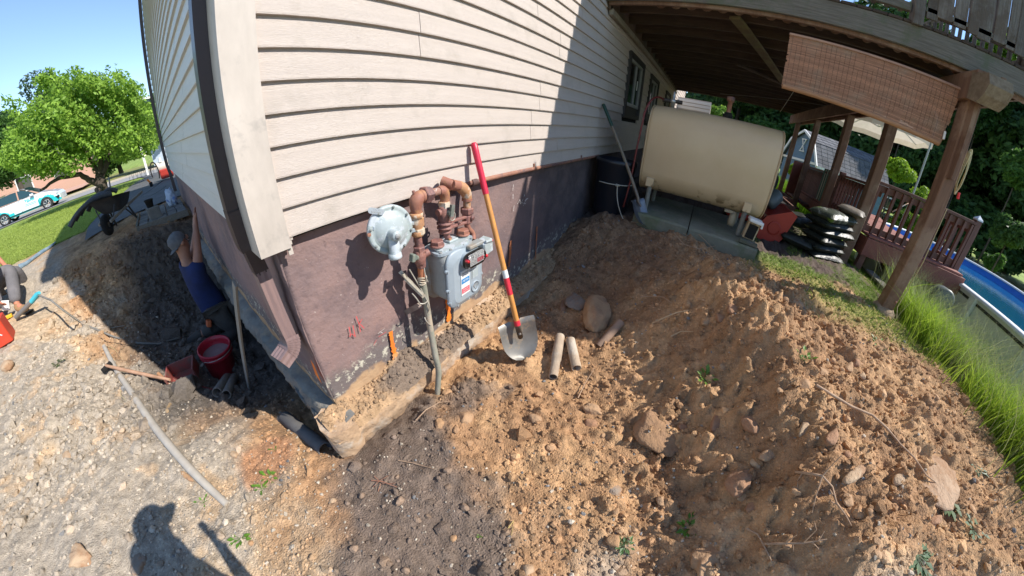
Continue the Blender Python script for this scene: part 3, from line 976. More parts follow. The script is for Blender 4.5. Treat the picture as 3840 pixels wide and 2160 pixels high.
for pp in ([(1926, 692), (1923, 716)], [(1924, 728), (1924, 746)], [(1928, 770), (1926, 792)], [(1940, 765), (1950, 748), (1952, 766), (1962, 746)], [(1962, 772), (1975, 744)], [(1968, 752), (1980, 744)], [(1956, 760), (1972, 764)], [(1965, 738), (1968, 728)]):
    strokepx(pp, .004, m_wchalk, .5)
# orange mark on the side wall near the corner
o_ = MB(); o_.add([(.028, .03, -.62), (.028, .055, -.60), (.027, .08, -.72), (.027, .04, -.76)], [(0, 1, 2, 3)]); o_.obj('paint_mark', m_orange_paint, house)
# gas line entering: long iron pipe under the siding
gl = thing('gas_line', 'thin rusty iron pipe running under the lowest siding board', 'pipe')
pts = [(.93, .0, -.012)] + [(x_, -.012 + .004 * math.sin(x_ * 3), -.010 + .003 * math.sin(x_ * 2)) for x_ in (1.2, 1.5, 2.0, 2.5, 3.0, 3.4, 3.5)]
MB().tube(pts, .0165, 12).obj('pipe', m_rust, gl)
MB().tube([(1.16, -.012, -.011), (1.205, -.012, -.011)], .0235, 12).obj('coupling', mat('dark_iron', (.09, .05, .045), rough=.7, bump=.3), gl)
for x_ in (1.9, 2.9): MB().box((x_, .0, .004), (.02, .05, .05)).obj('pipe_strap', m_rust, gl)
# ================================================================ GAS METER, REGULATOR AND PIPES
YP = -.10
m_red_rust = mat('iron_pipe', (.26, .105, .085), (.33, .150, .095), rough=.6, scale=14, bump=.35, bscale=50, col3=(.42, .22, .10), scale3=10, r3=(.55, .68), spec=.4)
m_fit = mat('iron_fitting', (.21, .095, .085), (.28, .13, .10), rough=.6, scale=18, bump=.4, bscale=60, col3=(.13, .07, .07), scale3=12)
m_ofit = mat('ochre_valve', (.48, .25, .115), (.38, .20, .11), rough=.65, scale=14, bump=.3, col3=(.60, .52, .42), scale3=8, r3=(.52, .6))
m_grey = mat('grey_enamel', (.275, .325, .36), (.315, .365, .405), rough=.42, scale=6, bump=.12, bscale=60, col3=(.35, .34, .30), scale3=7, r3=(.56, .7), spec=.5)
m_grey2 = mat('grey_green_enamel', (.32, .37, .355), (.36, .41, .42), rough=.45, scale=9, bump=.15, bscale=70, col3=(.46, .50, .53), scale3=13, r3=(.52, .55))
m_body = mat('meter_body_grey', (.25, .26, .25), (.30, .305, .30), rough=.6, scale=9, bump=.3, bscale=40, col3=(.27, .225, .17), scale3=5)
m_paper = mat('pale_label', (.66, .67, .66), rough=.5)
m_redp = mat('red_plastic', (.62, .02, .03), rough=.4)
m_blue = mat('blue_print', (.03, .22, .50), rough=.5)
m_pink = mat('red_print', (.62, .10, .13), rough=.5)
m_black = mat('black_print', (.01, .01, .01), rough=.6)
m_clear = mat('clear_cover', (.9, .9, .9), rough=.05, trans=1.0)
m_wire = mat('wire', (.45, .42, .36), rough=.5, metal=.4)


def g3(px, py, y=YP): return at(px, py, y=y)


def arc(p0, p1, p2, n=8):
    p0, p1, p2 = Vector(p0), Vector(p1), Vector(p2)
    return [p0 * (1 - t) ** 2 + p1 * 2 * t * (1 - t) + p2 * t * t for t in [i / n for i in range(n + 1)]]


def hexnut(mb, c, ax, r, h, n=6, mi=0):
    c = Vector(c); ax = Vector(ax).normalized()
    mb.lathe([(1e-4, -h / 2), (r * .9, -h / 2), (r, -h / 2 + h * .12), (r, h / 2 - h * .12), (r * .9, h / 2), (1e-4, h / 2)], c, ax, n, mi, smooth=False, start=.4)
    return mb


gp = thing('gas_piping', 'rusty iron gas pipes with elbows, union and valves above the grey meter', 'pipes')
E1 = g3(1556, 742); E1b = g3(1562, 815); U1 = g3(1598, 728); E2 = g3(1668, 716); E2b = g3(1668, 770)
MB().tube(arc(g3(1583, 735), g3(1551, 738), g3(1561, 800)), [.027, .030, .032, .033, .033, .032, .029, .026, .024], 16).obj('elbow', m_red_rust, gp)
MB().tube([g3(1577, 737), g3(1586, 734)], .031, 16).obj('elbow_collar', m_red_rust, gp); MB().tube([g3(1562, 793), g3(1563, 803)], .028, 16).obj('elbow_collar', m_red_rust, gp)
MB().tube([g3(1551, 725), g3(1550, 715)], .007, 8).obj('plug', m_fit, gp)
t = MB(); hexnut(t, g3(1597, 730), (1, 0, -.02), .042, .038); hexnut(t, g3(1611, 727), (1, 0, 0), .034, .02); t.obj('union_nut', m_fit, gp)
MB().tube([g3(1605, 728), g3(1655, 714)], .0195, 14).obj('nipple', mat('peeling_pipe', (.30, .16, .12), (.60, .56, .50), scale=45, ramp=(.5, .56), bump=.4), gp)
MB().tube(arc(g3(1645, 717), g3(1672, 707), g3(1668, 757)), [.023, .026, .028, .028, .028, .027, .026, .025, .024], 14).obj('elbow', m_red_rust, gp)
t = MB(); hexnut(t, g3(1666, 767), (0, 0, 1), .033, .036); t.obj('valve_nut', m_ofit, gp)
vb = MB(); vb.lathe([(.001, -.06), (.026, -.06), (.030, -.04), (.034, -.015), (.036, .01), (.030, .035), (.025, .045), (.001, .045)], g3(1665, 803), (0, 0, 1), 18)
vb.tube([g3(1665, 800) + Vector((-.045, 0, .012)), g3(1665, 800) + Vector((.05, 0, .012))], .018, 12)
vb.obj('valve_body', m_fit, gp)
t = MB(); t.tube([g3(1665, 800) + Vector((.0, -.02, .01)), g3(1665, 800) + Vector((0, -.052, .01))], .014, 10)
t.box(g3(1665, 800) + Vector((.006, -.05, .022)), (.024, .014, .060), Matrix.Rotation(R(12), 3, 'Y'))
t.obj('valve_key', mat('dark_green_metal', (.10, .12, .10), (.2, .2, .18), rough=.5, scale=30), gp)
ring = [g3(1665, 800) + Vector((.016 + .02 * math.cos(a), -.045, -.012 + .022 * math.sin(a))) for a in np.linspace(0, 6.283, 17)]
MB().tube(ring, .0028, 6, caps=False).obj('lock_ring', m_wire, gp)
t = MB(); t.tube([g3(1688, 795) + Vector((.018 * math.cos(a), 0, .014 * math.sin(a))) for a in np.linspace(0, 6.283, 15)], .005, 6, caps=False); t.obj('lug', m_fit, gp)
# header flange: stacked rings on the left, block on the right, two bars between
LF = g3(1668, 845); RF = g3(1750, 820)
t = MB(); t.lathe([(.001, -.042), (.030, -.042), (.036, -.036), (.036, -.030), (.028, -.027), (.028, -.018), (.042, -.014), (.042, -.007), (.030, -.003), (.030, .006), (.043, .010), (.043, .017), (.028, .022), (.027, .05), (.001, .05)], LF, (0, 0, 1), 20)
t.obj('ribbed_flange', m_fit, gp)
for dz in (.017, -.014):
    MB().bar(LF + Vector((.0, -.012, dz)), RF + Vector((0, -.012, dz)), .020, .015, ch=.003).obj('header_bar', m_fit, gp)
MB().box(RF + Vector((0, -.004, 0)), (.050, .046, .055), None, 0, .008).obj('header_block', m_fit, gp)
MB().lathe([(.001, .0), (.013, 0), (.013, .012), (.001, .013)], RF + Vector((.012, -.026, .008)), (0, -1, 0), 12).obj('plug', m_fit, gp)
MB().lathe([(.001, .0), (.006, 0), (.006, .008), (.001, .01)], (LF + RF) / 2 + Vector((.0, -.022, .0)), (0, -1, 0), 8).obj('bolt', m_fit, gp)
# right riser from the line under the siding
MB().tube(arc(g3(1700, 692), g3(1752, 700), g3(1752, 752)), [.024, .026, .029, .032, .032, .031, .029, .027, .024], 16).obj('elbow', m_ofit, gp)
t = MB(); t.tube([g3(1692, 692), g3(1718, 697)], .028, 14); t.obj('tee', m_red_rust, gp)
MB().tube([g3(1683, 690) + Vector((0, .05, .01)), g3(1697, 693)], .026, 14).obj('elbow_collar', m_red_rust, gp); MB().tube([g3(1751, 744), g3(1751, 752)], .029, 16).obj('elbow_collar', m_red_rust, gp)
tt_ = MB()
for i in range(7):
    a = g3(1751, 753).lerp(g3(1751, 782), i / 7); b = g3(1751, 753).lerp(g3(1751, 782), (i + .5) / 7)
    tt_.tube([a, b], .0215, 14)
tt_.tube([g3(1751, 752), g3(1751, 784)], .0205, 14)
tt_.obj('threaded_nipple', m_ofit, gp)
t = MB(); hexnut(t, g3(1751, 790), (0, 0, 1), .038, .036); t.obj('union_nut', m_fit, gp)
# s-bends to the meter
MT = {}
t = MB(); t.tube(arc(g3(1670, 862), g3(1672, 885), g3(1681, 893), 5) + arc(g3(1683, 895), g3(1697, 905), g3(1694, 935, -.12), 6)[1:], .0165, 12); t.obj('meter_swivel', m_fit, gp)
t = MB(); t.tube(arc(g3(1750, 836), g3(1752, 852), g3(1760, 862), 5) + arc(g3(1762, 864), g3(1777, 875), g3(1774, 900, -.12), 6)[1:], .0165, 12); t.obj('meter_swivel', m_red_rust, gp)
# left riser: valve body of the regulator, pipe, shut-off cock, then the green riser
t = MB(); t.lathe([(.001, -.055), (.027, -.055), (.030, -.05), (.030, -.030), (.024, -.026), (.028, -.01), (.030, .02), (.026, .035), (.034, .04), (.034, .058), (.026, .06), (.001, .06)], g3(1563, 843), (0, 0, 1), 18)
t.box(g3(1580, 832), (.03, .02, .05), None, 0, .006)
t.obj('regulator_valve_body', m_ofit, gp)
MB().lathe([(.001, -.016), (.031, -.016), (.033, -.012), (.033, .012), (.031, .016), (.001, .016)], g3(1568, 866), (0, 0, 1), 8, smooth=False).obj('hex_collar', mat('pale_hex', (.58, .48, .36), (.40, .32, .24), scale=20), gp)
MB().tube([g3(1564, 872), g3(1572, 928)], .0195, 14).obj('riser_pipe', m_fit, gp)
t = MB(); hexnut(t, g3(1572, 935), (0, 0, 1), .031, .036); t.obj('cock_nut', m_fit, gp)
t = MB(); t.lathe([(.001, -.05), (.020, -.05), (.028, -.03), (.034, 0), (.028, .03), (.022, .04), (.001, .04)], g3(1573, 962), (0, 0, 1), 16)
t.tube([g3(1573, 962) + Vector((.02, 0, .0)), g3(1573, 962) + Vector((.055, -.01, .008))], .019, 12)
t.obj('stop_cock', m_fit, gp)
MB().lathe([(.001, 0), (.013, 0), (.013, .01), (.008, .012), (.007, .006), (.001, .006)], g3(1587, 947, -.118), (0, -1, 0), 12).obj('cap_screw', m_fit, gp)
t = MB(); t.tube([g3(1566, 968), g3(1556, 966, -.135)], .014, 10); t.box(g3(1547, 967, -.135), (.020, .03, .038), Matrix.Rotation(R(15), 3, 'Y'), 0, .003); t.obj('cock_key', mat('green_brass', (.16, .19, .16), (.24, .25, .2), rough=.5, scale=30), gp)
t = MB(); t.lathe([(.001, -.02), (.024, -.02), (.026, .0), (.026, .02), (.001, .02)], g3(1578, 987), (0, 0, 1), 8, smooth=False); t.obj('cock_nut', m_fit, gp)
MB().tube([g3(1577, 995), g3(1583, 1055)], .0175, 12).obj('orange_rust_pipe', mat('bright_rust', (.42, .15, .06), (.28, .11, .07), rough=.85, scale=18, bump=.5), gp)
t = MB()
for i in range(4):
    c_ = g3(1583, 1038 + i * 7); t.tube([c_ + Vector((.022 * math.cos(a), .022 * math.sin(a), .004 * math.sin(2 * a + i))) for a in np.linspace(0, 6.283, 15)], .004, 6, caps=False)
t.obj('wire_wrap', mat('tape_wrap', (.50, .44, .36), (.38, .30, .2), scale=50), gp)
MB().tube(arc(g3(1590, 995, -.115), g3(1593, 1040, -.13), g3(1605, 1057, -.13), 8), .003, 6).obj('wire', m_wire, gp)
m_gpipe = mat('green_grey_pipe', (.205, .215, .165), (.30, .28, .225), rough=.6, scale=12, stretch=(3, 3, 1), bump=.15, col3=(.40, .33, .25), scale3=5)
GR = [g3(1583, 1050), g3(1590, 1085), g3(1600, 1150), g3(1615, 1240, -.115), g3(1632, 1330, -.145)] + arc(g3(1636, 1350, -.155), g3(1648, 1380, -.165), g3(1644, 1420, -.17), 5) + [g3(1640, 1478, -.17), g3(1638, 1510, -.17)]
MB().tube(GR, [.0185] * 4 + [.0195] + [.0185] * 8, 14).obj('green_riser', m_gpipe, gp)
# bracket: bent steel channel tied to the riser
t = MB(); A_ = g3(1510, 1030, -.06); B_ = g3(1580, 1100, -.095)
t.bar(A_, B_, .05, .005); t.bar(A_ + Vector((0, .02, .012)), B_ + Vector((0, .02, .012)), .004, .02); t.bar(A_ + Vector((0, -.02, -.014)), B_ + Vector((0, -.02, -.014)), .004, .022)
t.obj('steel_bracket', mat('cream_bracket', (.50, .46, .38), (.36, .31, .24), rough=.7, scale=20, bump=.2), gp)
t = MB(); t.bar(g3(1573, 1145, -.09), g3(1524, 1170, .03), .022, .03); t.obj('bracket_arm', mat('weathered_arm', (.20, .145, .12), (.3, .24, .2), rough=.9, scale=20), gp)
t = MB()
t.tube(arc(g3(1535, 1010, -.075), g3(1575, 1075, -.10), g3(1603, 1130, -.12), 10) + arc(g3(1605, 1135, -.13), g3(1615, 1155, -.13), g3(1606, 1170, -.12), 5)[1:], .0032, 6)
t.tube(arc(g3(1545, 1100, -.08), g3(1560, 1115, -.09), g3(1577, 1142, -.10), 6), .004, 6)
t.tube(arc(g3(1575, 1138, -.125), g3(1592, 1144, -.145), g3(1604, 1128, -.12), 6), .0035, 6)
t.tube(arc(g3(1592, 1190, -.115), g3(1600, 1215, -.14), g3(1622, 1223, -.12), 6), .0032, 6)
t.obj('tie_wire', m_wire, gp)

# regulator
rg = thing('gas_regulator', 'round pale grey gas regulator with peeling paint beside the orange valve', 'gas regulator')
RC = Vector((.497, -.105, -.082)); NX = Vector((-.16, -1, .10)).normalized(); RR = .107


def disc(rr, hh, name, material, c=RC, n=40, sm=True, parent=rg):
    return MB().lathe([(r_, h_) for r_, h_ in zip(rr, hh)], c, NX, n, 0, sm).obj(name, material, parent)


disc([.001, .06, .088, .104, RR, RR, .104, .001], [-.035, -.034, -.02, -.008, -.006, -.001, .001, .001], 'back_shell', m_grey2)
disc([.001, .10, RR + .002, RR + .002, .100, .092, .084, .076, .05, .02, .001], [.002, .002, .004, .012, .016, .016, .013, .024, .036, .042, .042], 'front_shell', m_grey2)
sx_ = NX.cross(Vector((0, 0, 1))).normalized(); sz_ = sx_.cross(NX)
for k in range(8):
    a = k * math.pi / 4 + .25; p = RC + (sx_ * math.cos(a) + sz_ * math.sin(a)) * .0985 + NX * .016
    q = MB(); q.lathe([(.0068, 0), (.0068, .004), (.004, .0045), (.004, .009), (.001, .0095)], p, NX, 6, smooth=False); q.obj('bolt', mat('bolt', (.22, .24, .23), rough=.5) if k == 0 else bpy.data.materials['bolt'], rg)
bc = RC + NX * .04 + sx_ * .012 - sz_ * .012
disc([.024, .022, .021, .001], [0, .045, .05, .05], 'bonnet_cap', m_grey2, c=bc, n=20)
disc([.012, .012, .001], [.05, .054, .055], 'cap_slot', m_body, c=bc, n=16)
# vent leg turned down
q = MB(); q.tube([bc + NX * .0 - sz_ * .0, bc - sz_ * .05 + NX * .012 + sx_ * .004, bc - sz_ * .085 + NX * .014 + sx_ * .01], [.020, .025, .023], 16); q.lathe([(.024, 0), (.028, .0), (.030, .02), (.027, .026), (.001, .026)], bc - sz_ * .078 + NX * .014 + sx_ * .009, -sz_, 20); q.obj('vent', m_grey2, rg)
q = MB(); q.prism([bc - sx_ * .018, bc - sx_ * .03 - sz_ * .085, bc - sx_ * .005 - sz_ * .09, bc + NX * .03 - sz_ * .03], -sx_ * .002, sx_ * .002); q.obj('web', m_grey2, rg)
q = MB(); q.prism([bc - sx_ * .02 + NX * .004, bc - sx_ * .052 + sz_ * .008 - NX * .002, bc - sx_ * .02 + NX * .016], -sz_ * .002, sz_ * .002); q.obj('web', m_grey2, rg)
q = MB(); q.bar(RC + sx_ * .085 + sz_ * .03 + NX * .004, g3(1566, 833) , .03, .018, ch=.003); q.bar(RC + sx_ * .09 - sz_ * .02, g3(1566, 858), .028, .02, ch=.003); q.obj('mounting_arm', m_grey, rg)
MB().lathe([(.001, 0), (.009, 0), (.009, .006), (.001, .007)], RC + sx_ * .105 + sz_ * .008 + NX * .014, NX, 6, smooth=False).obj('arm_bolt', m_rust, rg)
# dog-tag on the rim with stamped writing
TA = RC + sx_ * .035 + sz_ * .088 + NX * .022; dirt_ = (sx_ * .93 + sz_ * .36).normalized(); dn_ = dirt_.cross(NX).normalized()
q = MB(); poly = []
for k in range(9): a = math.pi / 2 + math.pi * k / 8; poly.append(TA + dirt_ * (.012 * math.cos(a)) + dn_ * .0125 * math.sin(a))
for k in range(9): a = -math.pi / 2 + math.pi * k / 8; poly.append(TA + dirt_ * (.050 + .012 * math.cos(a)) + dn_ * .0125 * math.sin(a))
q.prism(poly, (0, 0, 0), NX * .0018); q.obj('tag', mat('aluminium_tag', (.55, .60, .66), rough=.35, metal=.5), rg)


def textobj(s, loc, xdir, ydir, size, material, parent, name='lettering', align='CENTER', ext=.0003, bold=0.0):
    cu = bpy.data.curves.new(name, 'FONT'); cu.body = s; cu.size = size; cu.extrude = ext; cu.align_x = align; cu.align_y = 'CENTER'; cu.resolution_u = 2
    cu.offset = bold
    ob = bpy.data.objects.new(name, cu); xd = Vector(xdir).normalized(); zd = xd.cross(Vector(ydir)).normalized(); yd = zd.cross(xd)
    C.objects.link(ob)
    bpy.context.view_layer.update()
    me = bpy.data.meshes.new_from_object(ob.evaluated_get(bpy.context.evaluated_depsgraph_get()))
    bpy.data.objects.remove(ob)
    M = Matrix((xd, yd, zd)).transposed().to_4x4(); M.translation = Vector(loc); me.transform(M)
    me.materials.clear(); me.materials.append(material)
    o = bpy.data.objects.new(name, me); C.objects.link(o); o.parent = parent
    return o


textobj('GAS MTR', TA + dirt_ * .026 - dn_ * .004 + NX * .0022, dirt_, -dn_, .011, m_body, rg)
textobj('2  7 0 1', TA + dirt_ * .026 + dn_ * .006 + NX * .0022, dirt_, -dn_, .009, m_body, rg)

# meter
gm = thing('gas_meter', 'grey diaphragm gas meter with dial index hanging before the foundation', 'gas meter')
YF = -.205
MX0, MX1 = .745, 1.0


def rrect(cx, cz, w, h, r, y, n=5, sq=1.0):
    P = []
    for (sx, sz, a0) in ((1, 1, 0), (-1, 1, 90), (-1, -1, 180), (1, -1, 270)):
        for i in range(n + 1):
            a = R(a0 + 90 * i / n); P.append(Vector((cx + sx * (w / 2 - r) + r * math.cos(a), y, cz + sz * (h / 2 - r) + r * math.sin(a))))
    return P


def loft(rings, name, material, parent, smooth=True, caps=True):
    mb = MB(); n = len(rings[0]); vs = [p for r_ in rings for p in r_]
    fs = [(i * n + j, i * n + (j + 1) % n, (i + 1) * n + (j + 1) % n, (i + 1) * n + j) for i in range(len(rings) - 1) for j in range(n)]
    mb.add(vs, fs, 0, smooth)
    if caps: mb.add(rings[0], [tuple(range(n))], 0); mb.add(rings[-1], [tuple(range(n))], 0)
    return mb.obj(name, material, parent)


mcx, mcz = .862, -.440
# central housing
loft([rrect(mcx - .005, -.42, .23, .27, .05, -.055), rrect(mcx - .005, -.42, .245, .29, .05, -.075), rrect(mcx - .005, -.42, .245, .29, .05, -.165), rrect(mcx, -.42, .235, .28, .05, -.18)], 'housing', m_body, gm)
# rear diaphragm cover: round bulge to the back
loft([rrect(mcx - .01, -.455, .14, .14, .07, .018), rrect(mcx - .01, -.455, .21, .22, .10, .005), rrect(mcx - .01, -.452, .265, .28, .10, -.02), rrect(mcx - .01, -.45, .275, .295, .09, -.045), rrect(mcx - .01, -.45, .275, .295, .09, -.06), rrect(mcx - .01, -.45, .23, .25, .09, -.08)], 'rear_cover', m_body, gm)
# front cover: flange and dished face
loft([rrect(mcx + .03, -.450, .282, .335, .065, -.178), rrect(mcx + .03, -.450, .295, .345, .065, -.184), rrect(mcx + .03, -.450, .295, .345, .065, -.193), rrect(mcx + .03, -.450, .278, .33, .06, -.198), rrect(mcx + .03, -.452, .248, .300, .055, -.203), rrect(mcx + .03, -.455, .223, .27, .05, YF - .004)], 'front_cover', m_grey, gm)
for k, (dx, dz) in enumerate([(-.13, .07), (-.13, -.05), (-.125, -.13), (-.07, -.175), (.02, -.175), (.10, -.145), (.135, -.06), (.135, .06), (.12, .14)]):
    q = MB(); q.lathe([(.013, 0), (.014, .008), (.010, .013), (.001, .013)], (mcx + .026 + dx * 1.06, -.183, mcz + dz * .97), (0, -1, 0), 10); q.lathe([(.007, .013), (.007, .019), (.001, .019)], (mcx + .026 + dx * 1.06, -.183, mcz + dz * .97), (0, -1, 0), 6, smooth=False)
    q.obj('cover_bolt', m_grey, gm)
# top cap with scalloped rim and ports
q = MB(); poly = []
for k in range(40):
    a = 2 * math.pi * k / 40
    rx = .148 + .010 * math.cos(5 * a + .6); ry = .088 + .008 * math.cos(5 * a)
    poly.append((mcx + .005 + rx * math.copysign(abs(math.cos(a)) ** .75, math.cos(a)), -.108 + ry * math.copysign(abs(math.sin(a)) ** .75, math.sin(a)), -.287))
q.prism(poly, (0, 0, 0), (0, 0, .014)); q.obj('top_cover', m_grey, gm)
q = MB(); q.prism([(mcx + (x_ - mcx) * .86, -.108 + (y_ + .108) * .84, z_ + .014) for x_, y_, z_ in poly], (0, 0, 0), (0, 0, .010)); q.obj('top_cover_step', m_grey2, gm)
for dx in (-.095, .105):
    q = MB(); q.lathe([(.030, 0), (.030, .012), (.022, .018), (.022, .03), (.001, .03)], (mcx + dx, -.115, -.263), (0, 0, 1), 18); q.obj('port', m_body, gm)
    q = MB(); hexnut(q, (mcx + dx, -.115, -.235), (0, 0, 1), .035, .026); q.lathe([(.037, -.018), (.038, -.010), (.030, -.008)], (mcx + dx, -.115, -.235), (0, 0, 1), 18); q.obj('port_nut', m_fit if dx < 0 else m_red_rust, gm)
q = MB(); q.box((mcx + .015, -.108, -.256), (.072, .05, .014), None, 0, .004); q.obj('top_plate', m_grey2, gm)
MB().lathe([(.009, 0), (.008, .008), (.001, .008)], (mcx - .005, -.12, -.249), (0, 0, 1), 6, smooth=False).obj('top_bolt', m_ofit, gm)
for (dx, dy) in ((-.12, -.06), (-.06, -.072), (.03, -.078), (.12, -.06), (.135, .0)):
    MB().lathe([(.008, 0), (.008, .006), (.001, .007)], (mcx + dx, -.108 + dy * .93, -.273), (0, 0, 1), 6, smooth=False).obj('top_bolt', m_body, gm)
# index: rounded box with clear window
ix0, ix1, iz0, iz1 = .835, 1.0, -.385, -.305
icx, icz = (ix0 + ix1) / 2, (iz0 + iz1) / 2
loft([rrect(icx, icz, ix1 - ix0, iz1 - iz0, .038, -.19), rrect(icx, icz, ix1 - ix0, iz1 - iz0, .038, -.232)], 'index_box', m_grey, gm)
loft([rrect(icx, icz, ix1 - ix0 + .008, iz1 - iz0 + .008, .042, -.228), rrect(icx, icz, ix1 - ix0 + .008, iz1 - iz0 + .008, .042, -.236)], 'gasket', m_dark, gm)
MB().box((icx + .008, -.239, icz), (.118, .003, .058)).obj('dial_plate', m_paper, gm)
MB().box((icx + .035, -.2412, icz - .010), (.055, .001, .024)).obj('red_label', m_pink, gm)
textobj('0 0 2 0', (icx + .028, -.2417, icz - .006), (1, 0, 0), (0, 0, 1), .010, m_paper, gm)
textobj('CUBIC FEET', (icx + .034, -.2417, icz - .016), (1, 0, 0), (0, 0, 1), .007, m_paper, gm)
for k in range(4):
    q = MB(); cc = Vector((icx - .03 + .026 * k, -.2408, icz + .016))
    q.lathe([(.0085, 0), (.0085, .0006), (.0074, .0006)], cc, (0, -1, 0), 14); q.bar(cc + Vector((0, -.001, 0)), cc + Vector((.006 * math.cos(k * 2.2), -.001, .006 * math.sin(k * 2.2 + 1))), .0018, .0006, up=(0, 1, 0)); q.obj('dial', m_black, gm)
for k in range(2):
    q = MB(); q.lathe([(.0085, 0), (.0085, .0006), (.0074, .0006)], (icx - .033 + .022 * k, -.2408, icz - .014), (0, -1, 0), 14); q.obj('dial', m_black, gm)
loft([rrect(icx, icz, ix1 - ix0, iz1 - iz0, .036, -.234), rrect(icx, icz, ix1 - ix0 - .004, iz1 - iz0 - .004, .035, -.256), rrect(icx, icz, ix1 - ix0 - .016, iz1 - iz0 - .016, .030, -.260)], 'clear_cover', m_clear, gm)
for (x_, z_) in ((ix0 + .012, icz + .012), (ix1 + .004, icz - .012)):
    MB().lathe([(.009, 0), (.009, .02), (.004, .023), (.001, .023)], (x_, -.238, z_), (0, -1, 0), 12).obj('red_screw', m_redp, gm)
# transmitter module on the right
q = MB(); q.box((1.045, -.205, -.325), (.085, .07, .085), Matrix.Rotation(R(-8), 3, 'Y'), 0, .008); q.obj('transmitter', m_grey2, gm)
MB().tube([(1.01, -.24, -.281), (1.065, -.24, -.288)], .008, 10).obj('transmitter_hinge', m_grey2, gm)
MB().lathe([(.006, 0), (.006, .004), (.001, .004)], (1.07, -.241, -.29), (0, -1, 0), 10).obj('red_button', m_redp, gm)
MB().box((.955, -.203, -.285), (.12, .05, .02), None, 0, .004).obj('index_roof', m_body, gm)
# printed labels on the front
MB().box((.868, YF - .006, -.478), (.072, .003, .150)).obj('name_plate', m_paper, gm)
MB().box((.868, YF - .0082, -.465), (.064, .001, .030)).obj('blue_band', m_blue, gm)
textobj('METER', (.868, YF - .009, -.465), (1, 0, 0), (0, 0, 1), .017, m_paper, gm)
MB().box((.868, YF - .0082, -.525), (.064, .001, .032)).obj('red_band', m_pink, gm)
textobj('MAX 5 PSI', (.868, YF - .009, -.519), (1, 0, 0), (0, 0, 1), .010, m_paper, gm)
textobj('CAUTION', (.868, YF - .009, -.532), (1, 0, 0), (0, 0, 1), .010, m_paper, gm)
for k, s_ in enumerate(['25 LT HS 275', 'SEE MANUAL']): textobj(s_, (.868, YF - .009, -.418 - .014 * k), (1, 0, 0), (0, 0, 1), .009, m_black, gm)
MB().box((.925, YF - .004, -.43), (.002, .001, .12)).obj('casting_line', m_body, gm)
MB().box((.955, YF - .0055, -.450), (.05, .002, .07)).obj('plain_plate', m_grey2, gm)
q = MB(); q.lathe([(.036, 0), (.036, .005), (.031, .007), (.030, .004), (.001, .004)], (.955, YF - .004, -.545), (0, -1, 0), 28); q.obj('emblem_disc', m_grey, gm)
q = MB()
for a, b in (((-.02, .012), (.02, .012)), ((-.02, .012), (0, -.02)), ((.02, .012), (0, -.02))):
    q.bar((.955 + a[0], YF - .009, -.545 + a[1]), (.955 + b[0], YF - .009, -.545 + b[1]), .002, .002, up=(0, 1, 0))
q.obj('emblem_triangle', m_body, gm)
# ================================================================ DECK OVER THE YARD
m_dwood = mat('old_stained_wood', (.105, .062, .042), (.16, .095, .062), rough=.85, scale=5, stretch=(8, 1, 8), bump=.5, bscale=14, col3=(.055, .05, .03), scale3=2.2, obj_var=.15)
m_post = mat('post_wood', (.21, .115, .070), (.145, .078, .050), rough=.85, scale=4, stretch=(9, 9, .8), bump=.6, bscale=12, col3=(.26, .17, .115), scale3=3, obj_var=.12)
m_gwood_y = mat('silver_grey_wood', (.175, .162, .140), (.105, .092, .076), rough=.9, scale=5, stretch=(10, .7, 14), bump=.9, bscale=12, col3=(.10, .11, .07), scale3=3, obj_var=.12)
m_gwood_z = mat('silver_grey_board', (.165, .150, .135), (.098, .084, .074), rough=.9, scale=5, stretch=(10, 12, .7), bump=.9, bscale=12, col3=(.09, .07, .055), scale3=4, obj_var=.25)
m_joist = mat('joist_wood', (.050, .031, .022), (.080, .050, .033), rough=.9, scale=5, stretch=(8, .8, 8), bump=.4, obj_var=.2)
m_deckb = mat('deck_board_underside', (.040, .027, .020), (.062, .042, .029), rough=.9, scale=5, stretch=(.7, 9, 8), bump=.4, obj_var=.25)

deck = thing('deck', 'raised weathered wooden deck on brown posts beside the house', 'deck')
XD, YO, ZB, ZT = 3.2, -4.15, 1.69, 1.885
XF = 10.3


def plank(a, b, w, h, material, name='board', parent=None, up=(0, 0, 1), ch=.004):
    return MB().bar(a, b, w, h, up=up, ch=ch).obj(name, material, parent)


# outer fascia facing the camera, rim joist behind it
plank((XD, -.02, (ZB + ZT) / 2 - .002), (XD, YO - .45, (ZB + ZT) / 2 - .002), .038, ZT - ZB + .01, m_gwood_y, 'fascia_board', deck)
plank((XD + .045, -.04, ZB + .06), (XD + .045, YO, ZB + .06), .04, .20, m_post, 'rim_joist', deck)
plank((XD + .09, -.04, ZB + .085), (XD + .09, YO, ZB + .085), .04, .18, m_dwood, 'rim_joist', deck)
# scalloped valance hanging behind the rim
for k in range(24):
    y_ = -.55 - .15 * k
    q = MB(); poly = [(XD + .125, y_ + .045 * math.cos(a), ZB - .005 + .03 * math.sin(a)) for a in np.linspace(math.pi, 2 * math.pi, 7)] + [(XD + .125, y_ + .045, ZB + .04), (XD + .125, y_ - .045, ZB + .04)]
    q.prism(poly, (0, 0, 0), (.015, 0, 0)); q.obj('valance_tooth', m_post, deck)
plank((3.25, -.03, ZB + .05), (XF, -.03, ZB + .05), .04, .24, m_dwood, 'ledger', deck)
MB().box((6.8, -.045, 1.60), (7.0, .05, .07), None, 0, .006).obj('ledger_trim', mat('cream_trim', (.30, .26, .20), (.2, .17, .13), rough=.7, scale=8), deck)
MB().box((3.30, -.035, 1.66), (.05, .03, .06)).obj('trim_end', m_dark, deck)
for k in range(17):
    x_ = XD + .42 + .41 * k
    plank((x_, -.05, (ZB + ZT) / 2 - .005), (x_, YO, (ZB + ZT) / 2 - .005), .04, .18, m_joist, 'joist', deck)
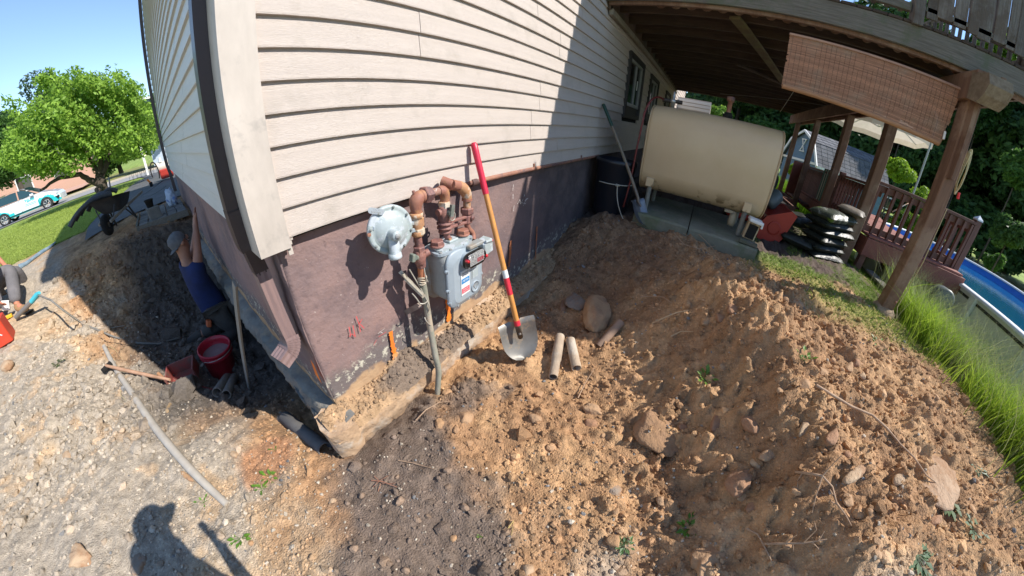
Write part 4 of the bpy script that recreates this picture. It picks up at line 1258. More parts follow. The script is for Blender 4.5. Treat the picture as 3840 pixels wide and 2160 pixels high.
plank((XF, -.04, (ZB + ZT) / 2), (XF, YO, (ZB + ZT) / 2), .04, .20, m_joist, 'rim_joist', deck)
nb = 29
for k in range(nb):
    y_ = -.10 - (abs(YO) - .02) / nb * k
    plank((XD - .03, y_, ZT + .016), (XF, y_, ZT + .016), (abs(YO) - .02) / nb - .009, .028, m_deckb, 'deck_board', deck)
plank((XD, YO, (ZB + ZT) / 2), (XF, YO, (ZB + ZT) / 2), .038, .20, m_dwood, 'fascia_board', deck)
# beams on the row of posts
for dy in (-.10, .10):
    plank((2.90 if dy < 0 else 2.96, -3.5 + dy, 1.525), (XF, -3.5 + dy, 1.525), .045, .24, m_post, 'beam', deck)
q = MB(); q.prism([(2.80, -3.37, 1.42), (2.76, -3.37, 1.50), (2.80, -3.37, 1.59), (3.02, -3.37, 1.62), (3.02, -3.37, 1.40), (2.88, -3.37, 1.36)], (0, 0, 0), (0, -.24, 0)); q.obj('beam_end_block', mat('weathered_end_grain', (.24, .19, .13), (.15, .11, .07), rough=.9, scale=18, bump=.8), deck)
# posts
for (x_, w_, zb) in ((3.14, .145, -.64), (4.58, .14, -.66), (6.10, .13, -.66), (7.95, .12, -.68), (9.72, .12, -.70)):
    q = MB(); q.bar((x_, -3.5, zb), (x_, -3.5, 1.42), w_, w_ * .95, up=(0, 1, 0), ch=.008)
    q.obj('post', m_post, deck)
plank((3.045, -3.47, .72), (3.045, -3.47, 1.66), .11, .04, m_post, 'post_splice', deck, up=(0, 1, 0))
MB().lathe([(.008, 0), (.012, .0), (.012, .01), (.001, .011)], (3.05, -3.53, -.50), (-1, 0, 0), 10).obj('bolt', m_rust, deck)
MB().lathe([(.001, -.30), (.15, -.30), (.155, -.12), (.14, -.04), (.10, .0), (.001, .01)], (3.14, -3.5, -.60), (0, 0, 1), 26).obj('pier_footing', mat('sandy_pier', (.36, .27, .18), (.28, .20, .13), rough=.95, scale=14, bump=1.0, bscale=40), deck)
# diagonal braces under the joists
A1 = at(2755, 65, z=1.655); A2 = at(2930, 300, z=1.655)
plank(A1, A1 + (A2 - A1) * 1.05, .11, .035, mat('mossy_brace', (.15, .13, .055), (.11, .075, .045), rough=.9, scale=6, bump=.4), 'brace', deck)
A1 = at(2955, 300, z=1.655); A2 = at(3130, 405, z=1.655)
plank(A1, A2, .10, .035, m_joist, 'brace', deck)
A1 = at(2760, 240, z=1.652); A2 = at(2960, 330, z=1.652)
plank(A1, A2, .05, .03, m_joist, 'brace', deck)
# wires strung under the deck
q = MB(); q.tube([at(2700, 352, z=1.66), at(2860, 365, z=1.65), at(3120, 400, z=1.66)], .006, 6); q.obj('cable', mat('grey_cable', (.22, .21, .19), rough=.6), deck)
MB().tube([at(2985, 330, x=3.35), at(2925, 420, x=4.4)], .003, 5).obj('cord', m_wire, deck)

# railing on the near edge: posts, bottom rail, balusters on the left, close boards on the right
ZR = ZT + .03
for y_ in (-2.86, -.9):
    MB().bar((XD - .01, y_, ZB + .19), (XD - .01, y_, 2.95), .10, .10, up=(0, 1, 0), ch=.006).obj('railing_post', m_gwood_z, deck)
plank((XD, -2.92, 2.045), (XD, -4.7, 2.035), .09, .045, m_gwood_y, 'bottom_rail', deck)
plank((XD, -.98, 2.03), (XD, -2.80, 2.03), .045, .075, m_gwood_y, 'bottom_rail', deck)
plank((XD, -.05, 2.93), (XD, -4.7, 2.93), .12, .04, m_gwood_y, 'top_rail', deck)
y_ = -.10; k = 0
while y_ > -2.04:
    plank((XD + .035, y_, 1.97), (XD + .035, y_, 3.2), .018, .118, m_gwood_z, 'privacy_board', deck, up=(0, 1, 0), ch=.003); y_ -= .125
while y_ > -2.78:
    plank((XD + .035, y_, 1.99), (XD + .035, y_, 2.91), .04, .04, m_gwood_z, 'baluster', deck, up=(0, 1, 0)); y_ -= .125
y_ = -2.985; k = 0
while y_ > -4.65:
    w_ = .125 + .02 * ((k * 5) % 3 - 1)
    plank((XD - .035 - .006 * (k % 2), y_, 1.97 + .012 * ((k * 7) % 4)), (XD - .035 - .006 * (k % 2), y_ - .004, 3.25), .02, w_, m_gwood_z, 'privacy_board', deck, up=(0, 1, 0), ch=.003)
    y_ -= w_ + .008; k += 1
# outer railing along the far side
plank((XD, YO + .03, 2.93), (XF, YO + .03, 2.93), .1, .04, m_gwood_y, 'top_rail', deck)
plank((XD + .1, YO + .03, 2.03), (XF, YO + .03, 2.03), .04, .08, m_gwood_y, 'bottom_rail', deck)
for k in range(44):
    plank((XD + .2 + .16 * k, YO + .06, 1.95), (XD + .2 + .16 * k, YO + .06, 2.91), .04, .04, m_gwood_z, 'baluster', deck, up=(0, 1, 0))

# ---------------------------------------------------------------- bamboo blind
m_bam = mat('bamboo_slat', (.60, .33, .21), (.44, .235, .15), rough=.8, scale=6, stretch=(1, 1.2, 20), bump=.3, bscale=20, transl=.35, col3=(.50, .33, .23), scale3=2.5, obj_var=.22)
bl = thing('bamboo_blind', 'red-brown bamboo roll blind hanging under the deck edge', 'blind')
BY0, BY1 = -1.765, -3.40
ns = 46; zt0 = 1.505
for k in range(ns):
    f = k / (ns - 1); z_ = zt0 - .012 - f * (.455 + 0)
    a = BY0 - .004 * random.random() - (.012 if k in (17, 22, 23) else 0); b = BY1 + .03 * f + .01 * random.random() + (.02 if k > 30 else 0)
    sag = .0
    MB().bar((3.165 + .008 * math.sin(f * 3), a, z_), (3.165 + .008 * math.sin(f * 3), b, z_ - .035 * f), .004, .0088).obj('slat', m_bam, bl)
MB().bar((3.158, BY0 + .005, zt0), (3.158, BY1 - .01, zt0 - .012), .014, .022, ch=.003).obj('head_rail', mat('blind_rail', (.38, .22, .15), (.3, .17, .12), rough=.7, scale=8), bl)
MB().tube([(3.168, BY0 - .01, 1.035), (3.168, BY1 + .07, .985)], .024, 12).obj('rolled_bottom', mat('bamboo_roll', (.42, .22, .11), (.30, .15, .08), rough=.7, scale=8, stretch=(1, 1.2, 20), bump=.3), bl)
q = MB()
for k in range(36):
    y_ = BY0 - .03 - k * (abs(BY1 - BY0) - .05) / 36
    q.box((3.1615, y_, 1.26 + random.uniform(-.02, .02)), (.0012, .0016, random.choice((.47, .47, .2, .34))))
tag(q.obj('warp_threads', mat('dark_thread', (.06, .035, .028), rough=.9), bl), kind='stuff')
MB().tube([(3.16, BY1 + .05, 1.10), (3.15, BY1 + .05, 1.03)], .012, 8).obj('cord_tassel', m_white, bl)

# ---------------------------------------------------------------- oil tank
m_tank = mat('tank_beige', (.54, .41, .25), (.50, .37, .22), rough=.38, scale=2.5, bump=.05, bscale=30, spec=.5, coat=.15)


def tank_material():
    nt = m_tank.node_tree; N = nt.nodes; L = nt.links; b = N['Principled BSDF']
    src = b.inputs['Base Color'].links[0].from_socket
    tc = N.new('ShaderNodeTexCoord'); sp = N.new('ShaderNodeSeparateXYZ'); L.new(tc.outputs['Object'], sp.inputs[0])
    n = N.new('ShaderNodeTexNoise'); n.inputs['Scale'].default_value = 7; n.inputs['Detail'].default_value = 8; L.new(tc.outputs['Object'], n.inputs['Vector'])
    a = N.new('ShaderNodeMapRange'); L.new(sp.outputs['Z'], a.inputs['Value']); a.inputs['From Min'].default_value = -.1; a.inputs['From Max'].default_value = -.22
    c = N.new('ShaderNodeMapRange'); L.new(n.outputs['Fac'], c.inputs['Value']); c.inputs['From Min'].default_value = .54; c.inputs['From Max'].default_value = .60
    m = N.new('ShaderNodeMath'); m.operation = 'MULTIPLY'; L.new(a.outputs[0], m.inputs[0]); L.new(c.outputs[0], m.inputs[1])
    x = N.new('ShaderNodeMix'); x.data_type = 'RGBA'; L.new(m.outputs[0], x.inputs[0]); L.new(src, x.inputs[6]); x.inputs[7].default_value = (.13, .08, .03, 1)
    L.new(x.outputs[2], b.inputs['Base Color'])


tank_material()
ot = thing('oil_tank', 'large beige oval fuel tank on short legs under the deck', 'oil tank')
TY0, TY1, TX0, TX1, TZ0, TZ1 = -.56, -1.965, 3.30, 3.99, -.275, .665


def tank_ring(y, s, n=44):
    cx, cz = (TX0 + TX1) / 2, (TZ0 + TZ1) / 2; w = (TX1 - TX0) / 2; d0 = w * (1 - s); h = (TZ1 - TZ0) / 2 - d0; w = w - d0; P = []; r = max(.02, min(.235, w * .98))
    for k in range(n):
        a = 2 * math.pi * (k + .5) / n; ca, sa = math.cos(a), math.sin(a)
        P.append(Vector((cx + r * ca + math.copysign(w - r, ca), y, cz + math.copysign(h - r, sa) + r * sa)))
    return P


rings = []
for (dy, s) in ((.055, .45), (.045, .7), (.028, .86), (.010, .955), (.0, .985), (-.02, 1.0)): rings.append(tank_ring(TY0 + dy - .03, s))
rings.append(tank_ring((TY0 + TY1) / 2, 1.0))
for (dy, s) in ((-.02, 1.0), (.0, .985), (.010, .955), (.028, .86), (.045, .7), (.055, .45)): rings.append(tank_ring(TY1 - dy + .03, s))
loft(rings, 'tank_body', m_tank, ot)
for y_ in (TY0 - .02, TY1 + .02): loft([tank_ring(y_ - .004, 1.006), tank_ring(y_ + .004, 1.006)], 'weld_seam', m_tank, ot)
m_leg = mat('galvanised_leg', (.22, .215, .185), (.16, .155, .135), rough=.6, scale=12)
for (x_, y_) in ((3.36, -.70), (3.36, -1.76), (3.92, -.70), (3.92, -1.76)):
    lg = MB().tube([(x_, y_, -.15), (x_, y_, -.485)], .027, 14).obj('leg', m_leg, ot)
    MB().box((x_ - (.045 if x_ < 3.6 else -.03), y_, -.165), (.05, .085, .095), None, 0, .004).obj('leg_bracket', m_tank, lg)
q = MB(); c_ = at(2522, 400, x=3.62); q.lathe([(.001, -.05), (.022, -.05), (.022, .04), (.034, .045), (.034, .075), (.022, .08), (.016, .085), (.016, .13), (.012, .135), (.012, .165), (.001, .17)], c_, (0, 0, 1), 16); q.obj('gauge_fitting', mat('bright_fitting', (.5, .5, .48), rough=.3, metal=.7), ot)
q = MB(); q.tube([c_ + Vector((0, .12, .06)), c_ + Vector((0, -.10, .06))], .022, 10); q.obj('cross_tee', m_wdark, ot)
c_ = at(2728, 440, x=3.66)
q = MB(); q.lathe([(.001, -.05), (.055, -.05), (.055, .03), (.042, .035), (.042, .05), (.001, .05)], c_, (0, 0, 1), 16); q.obj('fill_cap', m_dark, ot)
q = MB(); q.lathe([(.026, .04), (.026, .17), (.042, .17), (.042, .22), (.001, .22)], c_, (0, 0, 1), 16); q.obj('vent_pipe', m_rust, ot)
MB().box(c_ + Vector((-.03, -.02, -.03)), (.10, .20, .012), Matrix.Rotation(.1, 3, 'X')).obj('red_tab', mat('red_tag', (.50, .04, .03), rough=.5), ot)
MB().box(at(2683, 440, x=3.60) + Vector((0, 0, -.005)), (.10, .17, .015), None, 0, .004).obj('plate', m_leg, ot)
# red fuel line
m_rhose = mat('red_fuel_line', (.14, .014, .012), rough=.45)
MB().tube(arc((3.62, -.66, .74), (3.35, -.56, .80), (3.30, -.52, .55), 8) + [Vector((3.29, -.50, .2)), Vector((3.28, -.49, -.2)), Vector((3.26, -.47, -.50))], .010, 10).obj('fuel_line', m_rhose, ot)
# concrete pad of two slabs
m_pad = mat('mossy_concrete_pad', (.20, .20, .155), (.13, .14, .105), rough=.95, scale=5, bump=.7, bscale=30, col3=(.13, .15, .09), scale3=3)
pd = thing('tank_pad', 'weathered greenish concrete pad under the beige fuel tank', 'concrete pad')


def slab(y0, y1, x0, x1, z0, z1, name='slab'):
    mb = MB(); n = int(abs(y1 - y0) / .06) + 2
    prof = []
    for k in range(n):
        y_ = y0 + (y1 - y0) * k / (n - 1); j = .014 * (vnoise(np.array([y_ * 6.]), np.array([1.]), 3)[0]); j2 = .012 * (vnoise(np.array([y_ * 11.]), np.array([4.]), 3)[0])
        xx = x0 - .06 * (y_ - y0) / (y1 - y0)
        prof.append([(xx + j + .012, y_, z0), (xx + j, y_, z0 + .03), (xx + j, y_, z1 - .022 + j2), (xx + .02 + j2, y_, z1), (x1, y_, z1), (x1, y_, z0)])
    vs = [p for r_ in prof for p in r_]; m = 6
    fs = [(i * m + j, i * m + (j + 1) % m, (i + 1) * m + (j + 1) % m, (i + 1) * m + j) for i in range(n - 1) for j in range(m)]
    mb.add(vs, fs); mb.add(prof[0], [tuple(range(m))]); mb.add(prof[-1], [tuple(range(m))])
    return mb.obj(name, m_pad, pd)


slab(-.62, -1.22, 3.15, 4.3, -.66, -.492); slab(-1.232, -1.96, 3.125, 4.3, -.665, -.496)
# low sill timber at the end of the pad
MB().bar((3.14, -1.76, -.47), (3.12, -1.95, -.475), .07, .035, ch=.005).obj('timber', m_gwood_y, pd)

# filter / pump housing beside the tank foot
fb = thing('pump_box', 'small cream housing with dark grille at the right foot of the fuel tank', 'pump box')
q = MB(); q.box((3.30, -1.87, -.375), (.10, .13, .19), Matrix.Rotation(R(6), 3, 'X'), 0, .008); q.obj('box', m_tank, fb)
MB().box((3.243, -1.87, -.38), (.008, .095, .15), Matrix.Rotation(R(6), 3, 'X')).obj('grille', m_dark, fb)
MB().box((3.26, -1.88, -.262), (.15, .15, .035), Matrix.Rotation(R(6), 3, 'X'), 0, .008).obj('lid', m_white, fb)
MB().box((3.24, -1.955, -.29), (.03, .02, .06)).obj('hinge', m_white, fb)
q = MB(); q.lathe([(.001, -.09), (.035, -.09), (.042, -.05), (.042, .03), (.03, .04), (.03, .07), (.001, .07)], (3.42, -1.66, -.33), (0, 0, 1), 16); q.box((3.40, -1.60, -.27), (.05, .10, .03), None, 0, .004); q.obj('filter_canister', mat('dull_cream', (.30, .25, .17), rough=.6), fb)

# dark barrel with tied white rope, second shovel
br = thing('trash_barrel', 'dark blue plastic barrel in the shade behind the green handled shovel', 'barrel')
q = MB(); q.lathe([(.001, 0), (.19, 0), (.205, .05), (.225, .6), (.24, .62), (.24, .66), (.22, .66), (.21, .62), (.001, .60)], (3.42, -.27, -.66), (0, 0, 1), 32); q.obj('barrel_body', mat('dark_blue_plastic', (.010, .012, .018), rough=.4), br)
rp = thing('white_rope', 'thin white rope knotted round the dark barrel with its end on the soil', 'rope')
m_rope = mat('pale_rope', (.48, .45, .38), (.36, .33, .27), rough=.9, scale=60)
q = MB(); q.tube([(3.42 + .232 * math.cos(a), -.27 + .232 * math.sin(a), -.26) for a in np.linspace(R(150), R(275), 14)], .006, 6)
k0 = Vector((3.42 + .245 * math.cos(R(205)), -.27 + .245 * math.sin(R(205)), -.26))
q.tube([k0 + Vector((.012 * math.cos(a), .02 * math.sin(a), .01 * math.sin(2 * a))) for a in np.linspace(0, 6.283, 12)], .006, 6)
q.tube(arc(k0, k0 + Vector((-.04, -.02, -.2)), k0 + Vector((-.02, -.14, -.36)), 10), .006, 6)
q.obj('rope_strand', m_rope, rp)
q = MB(); g0 = k0 + Vector((-.02, -.14, -.385)); q.tube([g0 + Vector((.06 * math.cos(a) * (1 - a / 40), .08 * math.sin(a) * (1 - a / 40), .012 * math.sin(a * 1.7))) for a in np.linspace(0, 14, 50)], .005, 6); q.obj('rope_end', m_rope, rp)


def shovel(name, label, top, tip, fdir, gripm, woodm, blm, band=None, blen=.29, bw=.25, grip=.30, hl=1.12, worn=False):
    """top: end of handle, tip: point of blade, fdir: roughly where the hollow of the blade faces"""
    t = thing(name, label, 'shovel'); top = Vector(top); tip = Vector(tip)
    ax = (tip - top).normalized(); L_ = (tip - top).length
    fd = Vector(fdir); fd = (fd - ax * fd.dot(ax)).normalized(); sd = ax.cross(fd)
    P = lambda s, o=0., b=0.: top + ax * s + fd * o + sd * b
    MB().tube([P(0), P(.012), P(.05), P(grip - .03), P(grip)], [.012, .019, .0195, .018, .0175], 14).obj('grip', gripm, t)
    MB().tube([P(grip - .01), P(grip + .3), P(hl)], [.0155, .0165, .017], 12).obj('handle', woodm, t)
    if band:
        MB().tube([P(hl - .36), P(hl - .31)], .0178, 12).obj('label_band', m_paper, t)
        MB().tube([P(hl - .31), P(hl - .20)], .0178, 12).obj('label_band', band, t)
        MB().tube([P(hl - .02), P(hl + .015)], .0200, 12).obj('collar', band, t)
    MB().tube([P(hl - .01), P(hl + .10), P(L_ - blen + .02, -.012), P(L_ - blen + .09, .002)], [.0195, .0185, .018, .010], 12).obj('socket', mat('socket_steel_' + name, (.13, .12, .11), (.2, .15, .11), rough=.5, metal=.5, scale=20), t)
    mb = MB(); nu, nv = 12, 14; vs = []
    for j in range(nv + 1):
        f = j / nv; s = L_ - blen + blen * f
        wd = bw / 2 * (1.0 if f < .45 else math.sqrt(max(0.0, 1 - ((f - .45) / .55) ** 2.2)))
        wd = max(wd, .002)
        for i in range(nu + 1):
            u = -1 + 2 * i / nu
            dish = -.030 + .030 * u * u - .022 * math.sin(f * 3.0)
            ridge = .012 * math.exp(-(u / .13) ** 2) * max(0, 1 - f / .6)
            turn = .018 * max(0, 1 - f / .06) * (abs(u) > .2)
            vs.append(P(s, dish + ridge - turn, u * wd))
    fs = [(j * (nu + 1) + i, j * (nu + 1) + i + 1, (j + 1) * (nu + 1) + i + 1, (j + 1) * (nu + 1) + i) for j in range(nv) for i in range(nu)]
    mb.add(vs, fs, 0, True); n = len(vs)
    mb.add([p - fd * .0022 for p in vs], [f[::-1] for f in fs], 0, True)
    mb.obj('blade', blm, t, fix=False)
    return t


m_bl = mat('wet_steel_blade', (.25, .24, .22), (.18, .17, .15), rough=.5, metal=.35, scale=7, bump=.1, col3=(.30, .25, .19), scale3=8, r3=(.50, .54))
m_ash = mat('ash_handle', (.62, .285, .07), (.52, .22, .055), rough=.45, scale=6, stretch=(8, 8, .6), spec=.5, coat=.3)
sh_top = at(1776, 535, y=-.035); sh_tip = on_ground(1973, 1350)
shovel('red_grip_shovel', 'round point shovel with red grip and orange wood handle leaning on the siding', sh_top, sh_tip + Vector((0, 0, .0)), (-.75, -.95, .4), mat('red_rubber', (.60, .02, .055), rough=.4), m_ash, m_bl, band=mat('red_band', (.62, .03, .05), rough=.4))
shovel('green_grip_shovel', 'older shovel with green grip and grey handle leaning in the shade by the tank', at(2262, 390, y=-.04), at(2425, 845, z=-.60), (-.6, -1, .3), mat('green_rubber', (.020, .055, .035), rough=.5), mat('grey_handle', (.22, .15, .11), (.16, .16, .12), rough=.8, scale=6, stretch=(6, 6, 1)), mat('dull_blade', (.17, .18, .21), (.13, .13, .14), rough=.35, metal=.6, scale=8), blen=.30, bw=.20, hl=1.02, grip=.28)
# ================================================================ RIGHT SIDE: POOL, POOL DECK, SHED, BAGS
m_red = mat('redwood_stain', (.25, .082, .058), (.20, .066, .047), rough=.7, scale=5, stretch=(1, 6, 6), bump=.2, obj_var=.08)
m_red2 = mat('redwood_rail', (.13, .058, .042), (.17, .078, .055), rough=.8, scale=6, stretch=(4, 4, 1), bump=.3, obj_var=.15)
pk = thing('pool_deck', 'low red stained pool deck with baluster railings', 'pool deck')
ZP = -.20
# plan: front edge x=4.6 from y=-3.72 to -5.45
nbd = 30
for k in range(nbd):  # boards laid on the skew
    x0 = 4.6 + .145 * k
    y1 = -5.42 - max(0, (x0 - 7.2)) * .4
    if x0 > 8.9: break
    MB().bar((x0 + .07, -3.75, ZP), (x0 + .07, y1, ZP), .138, .03, ch=.003).obj('deck_board', m_red, pk)
MB().box((4.585, -4.60, ZP - .145), (.03, 1.74, .25), None, 0, .003).obj('skirt_board', m_red, pk)
MB().box((6.8, -5.47, ZP - .15), (4.4, .03, .25), None, 0, .003).obj('skirt_board', m_red, pk)
MB().box((6.8, -3.74, ZP - .15), (4.4, .03, .25), None, 0, .003).obj('skirt_board', m_red, pk)
for (x_, y_) in ((4.65, -5.42), (4.65, -3.8), (6.8, -5.42), (6.8, -3.8), (8.9, -3.8)):
    MB().bar((x_, y_, -1.45), (x_, y_, ZP - .02), .09, .09, up=(0, 1, 0)).obj('deck_post', m_red2, pk)


def railing(a, b, zt, zb, n, post=True, w=.045, name='railing'):
    a = Vector(a); b = Vector(b)
    MB().bar((a.x, a.y, zt), (b.x, b.y, zt), .12, .04, ch=.004).obj('top_rail', m_red2, pk)
    MB().bar((a.x, a.y, zt - .07), (b.x, b.y, zt - .07), .04, .09, ch=.003).obj('sub_rail', m_red2, pk)
    MB().bar((a.x, a.y, zb), (b.x, b.y, zb), .04, .09, ch=.003).obj('bottom_rail', m_red2, pk)
    d = (b - a); nn = Vector((-d.y, d.x, 0)).normalized() * .035
    for i in range(n):
        p = a.lerp(b, (i + .5) / n) - nn
        MB().bar((p.x, p.y, zb - .05), (p.x, p.y, zt - .03), w, .036, up=(0, 1, 0)).obj('baluster', m_red2, pk)


railing((4.85, -3.66, 0), (4.85, -5.40, 0), .51, -.13, 13)
railing((4.85, -5.40, 0), (5.55, -5.44, 0), .47, -.13, 4)
railing((6.6, -3.85, 0), (4.95, -3.85, 0), .44, -.12, 12)
railing((9.1, -3.85, 0), (6.6, -3.85, 0), .40, -.35, 26, w=.05)
for (x_, y_, z_) in ((4.85, -5.42, .56), (4.85, -3.66, .50), (6.6, -3.85, .5), (9.15, -3.85, .44)):
    MB().bar((x_, y_, -.5), (x_, y_, z_), .10, .10, up=(0, 1, 0), ch=.004).obj('rail_post', m_red2, pk)
MB().lathe([(.075, 0), (.075, .02), (.001, .075)], (4.85, -5.42, .56), (0, 0, 1), 4, smooth=False, start=.785).obj('post_cap', mat('glass_cap', (.5, .55, .6), rough=.2), pk)
MB().box((9.25, -3.75, -.02), (.05, .42, .95), None, 0, .01).obj('end_panel', m_red, pk)
# steps down towards the house at the far end
for k in range(3):
    MB().box((8.3, -3.55 + .0 * k + .28 * (k - .5), -.38 - .14 * k), (1.5, .28, .04), None, 0, .004).obj('step', m_red2, pk)
tw = thing('striped_towel', 'dark green towel with pale stripes hung over the railing behind the posts', 'towel')
rows = []
for j in range(13):
    z_ = .47 - .056 * j
    rows.append([Vector((6.82 + .70 * i / 20, -3.79 + (.008 * math.sin(i * 1.1 + j * .1)) * (j / 12 + .2), z_ if j else .47)) for i in range(21)])
m_twg = mat('towel_green', (.07, .20, .155), (.10, .25, .19), rough=1, scale=30); m_tww = mat('towel_white', (.66, .66, .60), rough=1)
q = MB()
for j in range(12):
    for i in range(20):
        q.add([rows[j][i], rows[j][i + 1], rows[j + 1][i + 1], rows[j + 1][i]], [(0, 1, 2, 3)], 1 if i in (3, 7, 8, 12, 16) else 0, True)
q.obj('towel_cloth', [m_twg, m_tww], tw, fix=False)

# pool
pl = thing('swimming_pool', 'above ground oval pool with pale wall, white rim and blue liner', 'pool')
PC = (2.8, -7.72); PH, PR_ = 4.8, 2.25


def pool_ring(off, z, n=48):
    P = []
    for k in range(n + 1):
        a = -math.pi / 2 + math.pi * k / n; P.append(Vector((PC[0] + PH + (PR_ + off) * math.cos(a), PC[1] + (PR_ + off) * math.sin(a), z)))
    for k in range(n + 1):
        a = math.pi / 2 + math.pi * k / n; P.append(Vector((PC[0] - PH + (PR_ + off) * math.cos(a), PC[1] + (PR_ + off) * math.sin(a), z)))
    return P


m_pwall = mat('pool_wall_steel', (.66, .67, .57), (.60, .61, .51), rough=.5, scale=2, bump=.1)
m_liner = mat('blue_liner', (.012, .15, .62), (.02, .20, .72), rough=.5, scale=4)
m_rim = mat('pool_rim', (.62, .64, .64), rough=.45)
loft([pool_ring(0, -1.62), pool_ring(0, -.32)], 'pool_wall', m_pwall, pl, smooth=True, caps=False)
loft([pool_ring(-.02, -.32), pool_ring(-.02, -1.62)], 'liner', m_liner, pl, caps=False)
fl = MB(); r_ = pool_ring(-.02, -1.6); fl.add(r_, [tuple(range(len(r_)))]); fl.obj('pool_floor', m_liner, pl)
loft([pool_ring(.055, -.335), pool_ring(.06, -.305), pool_ring(.03, -.29), pool_ring(-.07, -.29), pool_ring(-.09, -.305), pool_ring(-.085, -.33)], 'top_rail', m_rim, pl, caps=False)
for k in range(9):
    x_ = PC[0] - PH + .35 + 1.17 * k
    MB().box((x_, PC[1] + PR_ + .035, -.97), (.14, .06, 1.30), None, 0, .012).obj('upright', m_pwall, pl)
q = MB()
q.bar((-2, PC[1] + PR_ + .008, -.40), (7.6, PC[1] + PR_ + .008, -.40), .012, .035); q.obj('edge_band', m_dark, pl)
wt = MB(); r_ = pool_ring(-.03, -.47); wt.add(r_, [tuple(range(len(r_)))]); w_ = wt.obj('water', mat('pool_water', (.02, .22, .42), rough=.04, spec=.6, bump=.25, bscale=5, trans=.55), pl)

# cream parasol
ub = thing('parasol', 'cream garden parasol with wooden pole standing beyond the posts', 'parasol')
uc = Vector((9.35, -5.45, 0)); m_canvas = mat('cream_canvas', (.62, .55, .44), (.56, .49, .39), rough=.9, scale=8, transl=.45)
apex = Vector((uc.x, uc.y, 2.36)); rim = [Vector((uc.x + 1.35 * math.cos(a), uc.y + 1.35 * math.sin(a), 1.88)) for a in [math.pi / 4 * k + .25 for k in range(8)]]
for k in range(8):
    a, b = rim[k], rim[(k + 1) % 8]; q = MB(); m_ = (a + b) / 2 + Vector((0, 0, .03)); q.add([apex, a, m_, b], [(0, 1, 2), (0, 2, 3)]); q.add([a, m_, b, b - Vector((0, 0, .13)), m_ - Vector((0, 0, .13)), a - Vector((0, 0, .13))], [(0, 1, 4, 5), (1, 2, 3, 4)]); q.obj('canopy_panel', m_canvas, ub, fix=False)
    MB().tube([apex - Vector((0, 0, .03)), a - Vector((0, 0, .02))], .014, 6).obj('rib', m_white, ub)
    MB().tube([Vector((uc.x, uc.y, 1.9)), apex.lerp(a, .5) - Vector((0, 0, .03))], .011, 6).obj('strut', m_white, ub)
up_ = Vector((7.84, -6.05, 0))
MB().tube([(up_.x, up_.y, -.3), (up_.x, up_.y, 2.1)] + arc((up_.x, up_.y, 2.1), (up_.x, up_.y, 2.75), (uc.x, uc.y, 2.40), 8), .022, 10).obj('pole', mat('parasol_pole', (.40, .42, .34), rough=.6), ub)
MB().tube(arc(Vector((up_.x - .02, up_.y, .40)), Vector((up_.x - .2, up_.y + .1, .45)), Vector((up_.x - .25, up_.y + .45, .1)), 6), .012, 6).obj('crank', m_ofit, ub)

# coiled cord on the near post and cord trailing down
m_cord = mat('yellow_cord', (.52, .46, .24), (.42, .36, .2), rough=.6, scale=40)
ec = thing('extension_cord', 'pale yellow extension cord coiled on the nearest deck post', 'cord')
q = MB()
for k in range(5):
    cx_, w_ = 3.12 + .01 * k, .035 + .008 * k
    q.tube([(cx_ + .012 * math.sin(a * 2 + k), -3.625 - w_ * (1 + math.sin(a)) * .5, .84 + (.17 + .01 * k) * math.cos(a)) for a in np.linspace(0, 6.283, 25)], .0052, 6)
q.obj('coil', m_cord, ec)
q = MB(); q.tube([(3.10, -3.66, .655), (3.10, -3.67, .60)], .013, 8); q.obj('plug', m_redp, ec)
q = MB(); q.tube(arc((3.12, -3.62, .48), (3.10, -3.60, .2), (3.10, -3.62, -.05), 6) + arc((3.10, -3.62, -.06), (3.2, -3.68, -.35), (3.08, -3.60, -.55), 8)[1:] + [Vector((3.02, -3.62, -.64))], .0045, 6); q.obj('hanging_cord', m_cord, ec)

# soil bags piled by the second post
m_bag = mat('black_plastic_bag', (.012, .013, .012), (.028, .034, .026), rough=.42, scale=6, bump=1.0, bscale=18, spec=.4, col3=(.10, .14, .09), scale3=2.4, r3=(.60, .66))
m_bagl = mat('bag_top_print', (.34, .35, .32), (.05, .06, .045), rough=.35, scale=3.5, stretch=(1, 5, 1), bump=.6, bscale=16, ramp=(.36, .46), col3=(.20, .38, .05), scale3=3, r3=(.60, .64))


def bag(name, c, rot, L_=.62, W_=.38, H_=.115, material=None, seed=0, label='', group=None):
    mb = MB(); nu, nv = 18, 12; vs = []; rr = np.random.default_rng(seed)
    ph = rr.uniform(0, 6, 6)
    for side in (1, -1):
        for j in range(nv + 1):
            for i in range(nu + 1):
                u = -1 + 2 * i / nu; v = -1 + 2 * j / nv
                e = max(0.0, (1 - abs(u) ** 3.2) * (1 - abs(v) ** 3.2)) ** .42
                z = side * H_ / 2 * e * (1 + .10 * math.sin(u * 5 + ph[0]) * math.sin(v * 4 + ph[1]) + .06 * math.sin(u * 13 + v * 5 + ph[2]))
                pin = 1 - .05 * (1 - abs(v)) * abs(u) ** 6
                vs.append((u * L_ / 2 * (1 - .04 * math.cos(v * 3) * 0), v * W_ / 2 * pin, z))
    M = Matrix.Rotation(rot, 3, 'Z') @ Matrix.Rotation(rr.normal(0, .03), 3, 'X') @ Matrix.Rotation(rr.normal(0, .04), 3, 'Y')
    n = (nu + 1) * (nv + 1)
    fs = [(j * (nu + 1) + i, j * (nu + 1) + i + 1, (j + 1) * (nu + 1) + i + 1, (j + 1) * (nu + 1) + i) for j in range(nv) for i in range(nu)]
    mb.add([Vector(c) + M @ Vector(p) for p in vs[:n]], fs, 0, True); mb.add([Vector(c) + M @ Vector(p) for p in vs[n:]], [f[::-1] for f in fs], 0, True)
    o = mb.obj(name, material or m_bag, fix=False)
    tag(o, label, 'bag', group)
    return o


